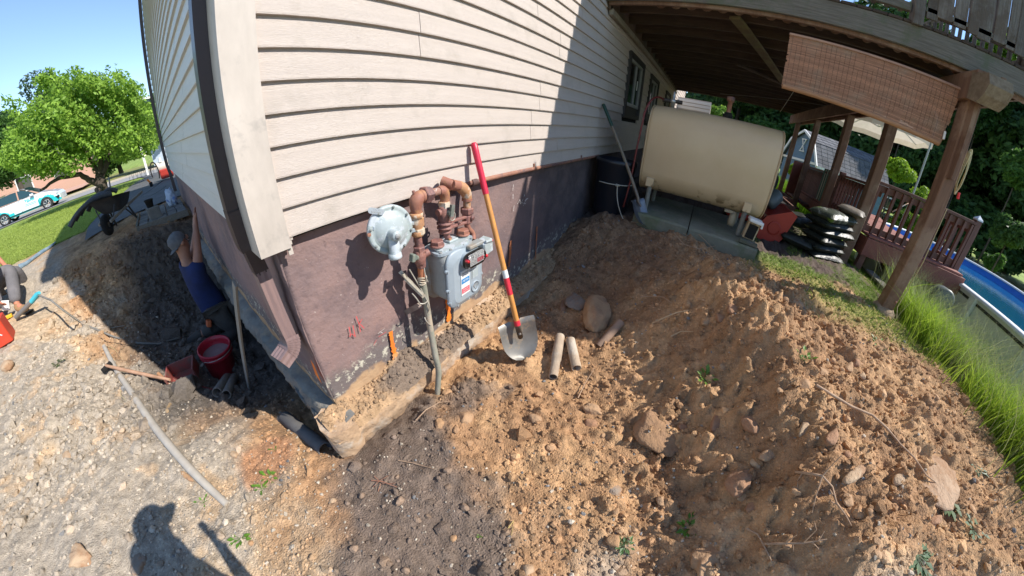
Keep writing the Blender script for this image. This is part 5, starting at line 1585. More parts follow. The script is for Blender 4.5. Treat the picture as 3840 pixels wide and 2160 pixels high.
bg_ = 'soil bags piled under the deck'
ordn = ['lowest', 'second from the ground', 'third from the ground', 'fourth from the ground', 'fifth from the ground', 'sixth from the ground']
for k in range(6):
    zc = gz(4.15, -2.98) + .05 + .098 * k
    b = bag('soil_bag', (4.16 + .02 * ((k * 3) % 3), -2.98 + .02 * ((k * 5) % 3 - 1), zc), R(-62 + 5 * ((k * 7) % 3)), seed=k, material=m_bagl if k == 5 else None, H_=.135 if k == 5 else .115,
            label='printed soil bag on top of the pile by the second post' if k == 5 else 'black soil bag %s in the pile by the second post' % ordn[k], group=bg_)
    if k < 5:
        q = MB(); c_ = Vector((3.965, -2.93, zc)); q.box(c_, (.006, .10, .045), Matrix.Rotation(R(28), 3, 'Z')); q.obj('print_patch', mat('bag_patch', (.30, .34, .31), rough=.4) if k == 0 else bpy.data.materials['bag_patch'], b)
bag('soil_bag', (4.42, -2.62, gz(4.4, -2.6) + .30), R(-50), seed=11, H_=.16, L_=.55, label='crumpled black bag slumped behind the left of the pile', group=bg_)
bag('soil_bag', (4.02, -2.60, gz(4.0, -2.6) + .10), R(75), seed=12, H_=.12, L_=.42, W_=.22, label='small torn black bag lying at the left foot of the pile', group=bg_)
bag('soil_bag', (4.30, -3.24, gz(4.3, -3.2) + .66), R(-30), seed=13, H_=.10, L_=.42, W_=.34, material=mat('brown_bag', (.13, .11, .085), (.09, .075, .06), rough=.5, scale=6, bump=.5), label='grey-brown folded bag beside the printed bag on the pile top', group=bg_)

# red snow-blower housing behind the tank
sb = thing('snow_blower', 'red machine with a flared red housing standing behind the fuel tank', 'machine')
m_redm = mat('red_machine_paint', (.42, .035, .02), (.34, .03, .02), rough=.45, scale=5, spec=.4)
q = MB(); q.prism([(4.02, -2.10, -.60), (4.02, -2.36, -.62), (4.02, -2.42, -.52), (4.02, -2.50, -.20), (4.02, -2.42, -.16), (4.02, -2.14, -.30), (4.02, -2.08, -.42)], (0, 0, 0), (.03, 0, 0)); q.obj('side_plate', m_redm, sb)
q = MB(); q.prism([(4.5, -2.10, -.60), (4.5, -2.36, -.62), (4.5, -2.42, -.52), (4.5, -2.50, -.20), (4.5, -2.42, -.16), (4.5, -2.14, -.30), (4.5, -2.08, -.42)], (0, 0, 0), (.03, 0, 0)); q.obj('side_plate', m_redm, sb)
q = MB(); q.tube([(4.04, -2.30, -.40), (4.52, -2.30, -.40)], .05, 12); q.obj('auger', m_dark, sb)
q = MB(); q.prism([(4.04, -2.08, -.42), (4.04, -2.14, -.30), (4.04, -2.42, -.165), (4.04, -2.12, -.34), (4.04, -2.06, -.58)], (0, 0, 0), (.46, 0, 0)); q.obj('hood', m_redm, sb)
MB().lathe([(.07, 0), (.085, .0), (.085, .004), (.07, .004)], (4.016, -2.27, -.42), (-1, 0, 0), 20).obj('embossed_ring', m_redm, sb)
q = MB(); q.box((4.45, -1.85, -.35), (.36, .40, .28), None, 0, .04); q.obj('engine_cover', m_redm, sb)
q = MB(); q.lathe([(.001, 0), (.09, 0), (.11, .04), (.11, .20), (.06, .24), (.001, .24)], (4.35, -2.16, -.22), (.3, -.5, .8), 16); q.obj('grey_chute', mat('grey_chute', (.10, .12, .12), rough=.4), sb)
for y_ in (-1.72, -2.0): MB().lathe([(.05, -.05), (.15, -.05), (.17, -.03), (.17, .03), (.15, .05), (.05, .05)], (4.7, y_, -.46), (0, 1, 0), 20).obj('wheel', m_dark, sb)
MB().lathe([(.05, -.05), (.16, -.05), (.19, -.03), (.19, .03), (.16, .05), (.05, .05)], (5.4, -2.35, -.05), (.5, 1, .2), 20).obj('spare_drum', m_dark, sb)
# planter boxes further back
for k, (x_, y_, l_) in enumerate(((6.4, -2.6, 'dark wooden planter box behind the red machine'), (7.6, -2.85, 'second dark planter box further back by the steps'))):
    t = thing('planter_box', l_, 'planter', group='planter boxes under the deck')
    for (dx, dy, sx, sy) in ((0, .35, 1.1, .04), (0, -.35, 1.1, .04), (.55, 0, .04, .66), (-.55, 0, .04, .66)):
        MB().box((x_ + dx, y_ + dy, -.46), (sx, sy, .30), None, 0, .004).obj('side_board', m_red2, t)
    MB().box((x_, y_, -.36), (1.02, .62, .02)).obj('soil', m_dark, t)

# boards and a ring-shaped float lying under the pool deck
t = thing('scrap_board', 'grey weathered board lying in the grass below the pool deck', 'board')
MB().bar((4.55, -3.95, -.63), (3.7, -4.25, -.75), .16, .03, ch=.004).obj('plank', m_gwood_y, t)
t = thing('pool_filter', 'grey round filter housing under the right end of the pool deck', 'pool filter')
q = MB(); q.lathe([(.07, -.02), (.12, -.02), (.145, .0), (.15, .04), (.15, .26), (.12, .28), (.001, .28)], (4.42, -5.05, -.55), (-1, .3, .1), 24); q.obj('housing', mat('filter_grey', (.10, .12, .12), rough=.5), t)
MB().tube([(4.42, -5.05, -.62), (4.4, -5.1, -1.0), (4.45, -5.15, -1.3)], .04, 10).obj('hose', mat('filter_hose', (.12, .16, .17), rough=.4), t)

# ---------------------------------------------------------------- blue shed
sd = thing('garden_shed', 'small blue shed with grey gambrel roof behind the pool deck', 'shed')
m_blue_s = mat('shed_blue', (.115, .20, .29), (.10, .17, .25), rough=.7, scale=4, stretch=(1, 1, 6))
m_shin = mat('grey_shingle', (.085, .088, .098), (.14, .14, .15), rough=.95, scale=18, bump=.6, obj_var=.25)
G = at(3028, 492, x=15.5); zr = G.z
K = at(3285, 590, z=zr)
rd = Vector((K.x - G.x, K.y - G.y, 0)); Lr = min(rd.length, 7.0); rd.normalize()
pn = Vector((-rd.y, rd.x, 0))
if pn.dot(Vector((CAMLOC.x - G.x, CAMLOC.y - G.y, 0))) < 0: pn = -pn
gb = Vector((G.x, G.y, 0)); zf = -1.0
prof = [(0, zr), (.75, zr - .42), (1.25, zr - 1.25), (1.2, zr - 1.25), (1.2, zf), (-1.2, zf), (-1.2, zr - 1.25), (-1.25, zr - 1.25), (-.75, zr - .42)]


def shp(u, z, s): return gb + pn * u + rd * s + Vector((0, 0, z))


q = MB(); q.prism([shp(u * .97, z - .03, 0) for u, z in prof if abs(u) != 1.25], (0, 0, 0), rd * Lr); q.obj('wall', m_blue_s, sd)
for (u0, z0, u1, z1) in ((0, zr + .02, .77, zr - .40), (.77, zr - .40, 1.30, zr - 1.28), (0, zr + .02, -.77, zr - .40), (-.77, zr - .40, -1.30, zr - 1.28)):
    nrow = 4 if abs(u0) < .1 else 6
    for i in range(nrow):
        a, b = i / nrow, (i + 1.12) / nrow
        P = [shp(u0 + (u1 - u0) * a, z0 + (z1 - z0) * a + .01, -.12), shp(u0 + (u1 - u0) * a, z0 + (z1 - z0) * a + .01, Lr + .12), shp(u0 + (u1 - u0) * b, z0 + (z1 - z0) * b + .03, Lr + .12), shp(u0 + (u1 - u0) * b, z0 + (z1 - z0) * b + .03, -.12)]
        nrow_t = 14 if u0 + u1 > 0 else 1
        for j in range(nrow_t):
            e0, e1 = j / nrow_t, (j + 1) / nrow_t - (.004 if nrow_t > 1 else 0)
            A = P[0].lerp(P[1], e0); B = P[0].lerp(P[1], e1); Cc = P[3].lerp(P[2], e1); D = P[3].lerp(P[2], e0)
            n_ = Vector((0, 0, -.02)); mb = MB(); mb.add([A, B, Cc, D, A + n_, B + n_, Cc + n_, D + n_], [(0, 1, 2, 3), (7, 6, 5, 4), (0, 4, 5, 1), (1, 5, 6, 2), (2, 6, 7, 3), (3, 7, 4, 0)])
            mb.obj('shingle', m_shin, sd)
for (a, b) in (((0, zr), (.77, zr - .42)), ((.77, zr - .42), (1.30, zr - 1.3)), ((0, zr), (-.77, zr - .42)), ((-.77, zr - .42), (-1.30, zr - 1.3))):
    MB().bar(shp(a[0], a[1], -.14), shp(b[0], b[1], -.14), .05, .09).obj('white_trim', m_white, sd)
MB().bar(shp(1.30, zr - 1.31, -.12), shp(1.30, zr - 1.31, Lr + .12), .06, .09).obj('white_trim', m_white, sd)
MB().bar(shp(-1.2, zr - 1.22, -.03), shp(1.2, zr - 1.22, -.03), .05, .09).obj('white_trim', m_white, sd)
q = MB()
for (a, b) in (((-.16, -.35), (.16, -.35)), ((-.16, -.85), (.16, -.85)), ((-.12, -.35), (.12, -.85)), ((.12, -.35), (-.12, -.85))):
    q.bar(shp(a[0], zr + a[1], -.03), shp(b[0], zr + b[1], -.03), .04, .04)
q.obj('loft_door_trim', m_white, sd)
for s_ in (2.2, 4.6):
    w = MB().box(shp(1.22, zr - 1.85, s_), (.6, .6, .5), Matrix((rd, pn, Vector((0, 0, 1)))).transposed()).obj('window', m_white, sd) if False else None
    q = MB(); M_ = Matrix((rd, pn, Vector((0, 0, 1)))).transposed()
    q.box(shp(1.21, zr - 1.75, s_), (.62, .06, .55), M_); w = q.obj('window', m_white, sd)
    MB().box(shp(1.245, zr - 1.75, s_), (.5, .02, .43), M_).obj('pane', m_glass, w)
# chain-link fence far behind
t = thing('wire_fence', 'grey wire mesh fence beyond the grass under the far end of the deck', 'fence')
fa = at(2872, 610, x=22); fb_ = at(3000, 680, x=22)
for k in range(4):
    p = fa.lerp(fb_, k / 3); MB().tube([(22, p.y, -1.2), (22, p.y, p.z + .3)], .03, 6).obj('fence_post', m_leg, t)
q = MB()
for k in range(24): q.tube([(22, fa.y + (fb_.y - fa.y) * k / 24, -1.1), (22, fa.y + (fb_.y - fa.y) * ((k + 3) / 24), fa.z + .2)], .006, 4); q.tube([(22, fa.y + (fb_.y - fa.y) * (k + 3) / 24, -1.1), (22, fa.y + (fb_.y - fa.y) * (k / 24), fa.z + .2)], .006, 4)
tag(q.obj('mesh', m_leg, t), kind='stuff')
MB().tube([(22, fa.y, fa.z + .25), (22, fb_.y, fa.z + .25)], .025, 6).obj('top_tube', m_leg, t)
# ================================================================ LEFT SIDE: DRIVE, STREET, CAR, TREES
def sheet(name, poly_l, poly_r, material, lift, n=60, m=14, label=None):
    """strip between two polylines, laid on the ground"""
    def samp(P, k):
        P = [np.array(p, float) for p in P]; L_ = [0]
        for a, b in zip(P[:-1], P[1:]): L_.append(L_[-1] + np.linalg.norm(b - a))
        return np.array([[np.interp(t * L_[-1], L_, [p[i] for p in P]) for i in (0, 1)] for t in np.linspace(0, 1, k)])
    A = samp(poly_l, n); B = samp(poly_r, n)
    T = np.linspace(0, 1, m)[None, :, None]
    P = A[:, None] * (1 - T) + B[:, None] * T
    X, Y = P[..., 0], P[..., 1]; Z_ = base_z(X, Y) + .03 + lift
    i = np.arange(n - 1)[:, None] * m + np.arange(m - 1)[None]
    F_ = np.stack([i, i + 1, i + 1 + m, i + m], -1).reshape(-1, 4)
    me = npmesh(name, np.stack([X, Y, Z_], -1).reshape(-1, 3), F_, material)
    return tag(link(name, me), kind='structure')


m_asph = mat('asphalt', (.072, .074, .078), (.105, .105, .108), rough=.9, scale=3, bump=.5, bscale=80, col3=(.14, .14, .14), scale3=2.5, r3=(.6, .75))
m_street = mat('pale_asphalt', (.24, .24, .235), (.29, .285, .275), rough=.9, scale=1.5, bump=.3, bscale=60)
m_kerb = mat('kerb_concrete', (.42, .36, .28), (.34, .30, .25), rough=.9, scale=6)
m_lawn2 = mat('dry_lawn', (.13, .17, .035), (.26, .22, .075), rough=1, scale=.8, bump=.6, bscale=30)
sheet('driveway', [(-1.75, 5.75), (-1.86, 7.0), (-1.6, 11), (-1.35, 16), (-.9, 19), (-1.4, 22.9)], [(-.75, 6.55), (.3, 7.1), (2.2, 7.6), (2.4, 12), (2.4, 18), (3.2, 22.9)], m_asph, .004, m=20)
sheet('street', [(-60, 22.3), (40, 22.3)], [(-60, 28.0), (40, 28.0)], m_street, .004, m=6)
for y_ in (28.15,):
    k_ = MB(); k_.box((-10, y_, -.72), (100, .28, .14), None, 0, .02); tag(k_.obj('kerb', m_kerb), kind='structure')
sheet('far_lawn', [(-60, 28.3), (40, 28.3)], [(-60, 48), (40, 48)], m_lawn2, .03, m=10)

# patio blocks beside the wall: bricks laid in rows on a bed
pt = thing('paver_strip', 'strip of grey concrete pavers ending at the dug pit', 'pavers')
m_pav = mat('grey_paver', (.15, .145, .135), (.20, .19, .17), rough=.95, scale=9, bump=.6, obj_var=.25)
for i in range(5):
    for j in range(9):
        x_ = -.70 + .155 * i; y_ = 4.98 + .165 * j
        MB().box((x_ + random.uniform(-.004, .004), y_ + random.uniform(-.005, .005), -.595 + random.uniform(-.006, .006)), (.145, .154, .07), Matrix.Rotation(random.uniform(-.03, .03), 3, 'Z'), 0, .008).obj('paver', m_pav, pt)
MB().bar((-.80, 4.88, -.60), (-.80, 6.2, -.60), .03, .12).obj('edge_board', m_gwood_y, pt)
MB().bar((-.78, 4.885, -.61), (.0, 4.885, -.61), .03, .10).obj('edge_board', m_gwood_y, pt)
t = thing('concrete_block', 'dark concrete block standing on the paver strip', 'block')
q = MB(); q.box((-.50, 5.05, -.47), (.19, .17, .19), Matrix.Rotation(.2, 3, 'Z'), 0, .01); q.obj('block', mat('block_concrete', (.12, .12, .115), (.17, .165, .15), rough=.95, scale=12, bump=.6), t)
t = thing('flower_pot', 'small black pot standing on the concrete block', 'pot')
q = MB(); q.lathe([(.001, 0), (.05, 0), (.065, .10), (.07, .10), (.07, .12), (.06, .12), (.055, .03), (.001, .03)], (-.52, 5.06, -.375), (0, 0, 1), 18); q.obj('pot', m_dark, t)
t = thing('plastic_bag', 'crumpled pale blue and white bag on the pavers by the far downspout', 'bag')
q = MB(); v_, f_ = ico(3); vv = v_ * (1 + .35 * np.sin(v_[:, [1]] * 7 + v_[:, [2]] * 5) * np.cos(v_[:, [0]] * 9)) * np.array([.09, .08, .16]); q.add([(-.17 + p[0], 5.75 + p[1], -.42 + p[2]) for p in vv], [tuple(f) for f in f_], 0, True); q.obj('bag_body', mat('blue_white_bag', (.55, .62, .72), (.12, .22, .5), rough=.5, scale=9, ramp=(.5, .58)), t)

# wheelbarrow with corrugated drain hose
wb = thing('wheelbarrow', 'black wheelbarrow with wooden handles standing on the drive beside the pit', 'wheelbarrow')
WB = Vector((-1.10, 5.66, gz(-1.22, 5.7))); ra = R(252); wdir = Vector((math.cos(ra), math.sin(ra), 0)); wsd = Vector((-math.sin(ra), math.cos(ra), 0))


def W_(f, s, z): return WB + (wdir * f + wsd * s + Vector((0, 0, z))) * .82


m_tray = mat('dusty_black_tray', (.028, .027, .030), (.055, .052, .05), rough=.6, scale=7, bump=.2)
top = [W_(.42, .34, .66), W_(.42, -.34, .66), W_(-.40, -.30, .58), W_(-.40, .30, .58)]
bot = [W_(.20, .19, .34), W_(.20, -.19, .34), W_(-.26, -.17, .33), W_(-.26, .17, .33)]


def rr4(P, n=6, r=.25):
    out = []
    for i in range(4):
        a, b, c = P[i - 1], P[i], P[(i + 1) % 4]
        out += arc(b.lerp(a, r), b, b.lerp(c, r), n)
    return out


R1, R0 = rr4(top), rr4(bot)
mid = [a.lerp(b, .5) + (a - W_(0, 0, a.z - WB.z)).normalized() * .02 for a, b in zip(R0, R1)]
lip = [p + (p - W_(0, 0, p.z - WB.z)).normalized() * .02 - Vector((0, 0, .004)) for p in R1]
mb = MB(); n = len(R0); vs = R0 + mid + R1 + lip
mb.add(vs, [(i * n + j, i * n + (j + 1) % n, (i + 1) * n + (j + 1) % n, (i + 1) * n + j) for i in range(3) for j in range(n)], 0, True); mb.add(R0, [tuple(range(n))], 0)
mb.obj('tray', m_tray, wb)
m_hand = mat('grey_ash_handle', (.28, .25, .21), (.20, .17, .14), rough=.8, scale=8)
for s in (1, -1):
    MB().bar(W_(.62, .12 * s, .25), W_(-.92, .30 * s, .46), .035, .045, ch=.006).obj('handle', m_hand, wb)
    MB().bar(W_(-.18, .21 * s, .34), W_(-.34, .25 * s, .0), .03, .02, ch=.003).obj('leg', m_tray, wb)
    MB().bar(W_(-.34, .25 * s, .012), W_(-.05, .20 * s, .30), .02, .015).obj('leg_brace', m_tray, wb)
    MB().bar(W_(.5, .10 * s, .2), W_(.38, .2 * s, .5), .02, .015).obj('front_brace', m_tray, wb)
q = MB().lathe([(.04, -.037), (.123, -.041), (.156, -.025), (.164, 0), (.156, .025), (.123, .041), (.04, .037)], W_(.56, 0, .20), wsd, 24).obj('wheel', m_dark, wb)
MB().lathe([(.001, -.03), (.08, -.03), (.09, .0), (.08, .03), (.001, .03)], W_(.56, 0, .20), wsd, 16).obj('rim', m_hand, wb)
MB().lathe([(.001, 0), (.012, 0), (.012, .01)], W_(-.05, .24, .36), wsd, 8).obj('bolt', m_white, wb)
t = thing('shovel_in_barrow', 'long wooden tool handle sticking out of the black wheelbarrow', 'tool')
MB().tube([W_(-.1, -.05, .45), W_(-.75, -.25, .95)], .014, 8).obj('handle', m_hand, t)
hs = thing('drain_hose', 'black corrugated drain hose looped over the wheelbarrow', 'hose')
m_hose = mat('black_corrugated', (.035, .036, .038), (.06, .06, .06), rough=.55, scale=20)


def corr(pts, r, name, parent):
    pts = [Vector(p) for p in pts]; P = []; rs = []
    for a, b in zip(pts[:-1], pts[1:]):
        n = max(2, int((b - a).length / .014))
        for i in range(n): P.append(a.lerp(b, i / n))
    P.append(pts[-1])
    rs = [r * (1.0 if i % 2 else .86) for i in range(len(P))]
    return MB().tube(P, rs, 12).obj(name, m_hose, parent)


hc = W_(0, 0, .62)
for (ex, ey, ez, mx) in ((262, 850, .0, .42), (282, 826, .1, .55), (300, 806, .2, .62), (330, 792, .3, .70)):
    e_ = at(ex, ey, y=5.45 + ez); s_ = hc + Vector((.02, .1 * ez, .02 + .1 * ez)); corr(arc(s_, Vector(((e_.x + s_.x) / 2, e_.y, s_.z + .12)), e_, 12), .040, 'hose_loop', hs)
corr(arc(hc + Vector((-.1, 0, .05)), hc + Vector((.0, .1, .16)), hc + Vector((.12, .1, .04)), 6), .042, 'hose_end', hs)

# pump gear on the drive
t = thing('air_compressor', 'red and cream air compressor with cable on the drive by the house', 'compressor')
pz = -.57
MB().tube([(-.25, 12.3, pz + .45), (.15, 12.3, pz + .45)], .17, 16).obj('tank', mat('cream_tank', (.55, .52, .44), rough=.4), t)
MB().box((.0, 12.2, pz + .22), (.42, .4, .3), None, 0, .03).obj('red_base', m_redm, t)
MB().tube([(-.1, 12.2, pz + .6), (-.1, 12.2, pz + .75)], .05, 10).obj('motor', m_white, t)
MB().tube([(.12 * math.cos(a) - .35, 12.1, pz + .35 + .32 * math.sin(a)) for a in np.linspace(-.8, 3.6, 20)], .02, 8).obj('hoop', m_dark, t)
t = thing('power_drill', 'small orange and black tool standing on the drive by the compressor', 'tool')
MB().box((-.55, 11.2, pz + .08), (.1, .12, .14), None, 0, .02).obj('body', m_dark, t); MB().tube([(-.55, 11.2, pz + .12), (-.62, 11.2, pz + .25)], .03, 8).obj('handle', m_orange_paint, t)
t = thing('air_hose', 'thin black hose looping across the drive from the compressor', 'hose')
MB().tube([(-.2, 12, pz + .02)] + arc((-.3, 11.6, pz + .01), (-.7, 9.3, pz + .01), (-1.2, 8.0, pz + .01), 8) + arc((-1.15, 7.9, pz + .01), (-.5, 8.2, pz + .01), (-.15, 9.8, pz + .01), 8), .014, 6).obj('hose', m_dark, t)

# ---------------------------------------------------------------- car
car = thing('parked_car', 'white and turquoise hatchback parked at the kerb beyond the lawn', 'car')
m_cw = mat('car_white', (.72, .74, .78), rough=.25, coat=.8)
m_ct = mat('car_turquoise', (.01, .44, .47), rough=.25, coat=.8)
m_cg = mat('car_glass', (.02, .05, .055), rough=.05, spec=.9)
m_tyre = mat('tyre', (.02, .02, .02), rough=.8)
cx0, cy0, czg = -7.82, 23.25, -.765   # midway between the axles, near side plane y=24
prof = [(2.03, .28), (2.02, .55), (1.90, .70), (1.55, .82), (1.05, .93), (.62, 1.18), (.15, 1.40), (-.45, 1.47), (-1.15, 1.44), (-1.62, 1.22), (-1.95, .95), (-2.02, .62), (-1.98, .30)]
under = [(-1.65, .24), (1.7, .24)]


def car_y(z): return 0 if z < .75 else (z - .75) * .34


mb = MB(); mt = MB(); NN = 5
full = prof + under
W2 = 1.70
L0 = [Vector((cx0 + x, cy0 + car_y(z) + (.10 if abs(x) > 1.85 else 0), czg + z)) for x, z in full]
L1 = [Vector((cx0 + x, cy0 + W2 - car_y(z) - (.10 if abs(x) > 1.85 else 0), czg + z)) for x, z in full]
n = len(full)
mb.add(L0 + L1, [(i, (i + 1) % n, n + (i + 1) % n, n + i) for i in range(n)], 0, False)
# side skin: below belt line as grid, coloured in the livery
cols = np.linspace(-1.98, 2.02, 50); side = []


def ztop(x): return float(np.interp(x, [p[0] for p in prof][::-1], [p[1] for p in prof][::-1]))


def wheelcut(x):
    z = .24
    for wx in (-1.215, 1.215):
        d = abs(x - wx)
        if d < .36: z = max(z, .28 + math.sqrt(.36**2 - d * d) * .98)
    return z


for yy, nm in ((0, 'near_side'), (W2, 'far_side')):
    sk = MB()
    for i in range(len(cols) - 1):
        xa, xb = cols[i], cols[i + 1]
        za, zb_ = wheelcut(xa), wheelcut(xb); ta, tb = min(ztop(xa), .93), min(ztop(xb), .93)
        K_ = 6
        for k in range(K_):
            fa, fb2 = k / K_, (k + 1) / K_
            P_ = []
            for (x, z0_, z1_, f) in ((xa, za, ta, fa), (xb, zb_, tb, fa), (xb, zb_, tb, fb2), (xa, za, ta, fb2)):
                z = z0_ + (z1_ - z0_) * f; bul = .03 * math.sin(math.pi * min(1, z / 1.0)) + (.0 if abs(x) < 1.85 else -.10)
                y = cy0 - bul + car_y(z) if yy == 0 else cy0 + W2 + bul - car_y(z)
                P_.append(Vector((cx0 + x, y, czg + z)))
            zc = (za + zb_) / 2 + ((ta + tb) / 2 - (za + zb_) / 2) * (k + .5) / K_
            xc = (xa + xb) / 2
            turq = zc < .36 or xc < -1.05 + .5 * math.sin(zc * 5) or (1.0 < xc < 1.95 and zc < .62 + .1 * math.sin(xc * 6)) or (abs(xc - .95) < .12 and zc < .66)
            sk.add(P_, [(0, 1, 2, 3)], 1 if turq else 0, True)
    sk.obj('side_panel', [m_cw, m_ct], car)
mb.obj('body', [m_cw, m_ct], car)
q = MB()
for a, b in (((.80, .98), (-1.35, .98)),):
    pass
win = [(.86, .96), (.55, 1.16), (.12, 1.36), (-.12, 1.385), (-.12, .96)]
MB().prism([(cx0 + x, cy0 + car_y(z) - .035, czg + z) for x, z in win], (0, 0, 0), (0, .02, 0)).obj('window', m_cg, car)
win = [(-.20, .96), (-.20, 1.385), (-.50, 1.40), (-1.10, 1.36), (-1.42, 1.12), (-1.30, .98)]
MB().prism([(cx0 + x, cy0 + car_y(z) - .035, czg + z) for x, z in win], (0, 0, 0), (0, .02, 0)).obj('window', m_cg, car)
q = MB(); q.add([(cx0 + .98, cy0 + .14, czg + .965), (cx0 + .98, cy0 + W2 - .14, czg + .965), (cx0 + .22, cy0 + W2 - .28, czg + 1.395), (cx0 + .22, cy0 + .28, czg + 1.395)], [(0, 1, 2, 3)])
for v in range(len(q.v)): q.v[v] = (q.v[v][0] + .02, q.v[v][1], q.v[v][2] + .02)
q.obj('windscreen', m_cg, car)
for wx in (-1.215, 1.215):
    for yy in (.06, W2 - .06):
        w = MB().lathe([(.19, -.09), (.28, -.10), (.30, -.07), (.305, 0), (.30, .07), (.28, .10), (.19, .09)], (cx0 + wx, cy0 + yy, czg + .295), (0, 1, 0), 28).obj('wheel', m_tyre, car)
        q = MB(); sgn = -1 if yy < .5 else 1
        q.lathe([(.20, -.02), (.20, .03), (.185, .035), (.18, .0)], (cx0 + wx, cy0 + yy + .06 * sgn, czg + .295), (0, sgn, 0), 24)
        q.obj('rim', mat('alloy', (.55, .56, .58), rough=.3, metal=.6) if wx < 0 and yy < .5 else bpy.data.materials['alloy'], w)
        for s in range(5):
            a = s * 2 * math.pi / 5 + .3; c0 = Vector((cx0 + wx, cy0 + yy + .085 * sgn, czg + .295))
            for da in (-.13, .13):
                MB().bar(c0 + Vector((.03 * math.cos(a), 0, .03 * math.sin(a))), c0 + Vector((.19 * math.cos(a + da), 0, .19 * math.sin(a + da))), .02, .03, up=(0, 1, 0)).obj('spoke', bpy.data.materials['alloy'], w)
MB().box((cx0 + .62, cy0 - .10, czg + .98), (.20, .13, .12), None, 0, .03).obj('mirror', m_cw, car)
q = MB(); q.prism([(cx0 + 1.96, cy0 + .05, czg + .62), (cx0 + 1.86, cy0 + .02, czg + .74), (cx0 + 1.50, cy0 - .02, czg + .80), (cx0 + 1.62, cy0 - .02, czg + .68)], (0, -.02, 0), (0, .1, 0)); q.obj('headlight', mat('headlight', (.6, .62, .65), rough=.1), car)
q = MB(); q.prism([(cx0 + 1.75, cy0 - .03, czg + .48), (cx0 + 1.98, cy0 + .03, czg + .5), (cx0 + 1.9, cy0 + .02, czg + .34)], (0, -.03, 0), (0, .1, 0)); q.obj('air_intake', m_dark, car)
MB().box((cx0 - .05, cy0 - .035, czg + .31), (2.0, .03, .05)).obj('sill', m_dark, car)
for (xa, za, xb, zb2) in ((.80, .90, .88, .30), (-.16, .93, -.16, .30), (.86, .90, -1.2, .93)):
    MB().bar((cx0 + xa, cy0 - .034, czg + za), (cx0 + xb, cy0 - .034, czg + zb2), .012, .008, up=(0, 1, 0)).obj('panel_gap', m_dark, car)
textobj('TSHW', (cx0 + .42, cy0 - .045, czg + .76), (1, 0, 0), (0, 0, 1), .20, m_ct, car, bold=.006)
for k in range(2): MB().box((cx0 + .40, cy0 - .042, czg + .62 - .07 * k), (.62, .004, .018)).obj('print_line', m_ct, car)
for k in range(3): textobj('ooo', (cx0 - .72, cy0 - .042, czg + .66 - .06 * k), (1, 0, 0), (0, 0, 1), .08, m_body, car)

# mailbox post and border by the street
t = thing('mailbox_post', 'white mailbox post by the end of the drive', 'mailbox')
mp = at(552, 637, z=-.57); mp = Vector((-.80, 21.6, -.57)); mp = at(552, 640, y=21.6); mp.z = -.72; mt_ = at(529, 549, y=21.6)
MB().bar((mp.x, mp.y, -.85), (mp.x, mp.y, mt_.z), .12, .12, up=(0, 1, 0)).obj('post', m_white, t)
MB().lathe([(.09, 0), (.09, .03), (.001, .12)], (mp.x, mp.y, mt_.z), (0, 0, 1), 4, smooth=False, start=.785).obj('cap', m_white, t)
MB().bar((mp.x - .1, mp.y, mt_.z - .35), (mp.x + .32, mp.y, mt_.z - .35), .12, .05).obj('arm', m_white, t)
t = thing('wire_border', 'low wire flower bed border round the white mailbox post', 'border fence')
for k in range(9):
    a = -.9 + .22 * k; MB().tube([(mp.x + a + .09 * math.cos(b), mp.y - .5, -.70 + .40 * math.sin(b)) for b in np.linspace(0, math.pi, 9)], .008, 5).obj('hoop', m_dark, t)

# house across the street
fh = thing('far_house', 'pale brick house with white garage across the street behind the trees', 'house')
m_brk = mat('salmon_brick', (.46, .26, .19), (.52, .33, .25), rough=.9, scale=30)
hx, hy = -14, 41
MB().box((hx, hy + 4, .9), (16, 8, 3.2)).obj('wall', m_brk, fh)
q = MB(); q.prism([(hx - 8.6, hy - .6, 2.5), (hx - 8.6, hy + 8.6, 2.5), (hx - 8.6, hy + 4, 5.2)], (0, 0, 0), (17.2, 0, 0)); q.obj('roof', m_roof, fh)
MB().box((hx - 3.5, hy - .05, .55), (4.2, .1, 2.3)).obj('garage_door', m_white, fh)
for x_ in (hx + 1.5, hx + 5):
    w = MB().box((x_, hy - .05, 1.2), (1.5, .08, 1.3)).obj('window', m_white, fh); MB().box((x_, hy - .10, 1.2), (1.3, .04, 1.1)).obj('pane', m_glass, w)
q = MB(); q.prism([(hx + 3, hy - 9, -.55), (hx + 8, hy - 9, -.55), (hx + 8, hy - 1, -.5), (hx + 3, hy - 1, -.5)], (0, 0, 0), (0, 0, .02)); q.obj('brick_path', m_brk, fh)
nh = thing('neighbour_garage', 'pale blue grey building edge just beyond the near house', 'garage')
a = at(568, 590, y=30); b_ = at(560, 370, y=30)
MB().box((a.x + 1.55, 32, (b_.z - .6) / 2), (3.0, 4, b_.z + .6)).obj('wall', mat('pale_blue_wall', (.42, .48, .56), (.36, .42, .50), rough=.6, scale=2, stretch=(1, 1, 9)), nh)
MB().box((a.x + 1.55, 32, b_.z + .06), (3.4, 4.4, .14)).obj('roof_edge', m_white, nh)
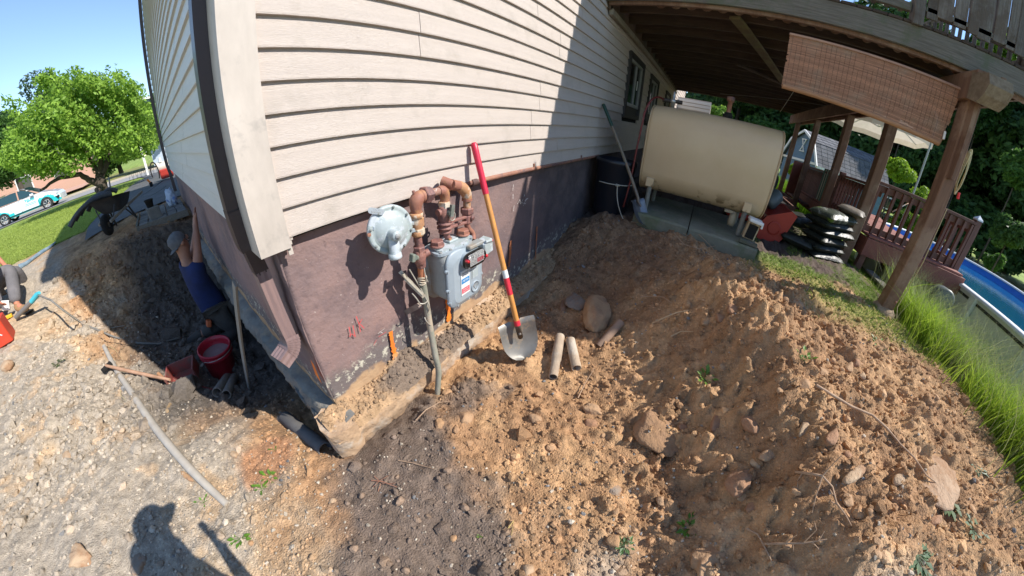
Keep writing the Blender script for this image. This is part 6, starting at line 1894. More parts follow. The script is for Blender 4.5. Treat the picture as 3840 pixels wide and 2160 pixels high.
# ================================================================ TREES, SHRUBS, GRASS
def leaf_cloud(name, blobs, n, size, cols, seed, parent, up=.3, shell=.5, transl=.45, double=True, amat=None, aspect=.5, gap=-.22):
    """leaves as small bent quads spread through ellipsoid clumps; blobs: (x,y,z, rx,ry,rz, weight)"""
    r = np.random.default_rng(seed); B = np.array(blobs, float)
    w = B[:, 6] / B[:, 6].sum(); idx = r.choice(len(B), n, p=w); b = B[idx]
    d = r.normal(0, 1, (n, 3)); d /= np.linalg.norm(d, axis=1, keepdims=True)
    rad = r.uniform(0, 1, n) ** (1 / 3.0 * (1 - shell) + .08)
    P = b[:, :3] + d * rad[:, None] * b[:, 3:6]
    # clump noise opens gaps
    g = fbm(P[:, 0] * 1.0 + P[:, 2] * .7, P[:, 1] + P[:, 2] * .9, 1.0 / max(.25, b[:, 3].mean() * .45), 3, seed)
    keep = g > gap; P = P[keep]; d = d[keep]; n = len(P)
    s = size * r.uniform(.6, 1.35, n)
    nrm = d * .6 + np.array([0, 0, up]) + r.normal(0, .55, (n, 3)); nrm /= np.linalg.norm(nrm, axis=1, keepdims=True)
    t = np.cross(nrm, r.normal(0, 1, (n, 3))); t /= np.linalg.norm(t, axis=1, keepdims=True)
    u = np.cross(nrm, t)
    a = (t * s[:, None]); c = (u * (s * aspect)[:, None])
    V_ = np.stack([P - a, P + c * .9 - nrm * (s * .12)[:, None], P + a - nrm * (s * .3)[:, None], P - c * .9 - nrm * (s * .12)[:, None]], 1).reshape(-1, 3)
    F_ = np.arange(n * 4).reshape(-1, 4)
    me = npmesh(name, V_, F_, amat, smooth=False)
    C0, C1 = np.array(cols[0]), np.array(cols[1])
    k = np.clip(r.uniform(0, 1, (n, 1)) * .7 + .5 * (g[keep][:, None] + .3), 0, 1)
    cc = C0 * (1 - k) + C1 * k
    set_col(me, np.repeat(cc, 4, 0))
    o = link(name, me, parent)
    return o


m_leaf = attr_mat('leaves', rough=.5, nscale=2, namp=.15, bump=0, transl=.45)
m_leafd = attr_mat('leaves_dark', rough=.6, nscale=2, namp=.15, bump=0, transl=.25)
m_bark = mat('bark', (.055, .040, .030), (.09, .07, .052), rough=.95, scale=9, stretch=(3, 3, .6), bump=.8)


def limb(pts, r0, r1, parent, name='limb', n=8):
    P = []
    for a, b in zip(pts[:-1], pts[1:]):
        a = Vector(a); b = Vector(b)
        for i in range(4): P.append(a.lerp(b, i / 4) + Vector((random.uniform(-1, 1), random.uniform(-1, 1), random.uniform(-1, 1))) * r1 * .5)
    P.append(Vector(pts[-1])); m = len(P)
    return MB().tube(P, [r0 + (r1 - r0) * i / (m - 1) for i in range(m)], n).obj(name, m_bark, parent)


def blobs_along(pts, r, k, jit, seed):
    rr = np.random.default_rng(seed); out = []
    for p in pts:
        for _ in range(k):
            q_ = np.array(p) + rr.normal(0, jit, 3); s = r * rr.uniform(.6, 1.2)
            out.append((*q_, s, s, s * .75, s ** 2))
    return out


# main tree on the left lawn
G_ = ((.10, .22, .025), (.36, .54, .08))
T0 = Vector((-2.6, 15.7, -.6))
tr = thing('lawn_tree', 'spreading green tree with forked dark trunk on the front lawn', 'tree')
K = at(385, 690, y=15.7); 
limb([T0, K, at(375, 650, y=15.7)], .26, .17, tr, 'trunk', 12)
limb([at(380, 690, y=15.7), at(345, 680, y=15.6), at(300, 655, y=15.4), at(225, 665, y=15.3), at(150, 715, y=15.2)], .15, .04, tr)
limb([at(375, 655, y=15.7), at(345, 610, y=15.8), at(320, 560, y=15.9)], .10, .03, tr)
limb([at(378, 650, y=15.7), at(375, 580, y=15.7), at(368, 500, y=15.7), at(340, 420, y=15.7)], .11, .03, tr)
limb([at(385, 650, y=15.7), at(410, 590, y=15.8), at(425, 520, y=16), at(440, 440, y=16)], .12, .03, tr)
limb([at(415, 590, y=15.8), at(470, 540, y=16), at(520, 480, y=16)], .07, .02, tr)
cp = []
for (px_, py_, r_) in ((330, 330, .75), (250, 330, .8), (420, 330, .85), (480, 350, .7), (300, 400, 1.0), (380, 400, 1.0), (450, 410, 1.0), (520, 430, .75), (230, 420, 1.0), (180, 470, 1.0), (260, 500, 1.1), (340, 490, 1.1), (430, 490, 1.0), (510, 500, .8),
                       (120, 520, .9), (200, 560, 1.0), (300, 570, .9), (470, 560, .7), (120, 600, .8), (60, 590, .8), (170, 630, .5), (240, 620, .5), (95, 650, .4), (150, 400, .55), (110, 380, .4), (190, 310, .4), (145, 290, .35), (70, 420, .4), (30, 365, .3), (545, 540, .5), (440, 300, .45), (410, 270, .3), (300, 290, .4), (150, 300, .25), (95, 340, .28), (60, 385, .25), (200, 265, .22), (20, 400, .3), (355, 285, .3)):
    for dy in (-1.0, .0, 1.1):
        if r_ < .5 and dy: continue
        c_ = at(px_ + random.uniform(-18, 18), py_ + random.uniform(-15, 15), y=15.7 + dy + random.uniform(-.3, .3)); cp.append((c_.x, c_.y, c_.z, r_, r_, r_ * .75, r_ ** 2))
leaf_cloud('crown', cp, 62000, .082, G_, 5, tr, amat=m_leaf, gap=.02, shell=.35)
# left neighbour tree partly in frame, and trees behind
for (px_, py_, y_, R_, nl, lab, cl, sz, bx_) in (
        (30, 560, 29, 3.0, 22000, 'leafy tree at the left picture edge behind the turquoise car', ((.03, .085, .02), (.10, .20, .035)), .11, 690),
        (560, 470, 31, 3.4, 22000, 'rounded green tree beyond the mailbox next to the house wall', ((.05, .12, .015), (.14, .25, .04)), .14, 600),
        (430, 560, 36, 3.0, 14000, 'darker tree across the street behind the forked lawn tree', ((.03, .08, .015), (.08, .16, .03)), .16, 650),
        (20, 470, 44, 3.2, 12000, 'distant blue green conifer at the far left over the trees', ((.03, .07, .035), (.06, .12, .05)), .18, 640),
        (250, 420, 60, 7, 16000, 'tall distant grey green tree above the far house', ((.05, .085, .05), (.09, .14, .07)), .28, 640)):
    tt = thing('tree', lab, 'tree'); c_ = at(px_, py_, y=y_); b_ = Vector((c_.x, c_.y, -.6))
    limb([b_, b_.lerp(c_, .6), c_], .05 * R_ + .08, .05, tt, 'trunk')
    bl_ = []; rr = np.random.default_rng(int(px_) + 3)
    for _ in range(26):
        d = rr.normal(0, 1, 3); d /= np.linalg.norm(d); q_ = np.array(c_) + d * R_ * .62 * rr.uniform(.3, 1.1) * np.array([1, 1, .9]); s = R_ * rr.uniform(.22, .42); bl_.append((*q_, s, s, s * .8, s * s))
    leaf_cloud('crown', bl_, nl, sz, cl, int(px_) + 1, tt, amat=m_leaf)
# background woods: to the right of the house and round the garden
DK = ((.024, .060, .020), (.085, .165, .042)); MD = ((.05, .12, .025), (.14, .26, .055)); LT = ((.09, .20, .02), (.26, .42, .06))
protos = []


def wood_tree(c, H, Rr, cols, seed, n, size, name='crown', material=None):
    rr = np.random.default_rng(seed); bl_ = []
    for _ in range(34):
        z = rr.uniform(.10, 1.0); e = math.sqrt(max(0, 1 - (2 * abs(z - .45)) ** 2.0)) if z > .45 else .85 + .3 * z
        a = rr.uniform(0, 6.28); rad = Rr * e * rr.uniform(.35, .95); s = Rr * rr.uniform(.25, .42)
        bl_.append((c[0] + rad * math.cos(a), c[1] + rad * math.sin(a), c[2] + H * z, s, s, s * .7, s * s))
    return bl_


def make_tree(lab, x_, y_, zb, H, Rr, cols, seed, n, size, group=None, material=None, nm='tree'):
    t = thing(nm, lab, 'tree', group=group)
    limb([(x_, y_, zb - .2), (x_ + .2, y_, zb + H * .4), (x_, y_ + .2, zb + H * .75)], .03 * H * .5 + .05, .05, t, 'trunk')
    leaf_cloud('crown', wood_tree((x_, y_, zb), H, Rr, cols, seed, n, size), n, size, cols, seed, t, amat=material or m_leafd)
    return t


wd = 'dark trees of the wood behind the garden'
k = 0
spots = []
for i in range(14):
    az = R(-6 - 5.6 * i); rad = 33 + 5 * ((i * 7) % 4) / 3
    spots.append((rad * math.cos(az), rad * math.sin(az), 13 + 3.0 * ((i * 5) % 4) / 3, 5.2, DK))
for i in range(9):
    az = R(-10 - 9 * i); rad = 47; spots.append((rad * math.cos(az), rad * math.sin(az), 20, 7.5, DK))
pr = [make_tree('dark leafy tree in the shaded wood behind the garden', 0, 0, 0, 14, 5.4, DK, 70 + j, 26000, .26, wd) for j in range(3)]
for i, (x_, y_, H, Rr, cl) in enumerate(spots):
    o = pr[i] if i < 3 else copy_tree(pr[i % 3])
    s = H / 14.0
    o.location = (x_, y_, -1.6); o.scale = (s * 1.05, s * 1.05, s); o.rotation_euler = (0, 0, i * 1.3); o['placed'] = 1
    o['label'] = 'dark leafy tree in the shaded wood behind the garden'; o['group'] = wd


def crown_at(px0, py0, x_=None, y_=None, rpx=60, lab='', cols=LT, n=9000, size=.10, seed=1, flat=.8, zb=None, cat='bush', nm='bush', material=None, t_=None, group=None, k=18):
    c_ = at(px0, py0, x=x_, y=y_, t=t_); dist = (c_ - CAMLOC).length
    rk = math.hypot(px0 - 1920, py0 - 1080) / 1000; Rr = rpx * dist / (1165 * (1 + (rk / 2.33) ** 2)); rr = np.random.default_rng(seed); bl_ = []
    for _ in range(k):
        d = rr.normal(0, 1, 3); d /= np.linalg.norm(d); q_ = np.array(c_) + d * Rr * .62 * rr.uniform(.2, 1.1) * np.array([1, 1, flat]); s = Rr * rr.uniform(.25, .45); bl_.append((*q_, s, s, s * .85, s * s))
    t = thing(nm, lab, cat, group=group)
    g_ = Vector((c_.x, c_.y, (zb if zb is not None else base_z(c_.x, c_.y).item()) - .1))
    limb([g_, g_.lerp(c_, .5), c_], .02 * Rr + .02, .02, t, 'trunk')
    leaf_cloud('crown', bl_, n, size, cols, seed, t, amat=material or m_leaf)
    return t


BR = ((.15, .27, .02), (.38, .54, .05))
crown_at(3370, 640, x_=12.5, rpx=82, lab='bright yellow green shrub beyond the pool deck between two posts', cols=BR, n=9000, size=.05, seed=31)
crown_at(3455, 740, x_=11.5, rpx=60, lab='lower green shrub spilling behind the deck railing', cols=BR, n=7000, size=.045, seed=32)
crown_at(3395, 840, x_=10.8, rpx=75, lab='leafy shrub seen through the balusters beside the pool', cols=((.06, .13, .012), (.20, .31, .03)), n=8000, size=.05, seed=33)
crown_at(2975, 640, x_=13.5, rpx=42, lab='light green bush by the shed gable', cols=BR, n=5000, size=.05, seed=34)
crown_at(3010, 690, x_=12.0, rpx=30, lab='small leafy bush behind the steps railing', cols=((.06, .13, .012), (.20, .31, .03)), n=4000, size=.045, seed=35)
crown_at(2700, 440, x_=24, rpx=85, lab='sunlit green tree seen under the far edge of the deck', cols=LT, n=14000, size=.13, seed=36, cat='tree', nm='tree')
crown_at(2850, 480, x_=26, rpx=70, lab='grey green tree right of the tank vent pipe', cols=MD, n=11000, size=.13, seed=37, cat='tree', nm='tree')
crown_at(2620, 455, x_=21, rpx=35, lab='sunlit tree by the cream bay at the house end', cols=LT, n=6000, size=.10, seed=38, cat='tree', nm='tree')
crown_at(3600, 840, t_=24, rpx=65, lab='dark rounded shrub beyond the near post at the pool lawn edge', cols=((.02, .07, .02), (.05, .13, .035)), n=9000, size=.13, seed=39)
crown_at(3830, 620, t_=20, rpx=130, lab='sunlit tree with drooping branches at the right picture edge', cols=MD, n=16000, size=.13, seed=40, cat='tree', nm='tree')
crown_at(3790, 880, t_=17, rpx=95, lab='pale leafy bush at the right edge of the pool lawn', cols=((.05, .11, .03), (.13, .22, .06)), n=10000, size=.10, seed=41)
crown_at(3730, 980, t_=19, rpx=50, lab='low weedy bush at the wood margin behind the lawn', cols=MD, n=6000, size=.10, seed=42)
crown_at(3680, 420, t_=30, rpx=150, lab='tall green tree rising right of the near deck post', cols=((.02, .055, .015), (.06, .13, .03)), n=20000, size=.2, seed=43, cat='tree', nm='tree')
crown_at(3480, 60, t_=26, rpx=95, lab='tree top seen through the railing above the deck', cols=MD, n=9000, size=.13, seed=44, cat='tree', nm='tree', zb=-1.5)
crown_at(3730, 180, t_=26, rpx=95, lab='tree top seen below the grey railing boards', cols=LT, n=9000, size=.13, seed=45, cat='tree', nm='tree', zb=-1.5)


# ---------------------------------------------------------------- grass
def blades(name, X, Y, h, w, lean, cols, seed, material, seg=3, zfun=None, windy=(0, 0)):
    r = np.random.default_rng(seed); n = len(X)
    Z0 = (zfun or base_z)(X, Y) - .01
    H = h * r.uniform(.5, 1.2, n) if np.ndim(h) == 0 else h
    a = r.uniform(0, 6.28, n); dx, dy = np.cos(a), np.sin(a); le = np.abs(r.normal(lean, lean * .5, n)) * H
    wa = r.uniform(0, 6.28, n); wx, wy = np.cos(wa) * w, np.sin(wa) * w
    rows = []
    for k in range(seg + 1):
        f = k / seg; wk = (1 - f ** 1.5) + .04
        cx_ = X + (dx * le + windy[0] * H) * f ** 2; cy_ = Y + (dy * le + windy[1] * H) * f ** 2; cz_ = Z0 + H * (f - .25 * f * f * lean)
        rows.append(np.stack([cx_ - wx * wk, cy_ - wy * wk, cz_], -1)); rows.append(np.stack([cx_ + wx * wk, cy_ + wy * wk, cz_], -1))
    V_ = np.stack(rows, 1); m = 2 * (seg + 1)
    base = (np.arange(n) * m)[:, None]
    F_ = np.concatenate([np.stack([base + 2 * k, base + 2 * k + 1, base + 2 * k + 3, base + 2 * k + 2], -1) for k in range(seg)], 1).reshape(-1, 4)
    me = npmesh(name, V_.reshape(-1, 3), F_, material, smooth=True)
    k_ = r.uniform(0, 1, (n, 1)); cc = np.array(cols[0]) * (1 - k_) + np.array(cols[1]) * k_
    tip = np.linspace(.75, 1.15, seg + 1).repeat(2)[None, :, None]
    set_col(me, (cc[:, None, :] * tip).reshape(-1, 3))
    return tag(link(name, me), kind='stuff')


m_grass = attr_mat('grass_blades', rough=.5, nscale=2, namp=.15, bump=0, transl=.4)
r = np.random.default_rng(9)
GC = ((.19, .33, .02), (.46, .60, .08))
# tall tufts along the slope by the pool
n = 24000; X = r.uniform(-.2, 5.2, n); Y = -4.10 - .05 * (3 - X) + r.normal(0, .20, n) - np.abs(r.normal(0, .32, n)) + .16 * fbm(X, X * 0, 2.5, 3, 15)
g = fbm(X, Y, 2.2, 3, 5); k = (g > -.25) & ~((np.hypot(X - 3.14, Y + 3.5) < .25)); X, Y, g = X[k], Y[k], g[k]
k = (X < 3.6) | (Y < -4.3); X, Y, g = X[k], Y[k], g[k]
H = np.clip(.40 + .35 * g - .14 * np.clip(X - 2.9, 0, 2), .10, .62) * r.uniform(.55, 1.15, len(X))
blades('tall_grass', X, Y, H, .0042, .55, GC, 3, m_grass, seg=4, zfun=ground_z, windy=(-.1, .12))
n = 3200; X = r.uniform(-.2, 4.2, n); Y = -4.25 + r.normal(0, .2, n)
blades('seed_stalks', X, Y, np.full(n, .7) * r.uniform(.7, 1.15, n), .0018, .5, ((.22, .27, .10), (.34, .36, .18)), 4, m_grass, seg=4, zfun=ground_z)
# short patchy grass near the pad and the post
n = 90000; X = r.uniform(2.0, 6.5, n); Y = r.uniform(-4.4, -1.7, n)
lw, st = zone(X, Y); k = (r.uniform(0, 1, n) < np.maximum(lw * .7, st * .9) * .5) & ~((X > 3.1) & (Y > -1.97)); X, Y = X[k], Y[k]
blades('short_grass', X, Y, .055, .0028, .7, ((.10, .20, .02), (.26, .36, .06)), 5, m_grass, seg=2, zfun=ground_z)
# left lawn, dense near the edge, thinning with distance
n = 150000; X = -r.uniform(1.4, 9, n); Y = 6.2 + r.exponential(3.2, n)
lw, st = zone(X, Y); k = (lw > .35) & (Y < 19) & (X < np.interp(Y, [5, 7, 11, 16, 19], [-1.8, -1.92, -1.7, -1.45, -1.0])); X, Y = X[k], Y[k]
blades('lawn_grass', X, Y, .05 + 0 * X + .004 * (Y - 6), .004 + .0008 * 3, .6, ((.24, .32, .05), (.44, .52, .13)), 6, m_grass, seg=2, zfun=ground_z)
# tall grass behind the far posts
n = 9000; X = r.uniform(10.3, 13.5, n); Y = r.uniform(-5.5, -1.8, n)
blades('meadow_grass', X, Y, .95 + 0 * X, .010, .35, ((.11, .25, .015), (.26, .42, .04)), 7, m_grass, seg=3)
# weeds in the digging
def weed(px, py, size, cols, lab, seed, n=16, tall=.6, cat='weed', flat=False):
    p = on_ground(px, py); r = np.random.default_rng(seed); mb = MB()
    for i in range(n):
        a = r.uniform(0, 6.28); e = r.uniform(.15, 1.0) * tall; L_ = size * r.uniform(.4, 1); d = Vector((math.cos(a), math.sin(a), e)).normalized()
        b = p + d * L_ * r.uniform(.2, .7); t_ = b + d * L_ * .55; s = d.cross(Vector((0, 0, 1))).normalized() * L_ * .14
        mb.tube([p, b], .0012, 3, caps=False)
        mb.add([b, b.lerp(t_, .45) + s, t_ - Vector((0, 0, L_ * .1)), b.lerp(t_, .45) - s], [(0, 1, 2, 3)])
    o = mb.obj('weed', mat('weed_%d' % seed, cols[0], cols[1], rough=.5, scale=30, transl=.3), fix=False)
    return tag(o, lab, cat)


WC = ((.06, .16, .015), (.16, .30, .03))
weed(1010, 1790, .09, WC, 'bright green weed leaves on the pale gravel near the long pipe end', 1, 12)
weed(985, 1835, .07, WC, 'small green weed on the gravel below the brown dirt patch', 2, 9)
weed(765, 1885, .06, WC, 'tuft of green blades beside the lower end of the grey pipe', 3, 9, 1.2)
weed(905, 2020, .08, WC, 'green leaves lying at the edge of the dark soil by the arm shadow', 4, 10)
weed(1030, 1685, .04, WC, 'tiny weed at the rim of the orange dirt patch in the pit', 5, 8)
weed(2640, 1425, .10, ((.10, .22, .03), (.22, .34, .06)), 'light green weed on the crest of the spoil heap', 6, 22, .9)
weed(2580, 1980, .09, WC, 'green leafy sprig among cobbles at the foot of the heap', 7, 24, .5)
weed(2345, 2045, .07, ((.04, .10, .03), (.10, .18, .05)), 'dark feathery sprig beside a stone at the bottom edge', 8, 22, .4)
weed(3010, 1350, .08, WC, 'small grass tuft on the back of the heap', 9, 14, 1.0)
weed(3540, 1860, .13, ((.04, .10, .02), (.09, .17, .04)), 'brownish green conifer twig lying on the flat slab stone', 10, 60, .25)
weed(3665, 1760, .10, ((.05, .12, .05), (.14, .22, .10)), 'grey green leafy twig right of the flat slab stone', 11, 26, .3)
weed(3650, 1985, .09, ((.05, .12, .05), (.14, .22, .10)), 'round leaved sprig below the flat slab stone', 12, 26, .3)
weed(3440, 2080, .12, ((.05, .12, .05), (.14, .22, .10)), 'trailing leafy sprig at the bottom right corner', 13, 30, .2)
weed(215, 1365, .10, ((.04, .08, .02), (.10, .13, .03)), 'flattened tuft of dry grass on the pale gravel at the left', 14, 24, .3)
weed(1805, 2010, .03, WC, 'yellowish shoot in the dark soil near the bottom', 15, 6, 1.0)
weed(3290, 1290, .08, WC, 'sparse grass tuft between the heap and the tall grass', 16, 18, .8)
# ================================================================ PEOPLE
def skin_mesh(name, verts, edges, radii, material, parent=None, sub=2, root=0):
    me = bpy.data.meshes.new(name); me.from_pydata([tuple(v) for v in verts], edges, []); me.update()
    o = bpy.data.objects.new(name, me); C.objects.link(o)
    sm = o.modifiers.new('s', 'SKIN'); sm.use_smooth_shade = True
    for i, v in enumerate(me.skin_vertices[0].data):
        r_ = radii[i]; v.radius = (r_, r_) if not hasattr(r_, '__len__') else r_
        v.use_root = (i == root)
    ss = o.modifiers.new('d', 'SUBSURF'); ss.levels = sub; ss.render_levels = sub
    bpy.context.view_layer.update()
    m2 = bpy.data.meshes.new_from_object(o.evaluated_get(bpy.context.evaluated_depsgraph_get()))
    bpy.data.objects.remove(o); m2.name = name
    m2.materials.clear(); m2.materials.append(material)
    for p in m2.polygons: p.use_smooth = True
    ob = bpy.data.objects.new(name, m2); C.objects.link(ob); ob.parent = parent
    return ob


def chain(V, E, Rd, pts, rs, start=None):
    ids = []
    prev = start
    for p, r_ in zip(pts, rs):
        V.append(Vector(p)); Rd.append(r_); i = len(V) - 1; ids.append(i)
        if prev is not None: E.append((prev, i))
        prev = i
    return ids


def hand(V, E, Rd, wrist_i, wrist, direct, palm_n, curl=.3, s=1.0):
    """palm and five unequal, bent fingers; direct = hand direction, palm_n = way the palm faces"""
    d = Vector(direct).normalized(); n = Vector(palm_n); n = (n - d * n.dot(d)).normalized(); sd = d.cross(n)
    w = Vector(wrist)
    pc = chain(V, E, Rd, [w + d * .045 * s], [.026 * s], wrist_i)[0]
    for k, (off, L_) in enumerate(((-.030, .068), (-.010, .080), (.011, .075), (.031, .058))):
        b = w + d * .088 * s + sd * off * s
        p1 = b + d * L_ * .45 * s + n * .006 * s * curl
        p2 = p1 + (d * (1 - curl * .6) + n * curl).normalized() * L_ * .35 * s
        p3 = p2 + (d * (1 - curl * 1.2) + n * curl * 1.6).normalized() * L_ * .28 * s
        chain(V, E, Rd, [b, p1, p2, p3], [.0125 * s, .0095 * s, .0088 * s, .0072 * s], pc)
    t0 = w + d * .035 * s - sd * .032 * s + n * .004
    chain(V, E, Rd, [t0, t0 + (d * .6 - sd * .8).normalized() * .035 * s + n * .008, t0 + (d * .8 - sd * .55 + n * .3).normalized() * .065 * s], [.014 * s, .011 * s, .009 * s], pc)


m_skin = mat('skin', (.34, .17, .11), (.29, .14, .09), rough=.55, scale=12, spec=.4)
m_skin2 = mat('sunburnt_skin', (.50, .20, .12), (.42, .17, .10), rough=.55, scale=12)
m_shirt = mat('blue_tshirt', (.008, .020, .090), (.006, .014, .058), rough=.95, scale=9, bump=.5, bscale=14)
m_pants = mat('dusty_dark_trousers', (.050, .044, .040), (.085, .075, .062), rough=.98, scale=6, bump=.8, bscale=16)
m_cap = mat('grey_cap', (.085, .09, .10), (.12, .125, .13), rough=.95, scale=30)
m_hair = mat('dark_hair', (.02, .015, .012), rough=.8)
m_boot = mat('tan_boot', (.33, .19, .09), (.26, .15, .075), rough=.85, scale=14, bump=.3)
m_greyp = mat('grey_work_trousers', (.115, .11, .115), (.17, .16, .165), rough=.98, scale=5, bump=1.0, bscale=12)


def head(V, E, Rd, neck_i, c, face, up, s=1.0):
    """skull with jaw as part of the body surface"""
    c = Vector(c); f = Vector(face).normalized(); u = Vector(up); u = (u - f * u.dot(f)).normalized()
    a = chain(V, E, Rd, [c - u * .055 * s - f * .012, c - u * .005 * s, c + u * .055 * s - f * .006], [(.060 * s, .058 * s), (.083 * s, .078 * s), (.070 * s, .066 * s)], neck_i)
    chain(V, E, Rd, [c - u * .068 * s + f * .048 * s], [.034 * s], a[0])
    return a


def face_bits(t, c, face, up, s=1.0, hair=m_hair, skin=m_skin):
    c = Vector(c); f = Vector(face).normalized(); u = Vector(up); u = (u - f * u.dot(f)).normalized(); sd = f.cross(u)
    q = MB(); q.tube([c + u * .022 * s + f * .082 * s, c - u * .004 * s + f * .106 * s, c - u * .022 * s + f * .100 * s, c - u * .024 * s + f * .08 * s], [.008 * s, .012 * s, .015 * s, .010 * s], 8); q.obj('nose', skin, t)
    for k in (-1, 1):
        MB().lathe([(.001, .010), (.008, .008), (.0115, .0), (.001, -.002)], c + u * .018 * s + f * .076 * s + sd * .032 * k * s, f, 12).obj('eye', m_dark, t)
        MB().bar(c + u * .034 * s + f * .082 * s + sd * .015 * k * s, c + u * .033 * s + f * .072 * s + sd * .05 * k * s, .008 * s, .006 * s).obj('eyebrow', hair, t)
        q = MB(); e = c + sd * .083 * k * s - f * .012 * s; q.lathe([(.001, .012), (.016, .010), (.024, .002), (.020, -.006), (.001, -.006)], e, (sd * k + f * -.3), 14); q.obj('ear', skin, t)
    MB().bar(c - u * .046 * s + f * .086 * s - sd * .022 * s, c - u * .046 * s + f * .086 * s + sd * .022 * s, .010 * s, .008 * s, ch=.003).obj('mouth', mat('lips', (.28, .10, .08), rough=.5) if 'lips' not in bpy.data.materials else bpy.data.materials['lips'], t)


def cap(t, c, up, face, material, s=1.0, peak=True, back=True):
    c = Vector(c); f = Vector(face).normalized(); u = Vector(up); u = (u - f * u.dot(f)).normalized(); tilt = (u - f * .15).normalized(); o_ = c + u * .016 * s
    q = MB(); q.lathe([(.094 * s, .0), (.096 * s, .025 * s), (.088 * s, .062 * s), (.060 * s, .092 * s), (.02 * s, .103 * s), (.001, .104 * s)], o_, tilt, 24)
    q.obj('cap', material, t)
    if peak:
        d = -f if back else f; sd = d.cross(tilt); q = MB(); vs = []
        for i in range(9):
            a = -1 + 2 * i / 8; vs += [o_ + d * (.088 * math.sqrt(1 - (a * .8) ** 2)) * s + sd * a * .075 * s, o_ + d * (.088 * math.sqrt(1 - (a * .8) ** 2) + .062 * (1 - a * a)) * s + sd * a * .07 * s - tilt * .012 * s]
        q.add(vs, [(2 * i, 2 * i + 1, 2 * i + 3, 2 * i + 2) for i in range(8)], 0, True); q.add([p - tilt * .004 for p in vs], [(2 * i, 2 * i + 2, 2 * i + 3, 2 * i + 1) for i in range(8)], 0, True); q.obj('cap_peak', material, t, fix=False)


# ---- kneeling worker at the side wall
t = thing('person', 'worker in blue T-shirt and grey cap kneeling in the pit and reaching up the wall', 'person')
gk = gz(-.33, 2.35) - .10; gf0 = gk + .10
PEL = Vector((-.20, 2.40, gk + .50)); CH = Vector((-.275, 2.44, gk + .90)); NK = Vector((-.28, 2.47, gk + 1.06)); HD = Vector((-.275, 2.50, gk + 1.215))
FACE = Vector((.80, .45, .42)); UPH = Vector((-.2, .1, 1))
V, E, Rd = [], [], []
p0 = chain(V, E, Rd, [PEL], [.085])[0]
sp = chain(V, E, Rd, [PEL.lerp(CH, .5), CH, NK], [.085, .100, .052], p0)
head(V, E, Rd, sp[2], HD, FACE, UPH)
SR = CH + Vector((.07, -.15, .07)); SL = CH + Vector((-.02, .17, .06))
# right arm (nearer) raised to the wall, left arm raised and further along
eR = Vector((-.14, 2.36, gk + 1.13)); wR = Vector((-.07, 2.50, gk + 1.34))
ar = chain(V, E, Rd, [SR, SR.lerp(eR, .5), eR, eR.lerp(wR, .4), wR], [.062, .050, .042, .040, .027], sp[1])
hand(V, E, Rd, ar[-1], wR, (.25, .55, .80), (1, -.1, -.1), .15)
eL = Vector((-.17, 2.78, gk + 1.02)); wL = Vector((-.075, 2.86, gk + 1.20))
al = chain(V, E, Rd, [SL, SL.lerp(eL, .5), eL, wL], [.060, .050, .042, .027], sp[1])
hand(V, E, Rd, al[-1], wL, (.15, .4, .9), (1, 0, 0), .3)
for (k, kn, an, toe) in ((1, (-.13, 2.25, gf0 + .09), (-.47, 2.20, gf0 + .08), (-.57, 2.19, gf0 + .05)), (-1, (-.14, 2.58, gf0 + .09), (-.50, 2.62, gf0 + .08), (-.60, 2.63, gf0 + .05))):
    hp = PEL + Vector((0, -.09 * k, -.04)); kn = Vector(kn); an = Vector(an)
    chain(V, E, Rd, [hp, hp.lerp(kn, .5), kn, kn.lerp(an, .5), an, Vector(toe)], [.095, .085, .066, .058, .040, .032], p0)
skin_mesh('body', V, E, Rd, m_skin, t)
V, E, Rd = [], [], []
a00 = chain(V, E, Rd, [PEL + Vector((0, 0, -.16))], [.150])[0]
a0 = chain(V, E, Rd, [PEL + Vector((0, 0, -.02))], [.160], a00)[0]
s1 = chain(V, E, Rd, [PEL.lerp(CH, .5), CH, CH.lerp(NK, .55)], [.146, .152, .085], a0)
chain(V, E, Rd, [SR, SR.lerp(eR, .48)], [.082, .074], s1[1]); chain(V, E, Rd, [SL, SL.lerp(eL, .48)], [.080, .072], s1[1])
skin_mesh('t_shirt', V, E, Rd, m_shirt, t)
V, E, Rd = [], [], []
a0 = chain(V, E, Rd, [PEL + Vector((0, 0, -.02))], [.146])[0]
for (k, kn, an) in ((1, (-.13, 2.25, gf0 + .09), (-.43, 2.21, gf0 + .09)), (-1, (-.14, 2.58, gf0 + .09), (-.46, 2.61, gf0 + .09))):
    hp = PEL + Vector((0, -.09 * k, -.05)); kn = Vector(kn); an = Vector(an)
    chain(V, E, Rd, [hp, hp.lerp(kn, .5), kn, kn.lerp(an, .5), an], [.115, .105, .085, .080, .066], a0)
skin_mesh('trousers', V, E, Rd, m_pants, t)
for an, toe in (((-.46, 2.20, gf0 + .085), (-.62, 2.19, gf0 + .06)), ((-.50, 2.62, gf0 + .085), (-.66, 2.64, gf0 + .06))):
    V, E, Rd = [], [], []; an, toe = Vector(an), Vector(toe); chain(V, E, Rd, [an + Vector((.06, 0, .01)), an, an.lerp(toe, .5), toe + Vector((0, 0, -.01))], [.050, .052, .048, .040]); skin_mesh('boot', V, E, Rd, m_pants, t)
MB().box((-.33, 2.23, gk + .44), (.05, .07, .07), Matrix.Rotation(.4, 3, 'Y'), 0, .01).obj('belt_pouch', mat('orange_pouch', (.45, .10, .03), rough=.7), t)
face_bits(t, HD, FACE, UPH); cap(t, HD, UPH, FACE, m_cap)
V, E, Rd = [], [], []; chain(V, E, Rd, [HD - FACE.normalized() * .055 - Vector((0, 0, .03)), HD - FACE.normalized() * .06 + Vector((0, 0, .03))], [.052, .055]); skin_mesh('hair', V, E, Rd, m_hair, t, 1)

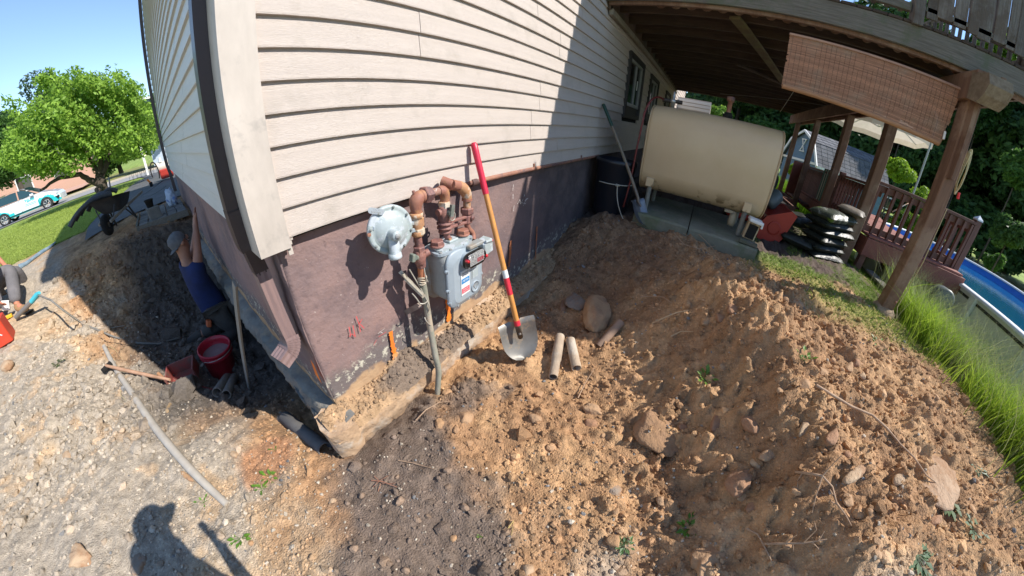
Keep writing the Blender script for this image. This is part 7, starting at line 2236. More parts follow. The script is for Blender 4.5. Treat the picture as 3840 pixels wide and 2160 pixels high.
# ---- worker at the left picture edge, knee, sleeve and boot in view
t = thing('person', 'crouching worker in grey trousers and tan boot, cut by the left picture edge', 'person')
KN = at(38, 1000, y=4.75); FT = on_ground(92, 1172); gf = FT.z
HPv = KN + Vector((-.42, -.05, -.16))
V, E, Rd = [], [], []
CHv = HPv + Vector((-.02, .10, .48)); NKv = CHv + Vector((.06, .03, .20)); HDv = NKv + Vector((.05, .02, .16))
b0 = chain(V, E, Rd, [HPv], [.112])[0]
sp = chain(V, E, Rd, [HPv.lerp(CHv, .5), CHv, NKv], [.112, .122, .054], b0)
head(V, E, Rd, sp[2], HDv, (.8, -.3, -.4), (.1, 0, 1))
AN = FT + Vector((-.05, .04, .11))
chain(V, E, Rd, [HPv + Vector((.03, -.08, 0)), KN + Vector((-.2, -.02, -.05)), KN, KN.lerp(AN, .5), AN, FT + Vector((.07, -.06, .04))], [.09, .085, .068, .060, .042, .034], b0)
K2 = HPv + Vector((.36, .38, .05)); A2_ = Vector((K2.x - .05, K2.y + .12, gf + .12))
chain(V, E, Rd, [HPv + Vector((.03, .09, 0)), K2, K2.lerp(A2_, .5), A2_, A2_ + Vector((.12, .02, -.08))], [.09, .068, .058, .042, .034], b0)
SRv = CHv + Vector((.04, -.18, .06)); ELv = at(-6, 985, y=4.55) + Vector((-.03, 0, .04)); WRv = at(15, 1120, y=4.2) + Vector((-.10, 0, .06))
ar = chain(V, E, Rd, [SRv, SRv.lerp(ELv, .5), ELv, ELv.lerp(WRv, .5), WRv], [.06, .052, .045, .040, .028], sp[1]); hand(V, E, Rd, ar[-1], WRv, (.4, -.2, -.8), (.6, .3, 0), .5)
SLv = CHv + Vector((.05, .17, .06)); EL2 = SLv + Vector((.18, .05, -.22)); WR2 = EL2 + Vector((.12, -.18, -.12))
al = chain(V, E, Rd, [SLv, EL2, WR2], [.06, .044, .028], sp[1]); hand(V, E, Rd, al[-1], WR2, (.5, -.6, -.5), (0, 0, -1), .4)
skin_mesh('body', V, E, Rd, m_skin2, t)
V, E, Rd = [], [], []
b0 = chain(V, E, Rd, [HPv], [.146])[0]
chain(V, E, Rd, [HPv + Vector((.03, -.08, 0)), KN + Vector((-.2, -.02, -.05)), KN + Vector((.0, 0, -.01)), KN.lerp(AN, .5), AN + Vector((0, 0, .03))], [.11, .108, .098, .090, .078], b0)
chain(V, E, Rd, [HPv + Vector((.03, .09, 0)), K2, K2.lerp(A2_, .5), A2_ + Vector((0, 0, .03))], [.11, .088, .08, .07], b0)
skin_mesh('trousers', V, E, Rd, m_greyp, t)
V, E, Rd = [], [], []
b0 = chain(V, E, Rd, [HPv + Vector((0, 0, .02))], [.150])[0]; s1 = chain(V, E, Rd, [HPv.lerp(CHv, .5), CHv, CHv.lerp(NKv, .5)], [.145, .152, .085], b0)
chain(V, E, Rd, [SRv, SRv.lerp(ELv, .45)], [.08, .07], s1[1]); chain(V, E, Rd, [SLv, SLv.lerp(EL2, .45)], [.08, .07], s1[1]); skin_mesh('t_shirt', V, E, Rd, m_greyp, t)
for (a_, b_) in ((AN, FT + Vector((.09, -.07, .035))), (A2_, A2_ + Vector((.14, .02, -.085)))):
    V, E, Rd = [], [], []; chain(V, E, Rd, [a_ + Vector((0, 0, .04)), a_ + Vector((0, 0, -.045)), a_.lerp(b_, .55) + Vector((0, 0, -.01)), b_], [.055, .060, .055, .046]); bo = skin_mesh('boot', V, E, Rd, m_boot, t)
    d_ = (b_ - a_); d_.z = 0; q = MB(); q.bar(Vector((a_.x, a_.y, b_.z - .035)) - d_.normalized() * .05, Vector((b_.x, b_.y, b_.z - .035)) + d_.normalized() * .04, .10, .022, ch=.006); q.obj('sole', m_dark, bo)
face_bits(t, HDv, (.8, -.3, -.4), (.1, 0, 1), skin=m_skin2); cap(t, HDv, (.1, 0, 1), (.8, -.3, -.4), m_cap, back=False)

# ---- the photographer behind the camera, seen only as a shadow
t = thing('person', 'person in a peaked cap whose shadow falls on the gravel at the bottom left', 'person')
gp_ = gz(-.62, -1.42)
HDp = Vector((-.47, -1.31, .60)); NKp = HDp + Vector((-.015, -.02, -.15)); CHp = Vector((-.525, -1.39, .34)); PLp = Vector((-.60, -1.45, -.15))
V, E, Rd = [], [], []
b0 = chain(V, E, Rd, [PLp], [.115])[0]; sp = chain(V, E, Rd, [PLp.lerp(CHp, .5), CHp, NKp], [.115, .125, .054], b0)
head(V, E, Rd, sp[2], HDp, (.7, .45, -.35), (0, 0, 1))
sv = Vector((-.55, .80, 0)).normalized()
S1 = CHp - sv * .19 + Vector((0, 0, .06)); S2 = CHp + sv * .23 + Vector((0, 0, .05))
E1_ = Vector((-.40, -1.40, -.10)); W1_ = Vector((-.345, -1.262, .15))
ar = chain(V, E, Rd, [S1, S1.lerp(E1_, .5), E1_, E1_.lerp(W1_, .5), W1_], [.06, .05, .043, .038, .026], sp[1]); hand(V, E, Rd, ar[-1], W1_, (.12, .10, 1), (.6, .3, 0), .55, .8)
E2_ = S2 + Vector((-.08, -.05, -.28)); W2_ = E2_ + Vector((.05, -.02, -.25))
al = chain(V, E, Rd, [S2, E2_, W2_], [.06, .043, .027], sp[1]); hand(V, E, Rd, al[-1], W2_, (0, 0, -1), (1, 0, 0), .3)
for k in (-1, 1):
    hp = PLp + sv * .09 * k + Vector((0, 0, -.06)); kn = hp + Vector((.01, 0, -.42)); an = Vector((kn.x - .02, kn.y - .02, gp_ + .09))
    chain(V, E, Rd, [hp, hp.lerp(kn, .5), kn, kn.lerp(an, .5), an, an + Vector((.12, .07, -.055))], [.098, .085, .065, .058, .042, .036], b0)
skin_mesh('body', V, E, Rd, m_skin, t)
V, E, Rd = [], [], []
b0 = chain(V, E, Rd, [PLp], [.152])[0]; s1 = chain(V, E, Rd, [PLp.lerp(CHp, .5), CHp, CHp.lerp(NKp, .5)], [.148, .158, .09], b0)
chain(V, E, Rd, [S1, S1.lerp(E1_, .5)], [.085, .075], s1[1]); chain(V, E, Rd, [S2, S2.lerp(E2_, .5)], [.085, .075], s1[1]); skin_mesh('t_shirt', V, E, Rd, m_greyp, t)
V, E, Rd = [], [], []
b0 = chain(V, E, Rd, [PLp + Vector((0, 0, -.03))], [.150])[0]
for k in (-1, 1):
    hp = PLp + sv * .09 * k + Vector((0, 0, -.06)); kn = hp + Vector((.01, 0, -.42)); an = Vector((kn.x - .02, kn.y - .02, gp_ + .12)); chain(V, E, Rd, [hp, hp.lerp(kn, .5), kn, kn.lerp(an, .5), an], [.12, .105, .09, .085, .075], b0)
skin_mesh('trousers', V, E, Rd, m_pants, t)
for k in (-1, 1):
    hp = PLp + sv * .09 * k; an = Vector((hp.x - .01, hp.y - .02, gp_ + .08)); V, E, Rd = [], [], []; chain(V, E, Rd, [an + Vector((-.03, -.02, 0)), an + Vector((.05, .03, -.03)), an + Vector((.14, .08, -.045))], [.055, .05, .04]); skin_mesh('boot', V, E, Rd, m_boot, t)
face_bits(t, HDp, (.7, .45, -.35), (0, 0, 1)); cap(t, HDp, (0, 0, 1), (.7, .45, -.1), m_cap, back=False, s=1.12)
t = thing('selfie_stick', 'short black grip in the raised hand, seen as the thin shadow at the bottom left', 'stick')
MB().tube([(-.350, -1.275, .10), (-.325, -1.248, .31)], .013, 10).obj('grip', m_dark, t)
MB().box((-.318, -1.245, .335), (.035, .03, .05), None, 0, .006).obj('clamp', m_dark, t)
# ================================================================ TOOLS, PIPES AND STONES LYING ABOUT
def pxsize(px, py, p):
    rk = math.hypot(px - 1920, py - 1080) / 1000
    return (p - CAMLOC).length / (1165 * (1 + (rk / 2.33) ** 2))


# big red bucket in the pit
BK = on_ground(850, 1425)
t = thing('bucket', 'red plastic bucket with grey slurry in the pit below the kneeling worker', 'bucket')
m_bk = mat('red_bucket', (.42, .012, .028), (.34, .012, .022), rough=.4, scale=8, spec=.5)
ax = Vector((.10, -.12, 1)).normalized(); b0 = BK + Vector((.02, .12, .0)); b0.z = gz(b0.x, b0.y) - .02
q = MB(); q.lathe([(.001, 0), (.125, 0), (.13, .01), (.148, .27), (.156, .275), (.156, .30), (.150, .305), (.150, .325), (.160, .33), (.160, .345), (.155, .35), (.146, .35), (.142, .30), (.135, .24), (.001, .235)], b0, ax, 36); q.obj('shell', m_bk, t)
MB().lathe([(.137, .262), (.001, .268)], b0, ax, 24).obj('slurry', mat('grey_slurry', (.22, .14, .14), (.28, .2, .19), rough=.6, scale=10), t)
for k in range(3): MB().lathe([(.1525, .283 + .012 * k), (.160, .285 + .012 * k), (.1525, .288 + .012 * k)], b0, ax, 36).obj('rib_ring', m_bk, t)
q = MB(); q.tube([b0 + ax * .29 + Vector((.158 * math.cos(a), .158 * math.sin(a), -.10 * math.sin((a + 2.6) / 3.14 * 1.6) if False else 0)) for a in np.linspace(-2.6, -.2, 12)], .004, 6); q.obj('wire_handle', m_wire, t)

m_clay = mat('dusty_clay_pipe', (.42, .33, .235), (.33, .25, .18), rough=.95, scale=9, stretch=(1, 1, 1), bump=.5, bscale=60, col3=(.46, .40, .32), scale3=6)
m_gpip = mat('grey_dusty_pipe', (.27, .24, .20), (.20, .175, .15), rough=.9, scale=8, bump=.3, col3=(.33, .28, .2), scale3=4)


def hollow_pipe(name, lab, a, b, r, material, bell=False, n=20, group=None):
    t = thing(name, lab, 'pipe', group=group); a = Vector(a); b = Vector(b); L_ = (b - a).length; d = (b - a).normalized()
    if bell: pr_ = [(r * .80, L_ * .02), (r * .82, 0), (r * .98, 0), (r, .004), (r, L_ * .38), (r * 1.16, L_ * .385), (r * 1.16, L_ * .97), (r * 1.1, L_), (r * .85, L_), (r * .83, L_ * .1)]
    else: pr_ = [(r * .82, L_ * .5), (r * .82, 0), (r * .98, 0), (r, .004), (r, L_ - .004), (r * .98, L_), (r * .82, L_), (r * .82, L_ * .5)]
    q = MB(); q.lathe(pr_, a, d, n); o = q.obj('pipe_shell', material, t)
    return t


def gp2(px, py, up): return on_ground(px, py) + Vector((0, 0, up))


hollow_pipe('pipe_piece', 'bell ended tan clay pipe piece pointing at the camera, left of the pair', gp2(2072, 1425, .028), gp2(2097, 1278, .045), .030, m_clay, True)
hollow_pipe('pipe_piece', 'plain tan clay pipe piece beside the bell ended one', gp2(2160, 1390, .022), gp2(2135, 1290, .04), .034, m_clay)
hollow_pipe('pipe_piece', 'half buried brown pipe piece slanting out of the heap by the tall rock', gp2(2245, 1300, .0), gp2(2325, 1222, .04), .030, mat('brown_clay_pipe', (.33, .22, .15), (.25, .17, .12), rough=.9, scale=8, bump=.4))
hollow_pipe('pipe_piece', 'dark grey pipe lying in the shade under the footing corner', gp2(1225, 1693, .02), gp2(1080, 1582, .05), .046, mat('dark_tile_pipe', (.10, .095, .09), (.15, .14, .13), rough=.9, scale=6, bump=.4))
hollow_pipe('pipe_piece', 'short grey pipe piece right of the red bucket, nearer the wall', gp2(855, 1490, .03), gp2(885, 1425, .04), .04, m_gpip, group='short pipe pieces by the bucket')
hollow_pipe('pipe_piece', 'short grey pipe piece just below the red bucket', gp2(820, 1482, .03), gp2(862, 1422, .04), .042, m_gpip, group='short pipe pieces by the bucket')
t = thing('long_pipe', 'long pale grey plastic pipe lying across the gravel to the left', 'pipe')
P_ = [gp2(398, 1310, .04), gp2(445, 1400, .04), gp2(500, 1480, .035), gp2(600, 1625, .03), gp2(720, 1765, .02), gp2(852, 1892, .0)]
MB().tube(P_, [.022, .026, .028, .028, .026, .02], 14).obj('pipe_shell', mat('pale_grey_pvc', (.44, .40, .34), (.36, .32, .27), rough=.75, scale=9, bump=.2), t)
t = thing('string', 'pale string trailing along the long grey pipe', 'string')
MB().tube([gp2(x_, y_, .006) for x_, y_ in ((395, 1295), (430, 1310), (462, 1350), (472, 1390), (450, 1440), (455, 1485), (485, 1515), (520, 1530), (560, 1590), (605, 1660))], .0022, 5).obj('strand', m_cord, t)

# sledge hammer lying across the pipe
t = thing('sledge_hammer', 'sledge hammer with worn wooden handle lying over the long pipe', 'hammer')
A_ = gp2(412, 1392, .07); B_ = gp2(648, 1440, .05)
MB().tube([A_, A_.lerp(B_, .3), A_.lerp(B_, .7), B_], [.014, .018, .017, .013], 10).obj('handle', mat('worn_hickory', (.34, .19, .11), (.50, .30, .19), rough=.7, scale=8), t)
d_ = (B_ - A_).normalized(); s_ = d_.cross(Vector((0, 0, 1))).normalized()
q = MB(); q.tube([A_ - s_ * .055 - Vector((0, 0, .02)), A_ + s_ * .055 - Vector((0, 0, .02))], .028, 8); q.obj('steel_head', m_dark, t)
# red shovel-bucket scoop with yellow-brown handle
t = thing('digging_scoop', 'muddy red steel digging scoop lying half in the shade', 'scoop')
c0 = on_ground(700, 1420); m_sc = mat('muddy_red_steel', (.30, .055, .045), (.16, .09, .07), rough=.7, scale=10, bump=.3)
c0.z += .05
q = MB()
M_ = Matrix.Rotation(R(-12), 3, 'Z')
for (dx, dy, dz, sx, sy, sz) in ((0, 0, -.03, .27, .22, .012), (-.13, 0, .03, .012, .22, .12), (.13, 0, .03, .012, .22, .12), (0, .105, .03, .27, .012, .12)):
    q.box(c0 + M_ @ Vector((dx, dy, dz)), (sx, sy, sz), M_)
q.obj('scoop_shell', m_sc, t)
MB().tube([c0 + M_ @ Vector((-.08, -.13, .0)), c0 + M_ @ Vector((-.105, -.24, -.01)), on_ground(632, 1548) + Vector((0, 0, .02))], [.028, .02, .014], 10).obj('handle', mat('muddy_handle', (.42, .26, .12), (.25, .2, .14), rough=.9, scale=12), t)
MB().tube([c0 + M_ @ Vector((-.10, -.13, .02)), on_ground(600, 1410) + Vector((0, 0, .03))], .017, 8).obj('arm', m_ofit, t)
MB().tube([c0 + M_ @ Vector((.05, -.13, -.02)), on_ground(815, 1470) + Vector((0, 0, .02))], .006, 6).obj('red_rod', m_rhose, t)
# long bar leaning on the footing
t = thing('timber_batten', 'grey wooden batten leaning against the side footing behind the bucket', 'batten')
B2 = on_ground(935, 1460); A2b = Vector((-.115, .98, -.82)); A2b = at(880, 1062, x=-.10)
MB().bar(B2, A2b, .045, .014, up=(1, 0, 0), ch=.002).obj('bar', mat('grey_batten', (.27, .24, .20), (.2, .18, .15), rough=.9, scale=10), t)
# air hose over the bank
t = thing('air_line', 'grey hose arching from the worker at the left across the gravel into the pit', 'hose')
hp = [at(140, 1105, y=4.05), at(190, 1125, y=3.7), at(240, 1165, y=3.2)] + [gp2(x_, y_, .02) for x_, y_ in ((300, 1210), (350, 1235), (430, 1268), (520, 1292), (600, 1295), (680, 1270))]
MB().tube(hp, .012, 8).obj('hose', mat('grey_hose', (.16, .15, .13), (.24, .22, .19), rough=.6, scale=20), t)
q = MB(); q.tube([hp[0] + Vector((.05, -.05, .02)), hp[0], hp[0] - Vector((.12, -.02, .05))], [.02, .034, .03], 10); q.obj('teal_coupling', mat('teal_tape', (.06, .42, .50), rough=.5), t)
MB().tube([hp[0] - Vector((.12, -.02, .05)), hp[0] - Vector((.40, -.05, .14))], .03, 10).obj('clear_nozzle', mat('smoky_plastic', (.16, .15, .14), rough=.3), t)
# red generator case and red machine at the left edge
t = thing('tool_case', 'bright red orange steel case with white lettering at the left picture edge', 'case')
m_case = mat('red_orange_case', (.62, .06, .025), (.56, .05, .02), rough=.5, scale=8)
ca = on_ground(62, 1262); cb = on_ground(35, 1200); ang = math.atan2(.30, 1.0)
cc = Vector((ca.x - .34, ca.y - .0, ca.z + .14)); M_ = Matrix.Rotation(R(8), 3, 'Z')
MB().box(cc, (.62, .26, .28), M_, 0, .01).obj('case_body', m_case, t)
MB().box(cc + Vector((0, 0, .145)), (.56, .2, .02), M_, 0, .004).obj('open_top', m_dark, t)
for dy in (-.10, .10): MB().tube([cc + M_ @ Vector((-.28, dy, .16)), cc + M_ @ Vector((.28, dy, .16))], .010, 8).obj('chrome_rail', m_wire, t)
textobj('GPX', cc + M_ @ Vector((.16, -.1325, .0)), M_ @ Vector((1, 0, 0)), (0, 0, 1), .085, m_white, t, bold=.002)
MB().box(cc + M_ @ Vector((-.02, -.131, .0)), (.14, .004, .05), M_).obj('white_label', m_white, t)
t = thing('jack_hammer', 'red pneumatic tool with white plate and yellow foot beside the red case', 'tool')
jb = on_ground(55, 1190) + Vector((-.05, .10, 0))
q = MB(); q.tube([jb + Vector((-.32, .05, .50)), jb + Vector((-.12, .0, .18))], [.06, .075], 14); q.obj('red_cylinder', m_redm, t)
MB().box(jb + Vector((.0, -.02, .16)), (.10, .03, .12), Matrix.Rotation(.4, 3, 'Y'), 0, .004).obj('white_plate', m_white, t)
MB().bar(jb + Vector((.02, -.05, .03)), jb + Vector((-.25, -.10, .05)), .05, .04, ch=.006).obj('yellow_foot', mat('yellow_paint', (.70, .42, .03), rough=.5), t)
for k in range(3): MB().tube([jb + Vector((-.30, -.02 * k, .22 + .04 * k)), jb + Vector((-.02, -.03 * k, .14 + .03 * k))], .010, 8).obj('chrome_tube', m_wire, t)
# blue tarp edge along the lawn
t = thing('blue_tarp', 'narrow blue grey tarpaulin edge rolled along the border of the lawn', 'tarp')
MB().tube([gp2(x_, y_, .025) for x_, y_ in ((75, 1008), (100, 995), (130, 972), (160, 950), (185, 935), (210, 915))], [.05, .035, .03, .035, .028, .02], 8).obj('tarp_roll', mat('tarp_blue', (.10, .17, .24), (.2, .26, .3), rough=.7, scale=14, bump=.8), t)
# small clay marker pipe at the pit rim with wires
t = thing('wire_scrap', 'tangled thin black wires on the gravel left of the hammer', 'wire')
MB().tube([gp2(x_, y_, .012) for x_, y_ in ((380, 1270), (400, 1285), (440, 1290), (480, 1298), (520, 1305))], .003, 5).obj('wire', m_dark, t)
MB().tube([gp2(x_, y_, .02) for x_, y_ in ((345, 1232), (400, 1238), (470, 1226))], .004, 5).obj('wire', m_wire, t)


# ---- single stones
def stone(px, py, rx, ry, lab, cols, seed, sub=4, hgt=.85, sink=.48, rot=0.0, sharp=.72, cat='stone', nm='stone', group=None, lobes=0):
    p = on_ground(px, py); s = pxsize(px, py, p); r = np.random.default_rng(seed)
    v, f = ico(sub)
    n = sum(np.sin(v @ r.normal(0, 2.4 * (k + 1), 3) + r.uniform(0, 6)) * .13 / (k + 1) for k in range(5))
    v = v * (1 + n[:, None] * .9)
    if sharp:  # flatten facets
        for _ in range(11):
            d = r.normal(0, 1, 3); d /= np.linalg.norm(d); h = r.uniform(.55, .82); q_ = v @ d; ex = np.maximum(q_ - h, 0); v = v - ex[:, None] * d * .85 * sharp * 1.2
    v = v + (fbm(v[:, 0] * 3 + seed, v[:, 1] * 3 + v[:, 2] * 2, 1.5, 4, seed) * .07)[:, None] * v
    # long axis across the view at the given angle, footprint scaled to the picture
    view = (p - CAMLOC); vx = Vector((view.x, view.y, 0)).normalized(); side = Vector((vx.y, -vx.x, 0))
    a = rx * s; b = ry * s; 
    el = abs(view.z) / view.length
    fore = b / max(.55, el); hz = min(a, b) * hgt
    P = [p + side * (x_ * a) + vx * (y_ * fore) + Vector((0, 0, z_ * hz + hz * (1 - 2 * sink) * .5)) for x_, y_, z_ in v]
    if rot: P = [p + Matrix.Rotation(rot, 3, 'Z') @ (q_ - p) for q_ in P]
    me = npmesh(nm, np.array([tuple(q_) for q_ in P]), f, mat('stone_%d' % seed, cols[0], cols[1], rough=.97, scale=10, bump=1.2, bscale=45, col3=(.33, .195, .11), scale3=7, r3=(.46, .58)), smooth=True)
    return tag(link(nm, me), lab, cat, group)


TN = ((.44, .28, .16), (.35, .215, .12)); RB = ((.36, .20, .115), (.29, .16, .09)); PL = ((.48, .345, .22), (.39, .27, .17)); GY = ((.29, .23, .175), (.22, .175, .14)); OC = ((.45, .27, .14), (.37, .22, .115))
SG = 'stones strewn over the spoil heap'
ST = [
    (2160, 1130, 44, 28, 'flat grey brown stone behind the tall rock near the shade line', GY), (2113, 1145, 17, 26, 'small upright brick coloured stone left of the flat grey stone', RB),
    (1742, 1566, 32, 30, 'square tan stone on the dark soil below the shovel', TN), (1650, 1590, 17, 20, 'small ochre stone left of the square tan stone', OC),
    (1680, 1470, 22, 14, 'ochre stone half under the footing beside the green riser', OC), (2222, 1537, 40, 25, 'rounded tan stone in the trench, upper of two', TN), (2217, 1590, 32, 20, 'wedge shaped brown stone in the trench, lower of two', RB),
    (2010, 1570, 28, 20, 'tan lump in the middle of the trench floor', TN), (1905, 1275, 32, 16, 'pair of rounded cobbles by the footing near the shovel blade', OC),
    (2765, 1807, 52, 50, 'large angular red brown stone with flat face on the heap', RB), (2877, 1702, 28, 40, 'pointed tan stone above the large angular stone', TN), (2832, 1737, 26, 18, 'pale oval stone between the pointed and the angular stones', PL),
    (3203, 1777, 28, 46, 'long pale upright cobble on the right of the heap', PL), (3373, 1797, 25, 32, 'smooth grey egg shaped cobble left of the flat slab', PL), (2657, 2100, 62, 60, 'big pale flat sided rock at the bottom edge', TN),
    (3015, 1443, 30, 22, 'rounded tan stone at the head of the long root', TN), (3183, 1378, 22, 28, 'tan upright stone high on the right of the heap', TN), (3208, 1360, 18, 20, 'reddish angular stone leaning behind the tan upright one', RB),
    (3235, 1412, 14, 14, 'small pale wedge stone right of the reddish one', PL), (3088, 1397, 30, 16, 'low flat tan stone left of the tan upright one', TN), (3283, 1502, 24, 30, 'tan cobble with dark crack right of the long root', TN),
    (3121, 1638, 28, 38, 'dirt covered oval stone on the slope of the heap', RB), (3015, 1613, 27, 30, 'knobbly pale stone just left of the dirt covered oval', PL), (2817, 1598, 46, 30, 'broad dirt covered stone in the shaded hollow of the heap', RB),
    (2687, 1582, 22, 40, 'tall thin brown stone at the left of the shaded hollow', RB), (2817, 1897, 22, 28, 'dark tan oval stone below the large angular stone', RB), (3180, 1878, 28, 22, 'round tan stone with soil on top near the forked twig', TN),
    (3510, 1950, 20, 34, 'narrow upright stone in front of the flat slab', RB), (2989, 1138, 36, 20, 'long tan cobble lying in the post shadow', TN), (2929, 1466, 22, 18, 'small tan stone on the back slope of the heap', TN), (3178, 1708, 20, 15, 'dull brown stone above the long pale cobble', RB),
    (2300, 1840, 35, 28, 'grey tan rock at the foot of the heap near the bottom', GY), (2300, 2032, 34, 28, 'rounded orange tan stone near the bottom edge with a sprig', OC), (2372, 1988, 28, 20, 'pale cobble touching the dark feathery sprig', PL), (1981, 2142, 26, 34, 'pale rounded stone cut by the bottom edge', PL),
    (302, 2090, 52, 42, 'large pale block of stone at the bottom left corner', PL), (257, 1716, 24, 22, 'pale round cobble on the left gravel casting a dark shadow', PL), (697, 1785, 13, 30, 'upright rust orange stone beside the long pipe', OC),
    (22, 1375, 32, 24, 'pale tan stone at the left picture edge', PL), (227, 1551, 20, 12, 'flat tan stone on the left gravel', TN), (1052, 1578, 18, 24, 'grey stone standing in the shade at the end of the dark pipe', GY), (522, 2112, 58, 30, 'greenish grey flat stone within the head shadow', GY),
    (880, 1706, 17, 20, 'pale ochre flake at the edge of the brown dirt patch', PL), (2695, 908, 20, 12, 'pale stone on the bare soil in front of the tank pad', PL), (965, 1655, 18, 18, 'orange brown stone on the brown dirt patch', OC), (2560, 1605, 20, 15, 'brown stone on the big half buried boulder', RB),
    (2745, 1165, 30, 20, 'brown rounded stone near the crest of the heap, left of three', RB), (2700, 1190, 24, 20, 'dusty brown stone on the heap crest', RB), (2650, 1205, 18, 22, 'small dusty stone on the left of the heap crest', TN), (2880, 1150, 26, 14, 'flat tan stone on the right of the heap crest', TN), (1250, 2058 - 180, 14, 12, 'pale pebble on the dark soil left of the centre', PL),
    (2480, 1880, 22, 20, 'tan stone in the gravelly hollow left of the angular stone', TN), (3340, 1560, 20, 14, 'small tan stone on the right flank', TN), (940, 2035, 14, 12, 'orange tan pebble by the arm shadow', OC), (1700, 2020, 16, 14, 'orange brown pebble near the bottom centre', OC),
]
for i, (px_, py_, rx_, ry_, lab, cl) in enumerate(ST): stone(px_, py_, rx_, ry_, lab, cl, 200 + i, sub=3 if rx_ < 40 else 4)
stone(2238, 1185, 52, 66, 'tall two lobed tan rock standing beside the pipe pieces', ((.46, .295, .165), (.39, .24, .13)), 300, hgt=1.0, sink=.2, sharp=.45, cat='rock', nm='rock')
stone(2470, 1610, 115, 75, 'large half buried brown boulder in the face of the heap', ((.33, .195, .105), (.27, .155, .08)), 301, hgt=.5, sink=.80, sharp=.5, cat='boulder', nm='boulder')
stone(3500, 1800, 120, 100, 'broad flat slab stone with a conifer twig on it at the right', ((.44, .30, .195), (.37, .25, .16)), 302, hgt=.4, sink=.62, sharp=.5, cat='boulder', nm='boulder')


# ---- roots and twigs
def twig(pts, r0, lab, r1=None, cols=((.42, .29, .19), (.34, .22, .14)), cat='twig', nm='twig', branches=()):
    P = [gp2(x_, y_, h_) for x_, y_, h_ in pts]; r1 = r1 or r0 * .4
    q = MB(); m_ = len(P); q.tube(P, [r0 + (r1 - r0) * i / (m_ - 1) for i in range(m_)], 6)
    for br_ in branches: B_ = [gp2(x_, y_, h_) for x_, y_, h_ in br_]; q.tube(B_, [r0 * .6] + [r0 * .3] * (len(B_) - 1), 5)
    name_ = 'twig_wood_%d' % int(pts[0][0]); return tag(q.obj(nm, mat(name_, cols[0], cols[1], rough=.9, scale=20), fix=False), lab, cat)


twig([(3048, 1462, .03), (3105, 1505, .04), (3180, 1540, .03), (3250, 1580, .045), (3310, 1620, .03), (3360, 1680, .03), (3400, 1740, .05), (3450, 1800, .04), (3500, 1828, .03)], .008, 'long thin pink brown root running down the right of the heap', cat='root', nm='root')
twig([(2968, 1785, .03), (3010, 1808, .06), (3040, 1820, .07), (3090, 1850, .05), (3110, 1905, .04), (3150, 1945, .03), (3178, 1980, .02)], .006, 'forked dry twig lying below the long pale cobble', branches=(((3040, 1820, .07), (3060, 1795, .10), (3080, 1776, .12)), ((3040, 1820, .07), (3036, 1875, .04), (3032, 1932, .02)), ((2985, 1795, .04), (2975, 1815, .03), (2978, 1838, .02)), ((3090, 1880, .05), (3075, 1865, .06)), ((3120, 1915, .04), (3085, 1905, .05))))
twig([(2780, 1995, .04), (2815, 2020, .05), (2840, 2055, .04), (2870, 2100, .03), (2895, 2130, .01)], .005, 'thin curved twig left of the conifer roots at the bottom')
twig([(2840, 2055, .05), (2900, 2062, .07), (2960, 2065, .08), (3020, 2055, .07), (3060, 2045, .06)], .005, 'pale feathery root spray across the dark hollow at the bottom', branches=(((2900, 2062, .07), (2930, 2040, .09)), ((2960, 2065, .08), (2990, 2030, .11), (2975, 2010, .12)), ((3000, 2060, .07), (3040, 2080, .05)), ((2930, 2063, .07), (2945, 2085, .05)), ((3020, 2055, .07), (3030, 2030, .09))))
twig([(2442, 1225, .03), (2480, 1215, .05), (2530, 1195, .05), (2575, 1178, .03)], .007, 'short pale root sticking from the heap face, upper one', cols=((.50, .36, .22), (.42, .3, .18)))
twig([(2510, 1275, .03), (2545, 1265, .05), (2590, 1262, .04)], .006, 'short pale root sticking from the heap face, lower one', cols=((.50, .36, .22), (.42, .3, .18)))
twig([(2400, 1120, .02), (2440, 1128, .04), (2480, 1135, .05), (2515, 1150, .03)], .004, 'thin reddish twig above the pale roots')
twig([(2165, 1500, .02), (2190, 1450, .03), (2205, 1430, .05), (2222, 1405, .06)], .004, 'thin brown root in the trench right of the pipe pair')
twig([(1560, 1580, .01), (1600, 1548, .03), (1650, 1520, .03), (1700, 1512, .02)], .004, 'thin curved root on the dark soil below the green riser')
twig([(1395, 1805, .01), (1440, 1815, .03), (1490, 1830, .01)], .0035, 'reddish tangle of fine roots on the dark soil', cols=((.36, .17, .10), (.3, .13, .08)), branches=(((1400, 1830, .01), (1430, 1812, .03), (1460, 1790, .02)), ((1405, 1790, .01), (1440, 1820, .02), (1485, 1815, .01)), ((1420, 1845, .01), (1432, 1820, .02))))
twig([(1270, 1715, .01), (1310, 1690, .03), (1352, 1665, .04)], .005, 'straw coloured root under the footing corner', cols=((.52, .38, .18), (.44, .3, .14)), branches=(((1290, 1702, .02), (1262, 1700, .01)), ((1330, 1677, .03), (1350, 1690, .02))))
twig([(225, 1603, .01), (270, 1620, .02), (350, 1650, .01)], .003, 'thin straw on the pale gravel at the left', cols=((.5, .42, .28), (.44, .36, .24)))
twig([(1495, 1730, .01), (1560, 1745, .02), (1630, 1762, .01)], .003, 'straight reddish straw on the dark soil')
twig([(2525, 880, .02), (2560, 930, .04), (2620, 945, .03), (2680, 935, .04), (2730, 950, .03)], .0045, 'looping pale root on the shaded soil before the pad', branches=(((2560, 885, .03), (2590, 910, .05), (2600, 945, .03)),))
twig([(2560, 865, .02), (2610, 890, .05), (2650, 925, .04), (2690, 960, .02)], .004, 'second thin root on the shaded soil before the pad')
twig([(2365, 838, .02), (2400, 845, .03), (2415, 850, .02)], .006, 'pale bent root under the green handled shovel blade')
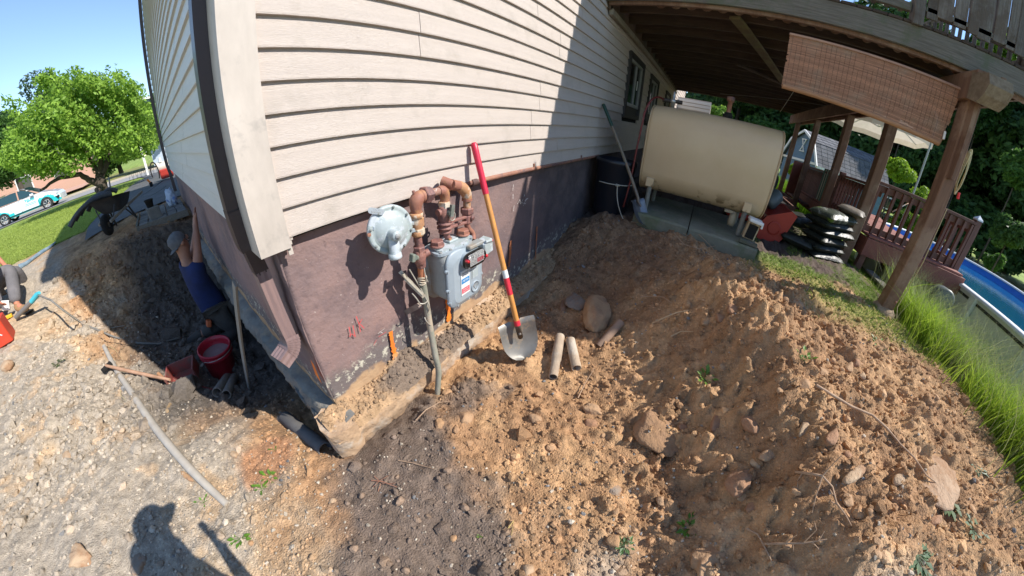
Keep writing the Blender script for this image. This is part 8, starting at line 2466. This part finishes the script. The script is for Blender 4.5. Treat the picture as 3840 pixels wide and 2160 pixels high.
twig([(1905, 1985, .02), (1925, 1960, .03), (1918, 2010, .01)], .003, 'yellow straw upright in the soil near the bottom', cols=((.5, .4, .15), (.4, .3, .1)))
# soil crumbs lying on the footing ledge
m_crumb = attr_mat('crumbs', rough=1, nscale=60, namp=.3, bump=.8, bscale=200)
xs_ = np.arange(-.075, 2.75, .006); ys_ = np.arange(-.128, .034, .0055); LX, LY = np.meshgrid(xs_, ys_)


def ledge_z(X, Y):
    k = fbm(X, Y * 2, 3.2, 3, 9)
    wedge = smooth(-.12, .03, Y) * (.022 + .07 * np.clip(k + .08, 0, 1)) + .012
    heap = .05 * np.exp(-((X - .52) / .12) ** 2) * smooth(-.12, -.02, Y)
    n = .022 * np.maximum(fbm(X, Y, 22, 3, 19), -.1) + .012 * fbm(X, Y, 60, 3, 29, .6)
    return P0 - .022 + wedge + heap + n - .045 * smooth(-.103, -.128, Y)


def ledge_col(X, Y, r_=None):
    k = fbm(X, Y * 2, 5, 3, 39); d = smooth(.25, .42, X + .1 * k) * smooth(1.15, .95, X + .1 * k) * smooth(-.1, .2, k + .15)
    c = np.array([.43, .285, .165]) * (1 + .35 * fbm(X, Y, 30, 3, 49))[..., None]
    return np.clip(c * (1 - d[..., None] * .85) + np.array([.17, .135, .11]) * d[..., None] * .85, 0, 1)


LZ = ledge_z(LX, LY); nx_, ny_ = len(xs_), len(ys_); ii_ = np.arange(ny_ - 1)[:, None] * nx_ + np.arange(nx_ - 1)[None, :]
me = npmesh('ledge_soil', np.stack([LX.ravel(), LY.ravel(), LZ.ravel()], 1), np.stack([ii_, ii_ + 1, ii_ + 1 + nx_, ii_ + nx_], -1).reshape(-1, 4), m_crumb)
set_col(me, ledge_col(LX.ravel(), LY.ravel())); tag(link('ledge_soil', me), kind='stuff')
r = np.random.default_rng(77); v0, f0 = ico(1); VV, FF, CC = [], [], []
for i in range(1500):
    x_ = r.uniform(-.06, 2.7); yy_ = r.uniform(-.12, .02); s_ = math.exp(r.normal(-5.2, .55))
    zz_ = float(ledge_z(np.array([x_]), np.array([yy_]))[0]) + s_ * .3
    P_ = v0 * (1 + r.normal(0, .2, (len(v0), 1))) * s_ * np.array([1, 1, .8]) + np.array([x_, yy_, zz_])
    FF.append(f0 + len(VV) * len(v0)); VV.append(P_); CC.append(np.tile(ledge_col(np.array([x_]), np.array([yy_]))[0] * r.uniform(.75, 1.25), (len(v0), 1)))
me = npmesh('ledge_crumbs', np.concatenate(VV), np.concatenate(FF), m_crumb, smooth=False); set_col(me, np.concatenate(CC)); tag(link('ledge_crumbs', me), kind='stuff')
# ================================================================ origins at each thing's base
bpy.context.view_layer.update()
for o in list(scene.objects):
    if o.parent is not None or o.type not in ('EMPTY', 'MESH') or o.get('placed'): continue
    if o.get('kind'): continue
    pts = []
    def grab(q):
        if q.type == 'MESH': pts.extend([q.matrix_world @ Vector(c) for c in q.bound_box])
        for ch in q.children: grab(ch)
    grab(o)
    if not pts: continue
    b = Vector(((min(p.x for p in pts) + max(p.x for p in pts)) / 2, (min(p.y for p in pts) + max(p.y for p in pts)) / 2, min(p.z for p in pts)))
    if o.type == 'EMPTY':
        o.location = b
        for ch in o.children: ch.matrix_parent_inverse = Matrix.Translation(-b)
    elif o.data.users == 1:
        M = o.matrix_world.copy()
        o.data.transform(M); o.data.transform(Matrix.Translation(-b)); o.matrix_world = Matrix.Translation(b)
        for ch in o.children: ch.matrix_parent_inverse = Matrix.Translation(-b)
for o in scene.objects:
    for k in ('placed', '_loc'):
        if k in o: del o[k]
print('objects', len(scene.objects))
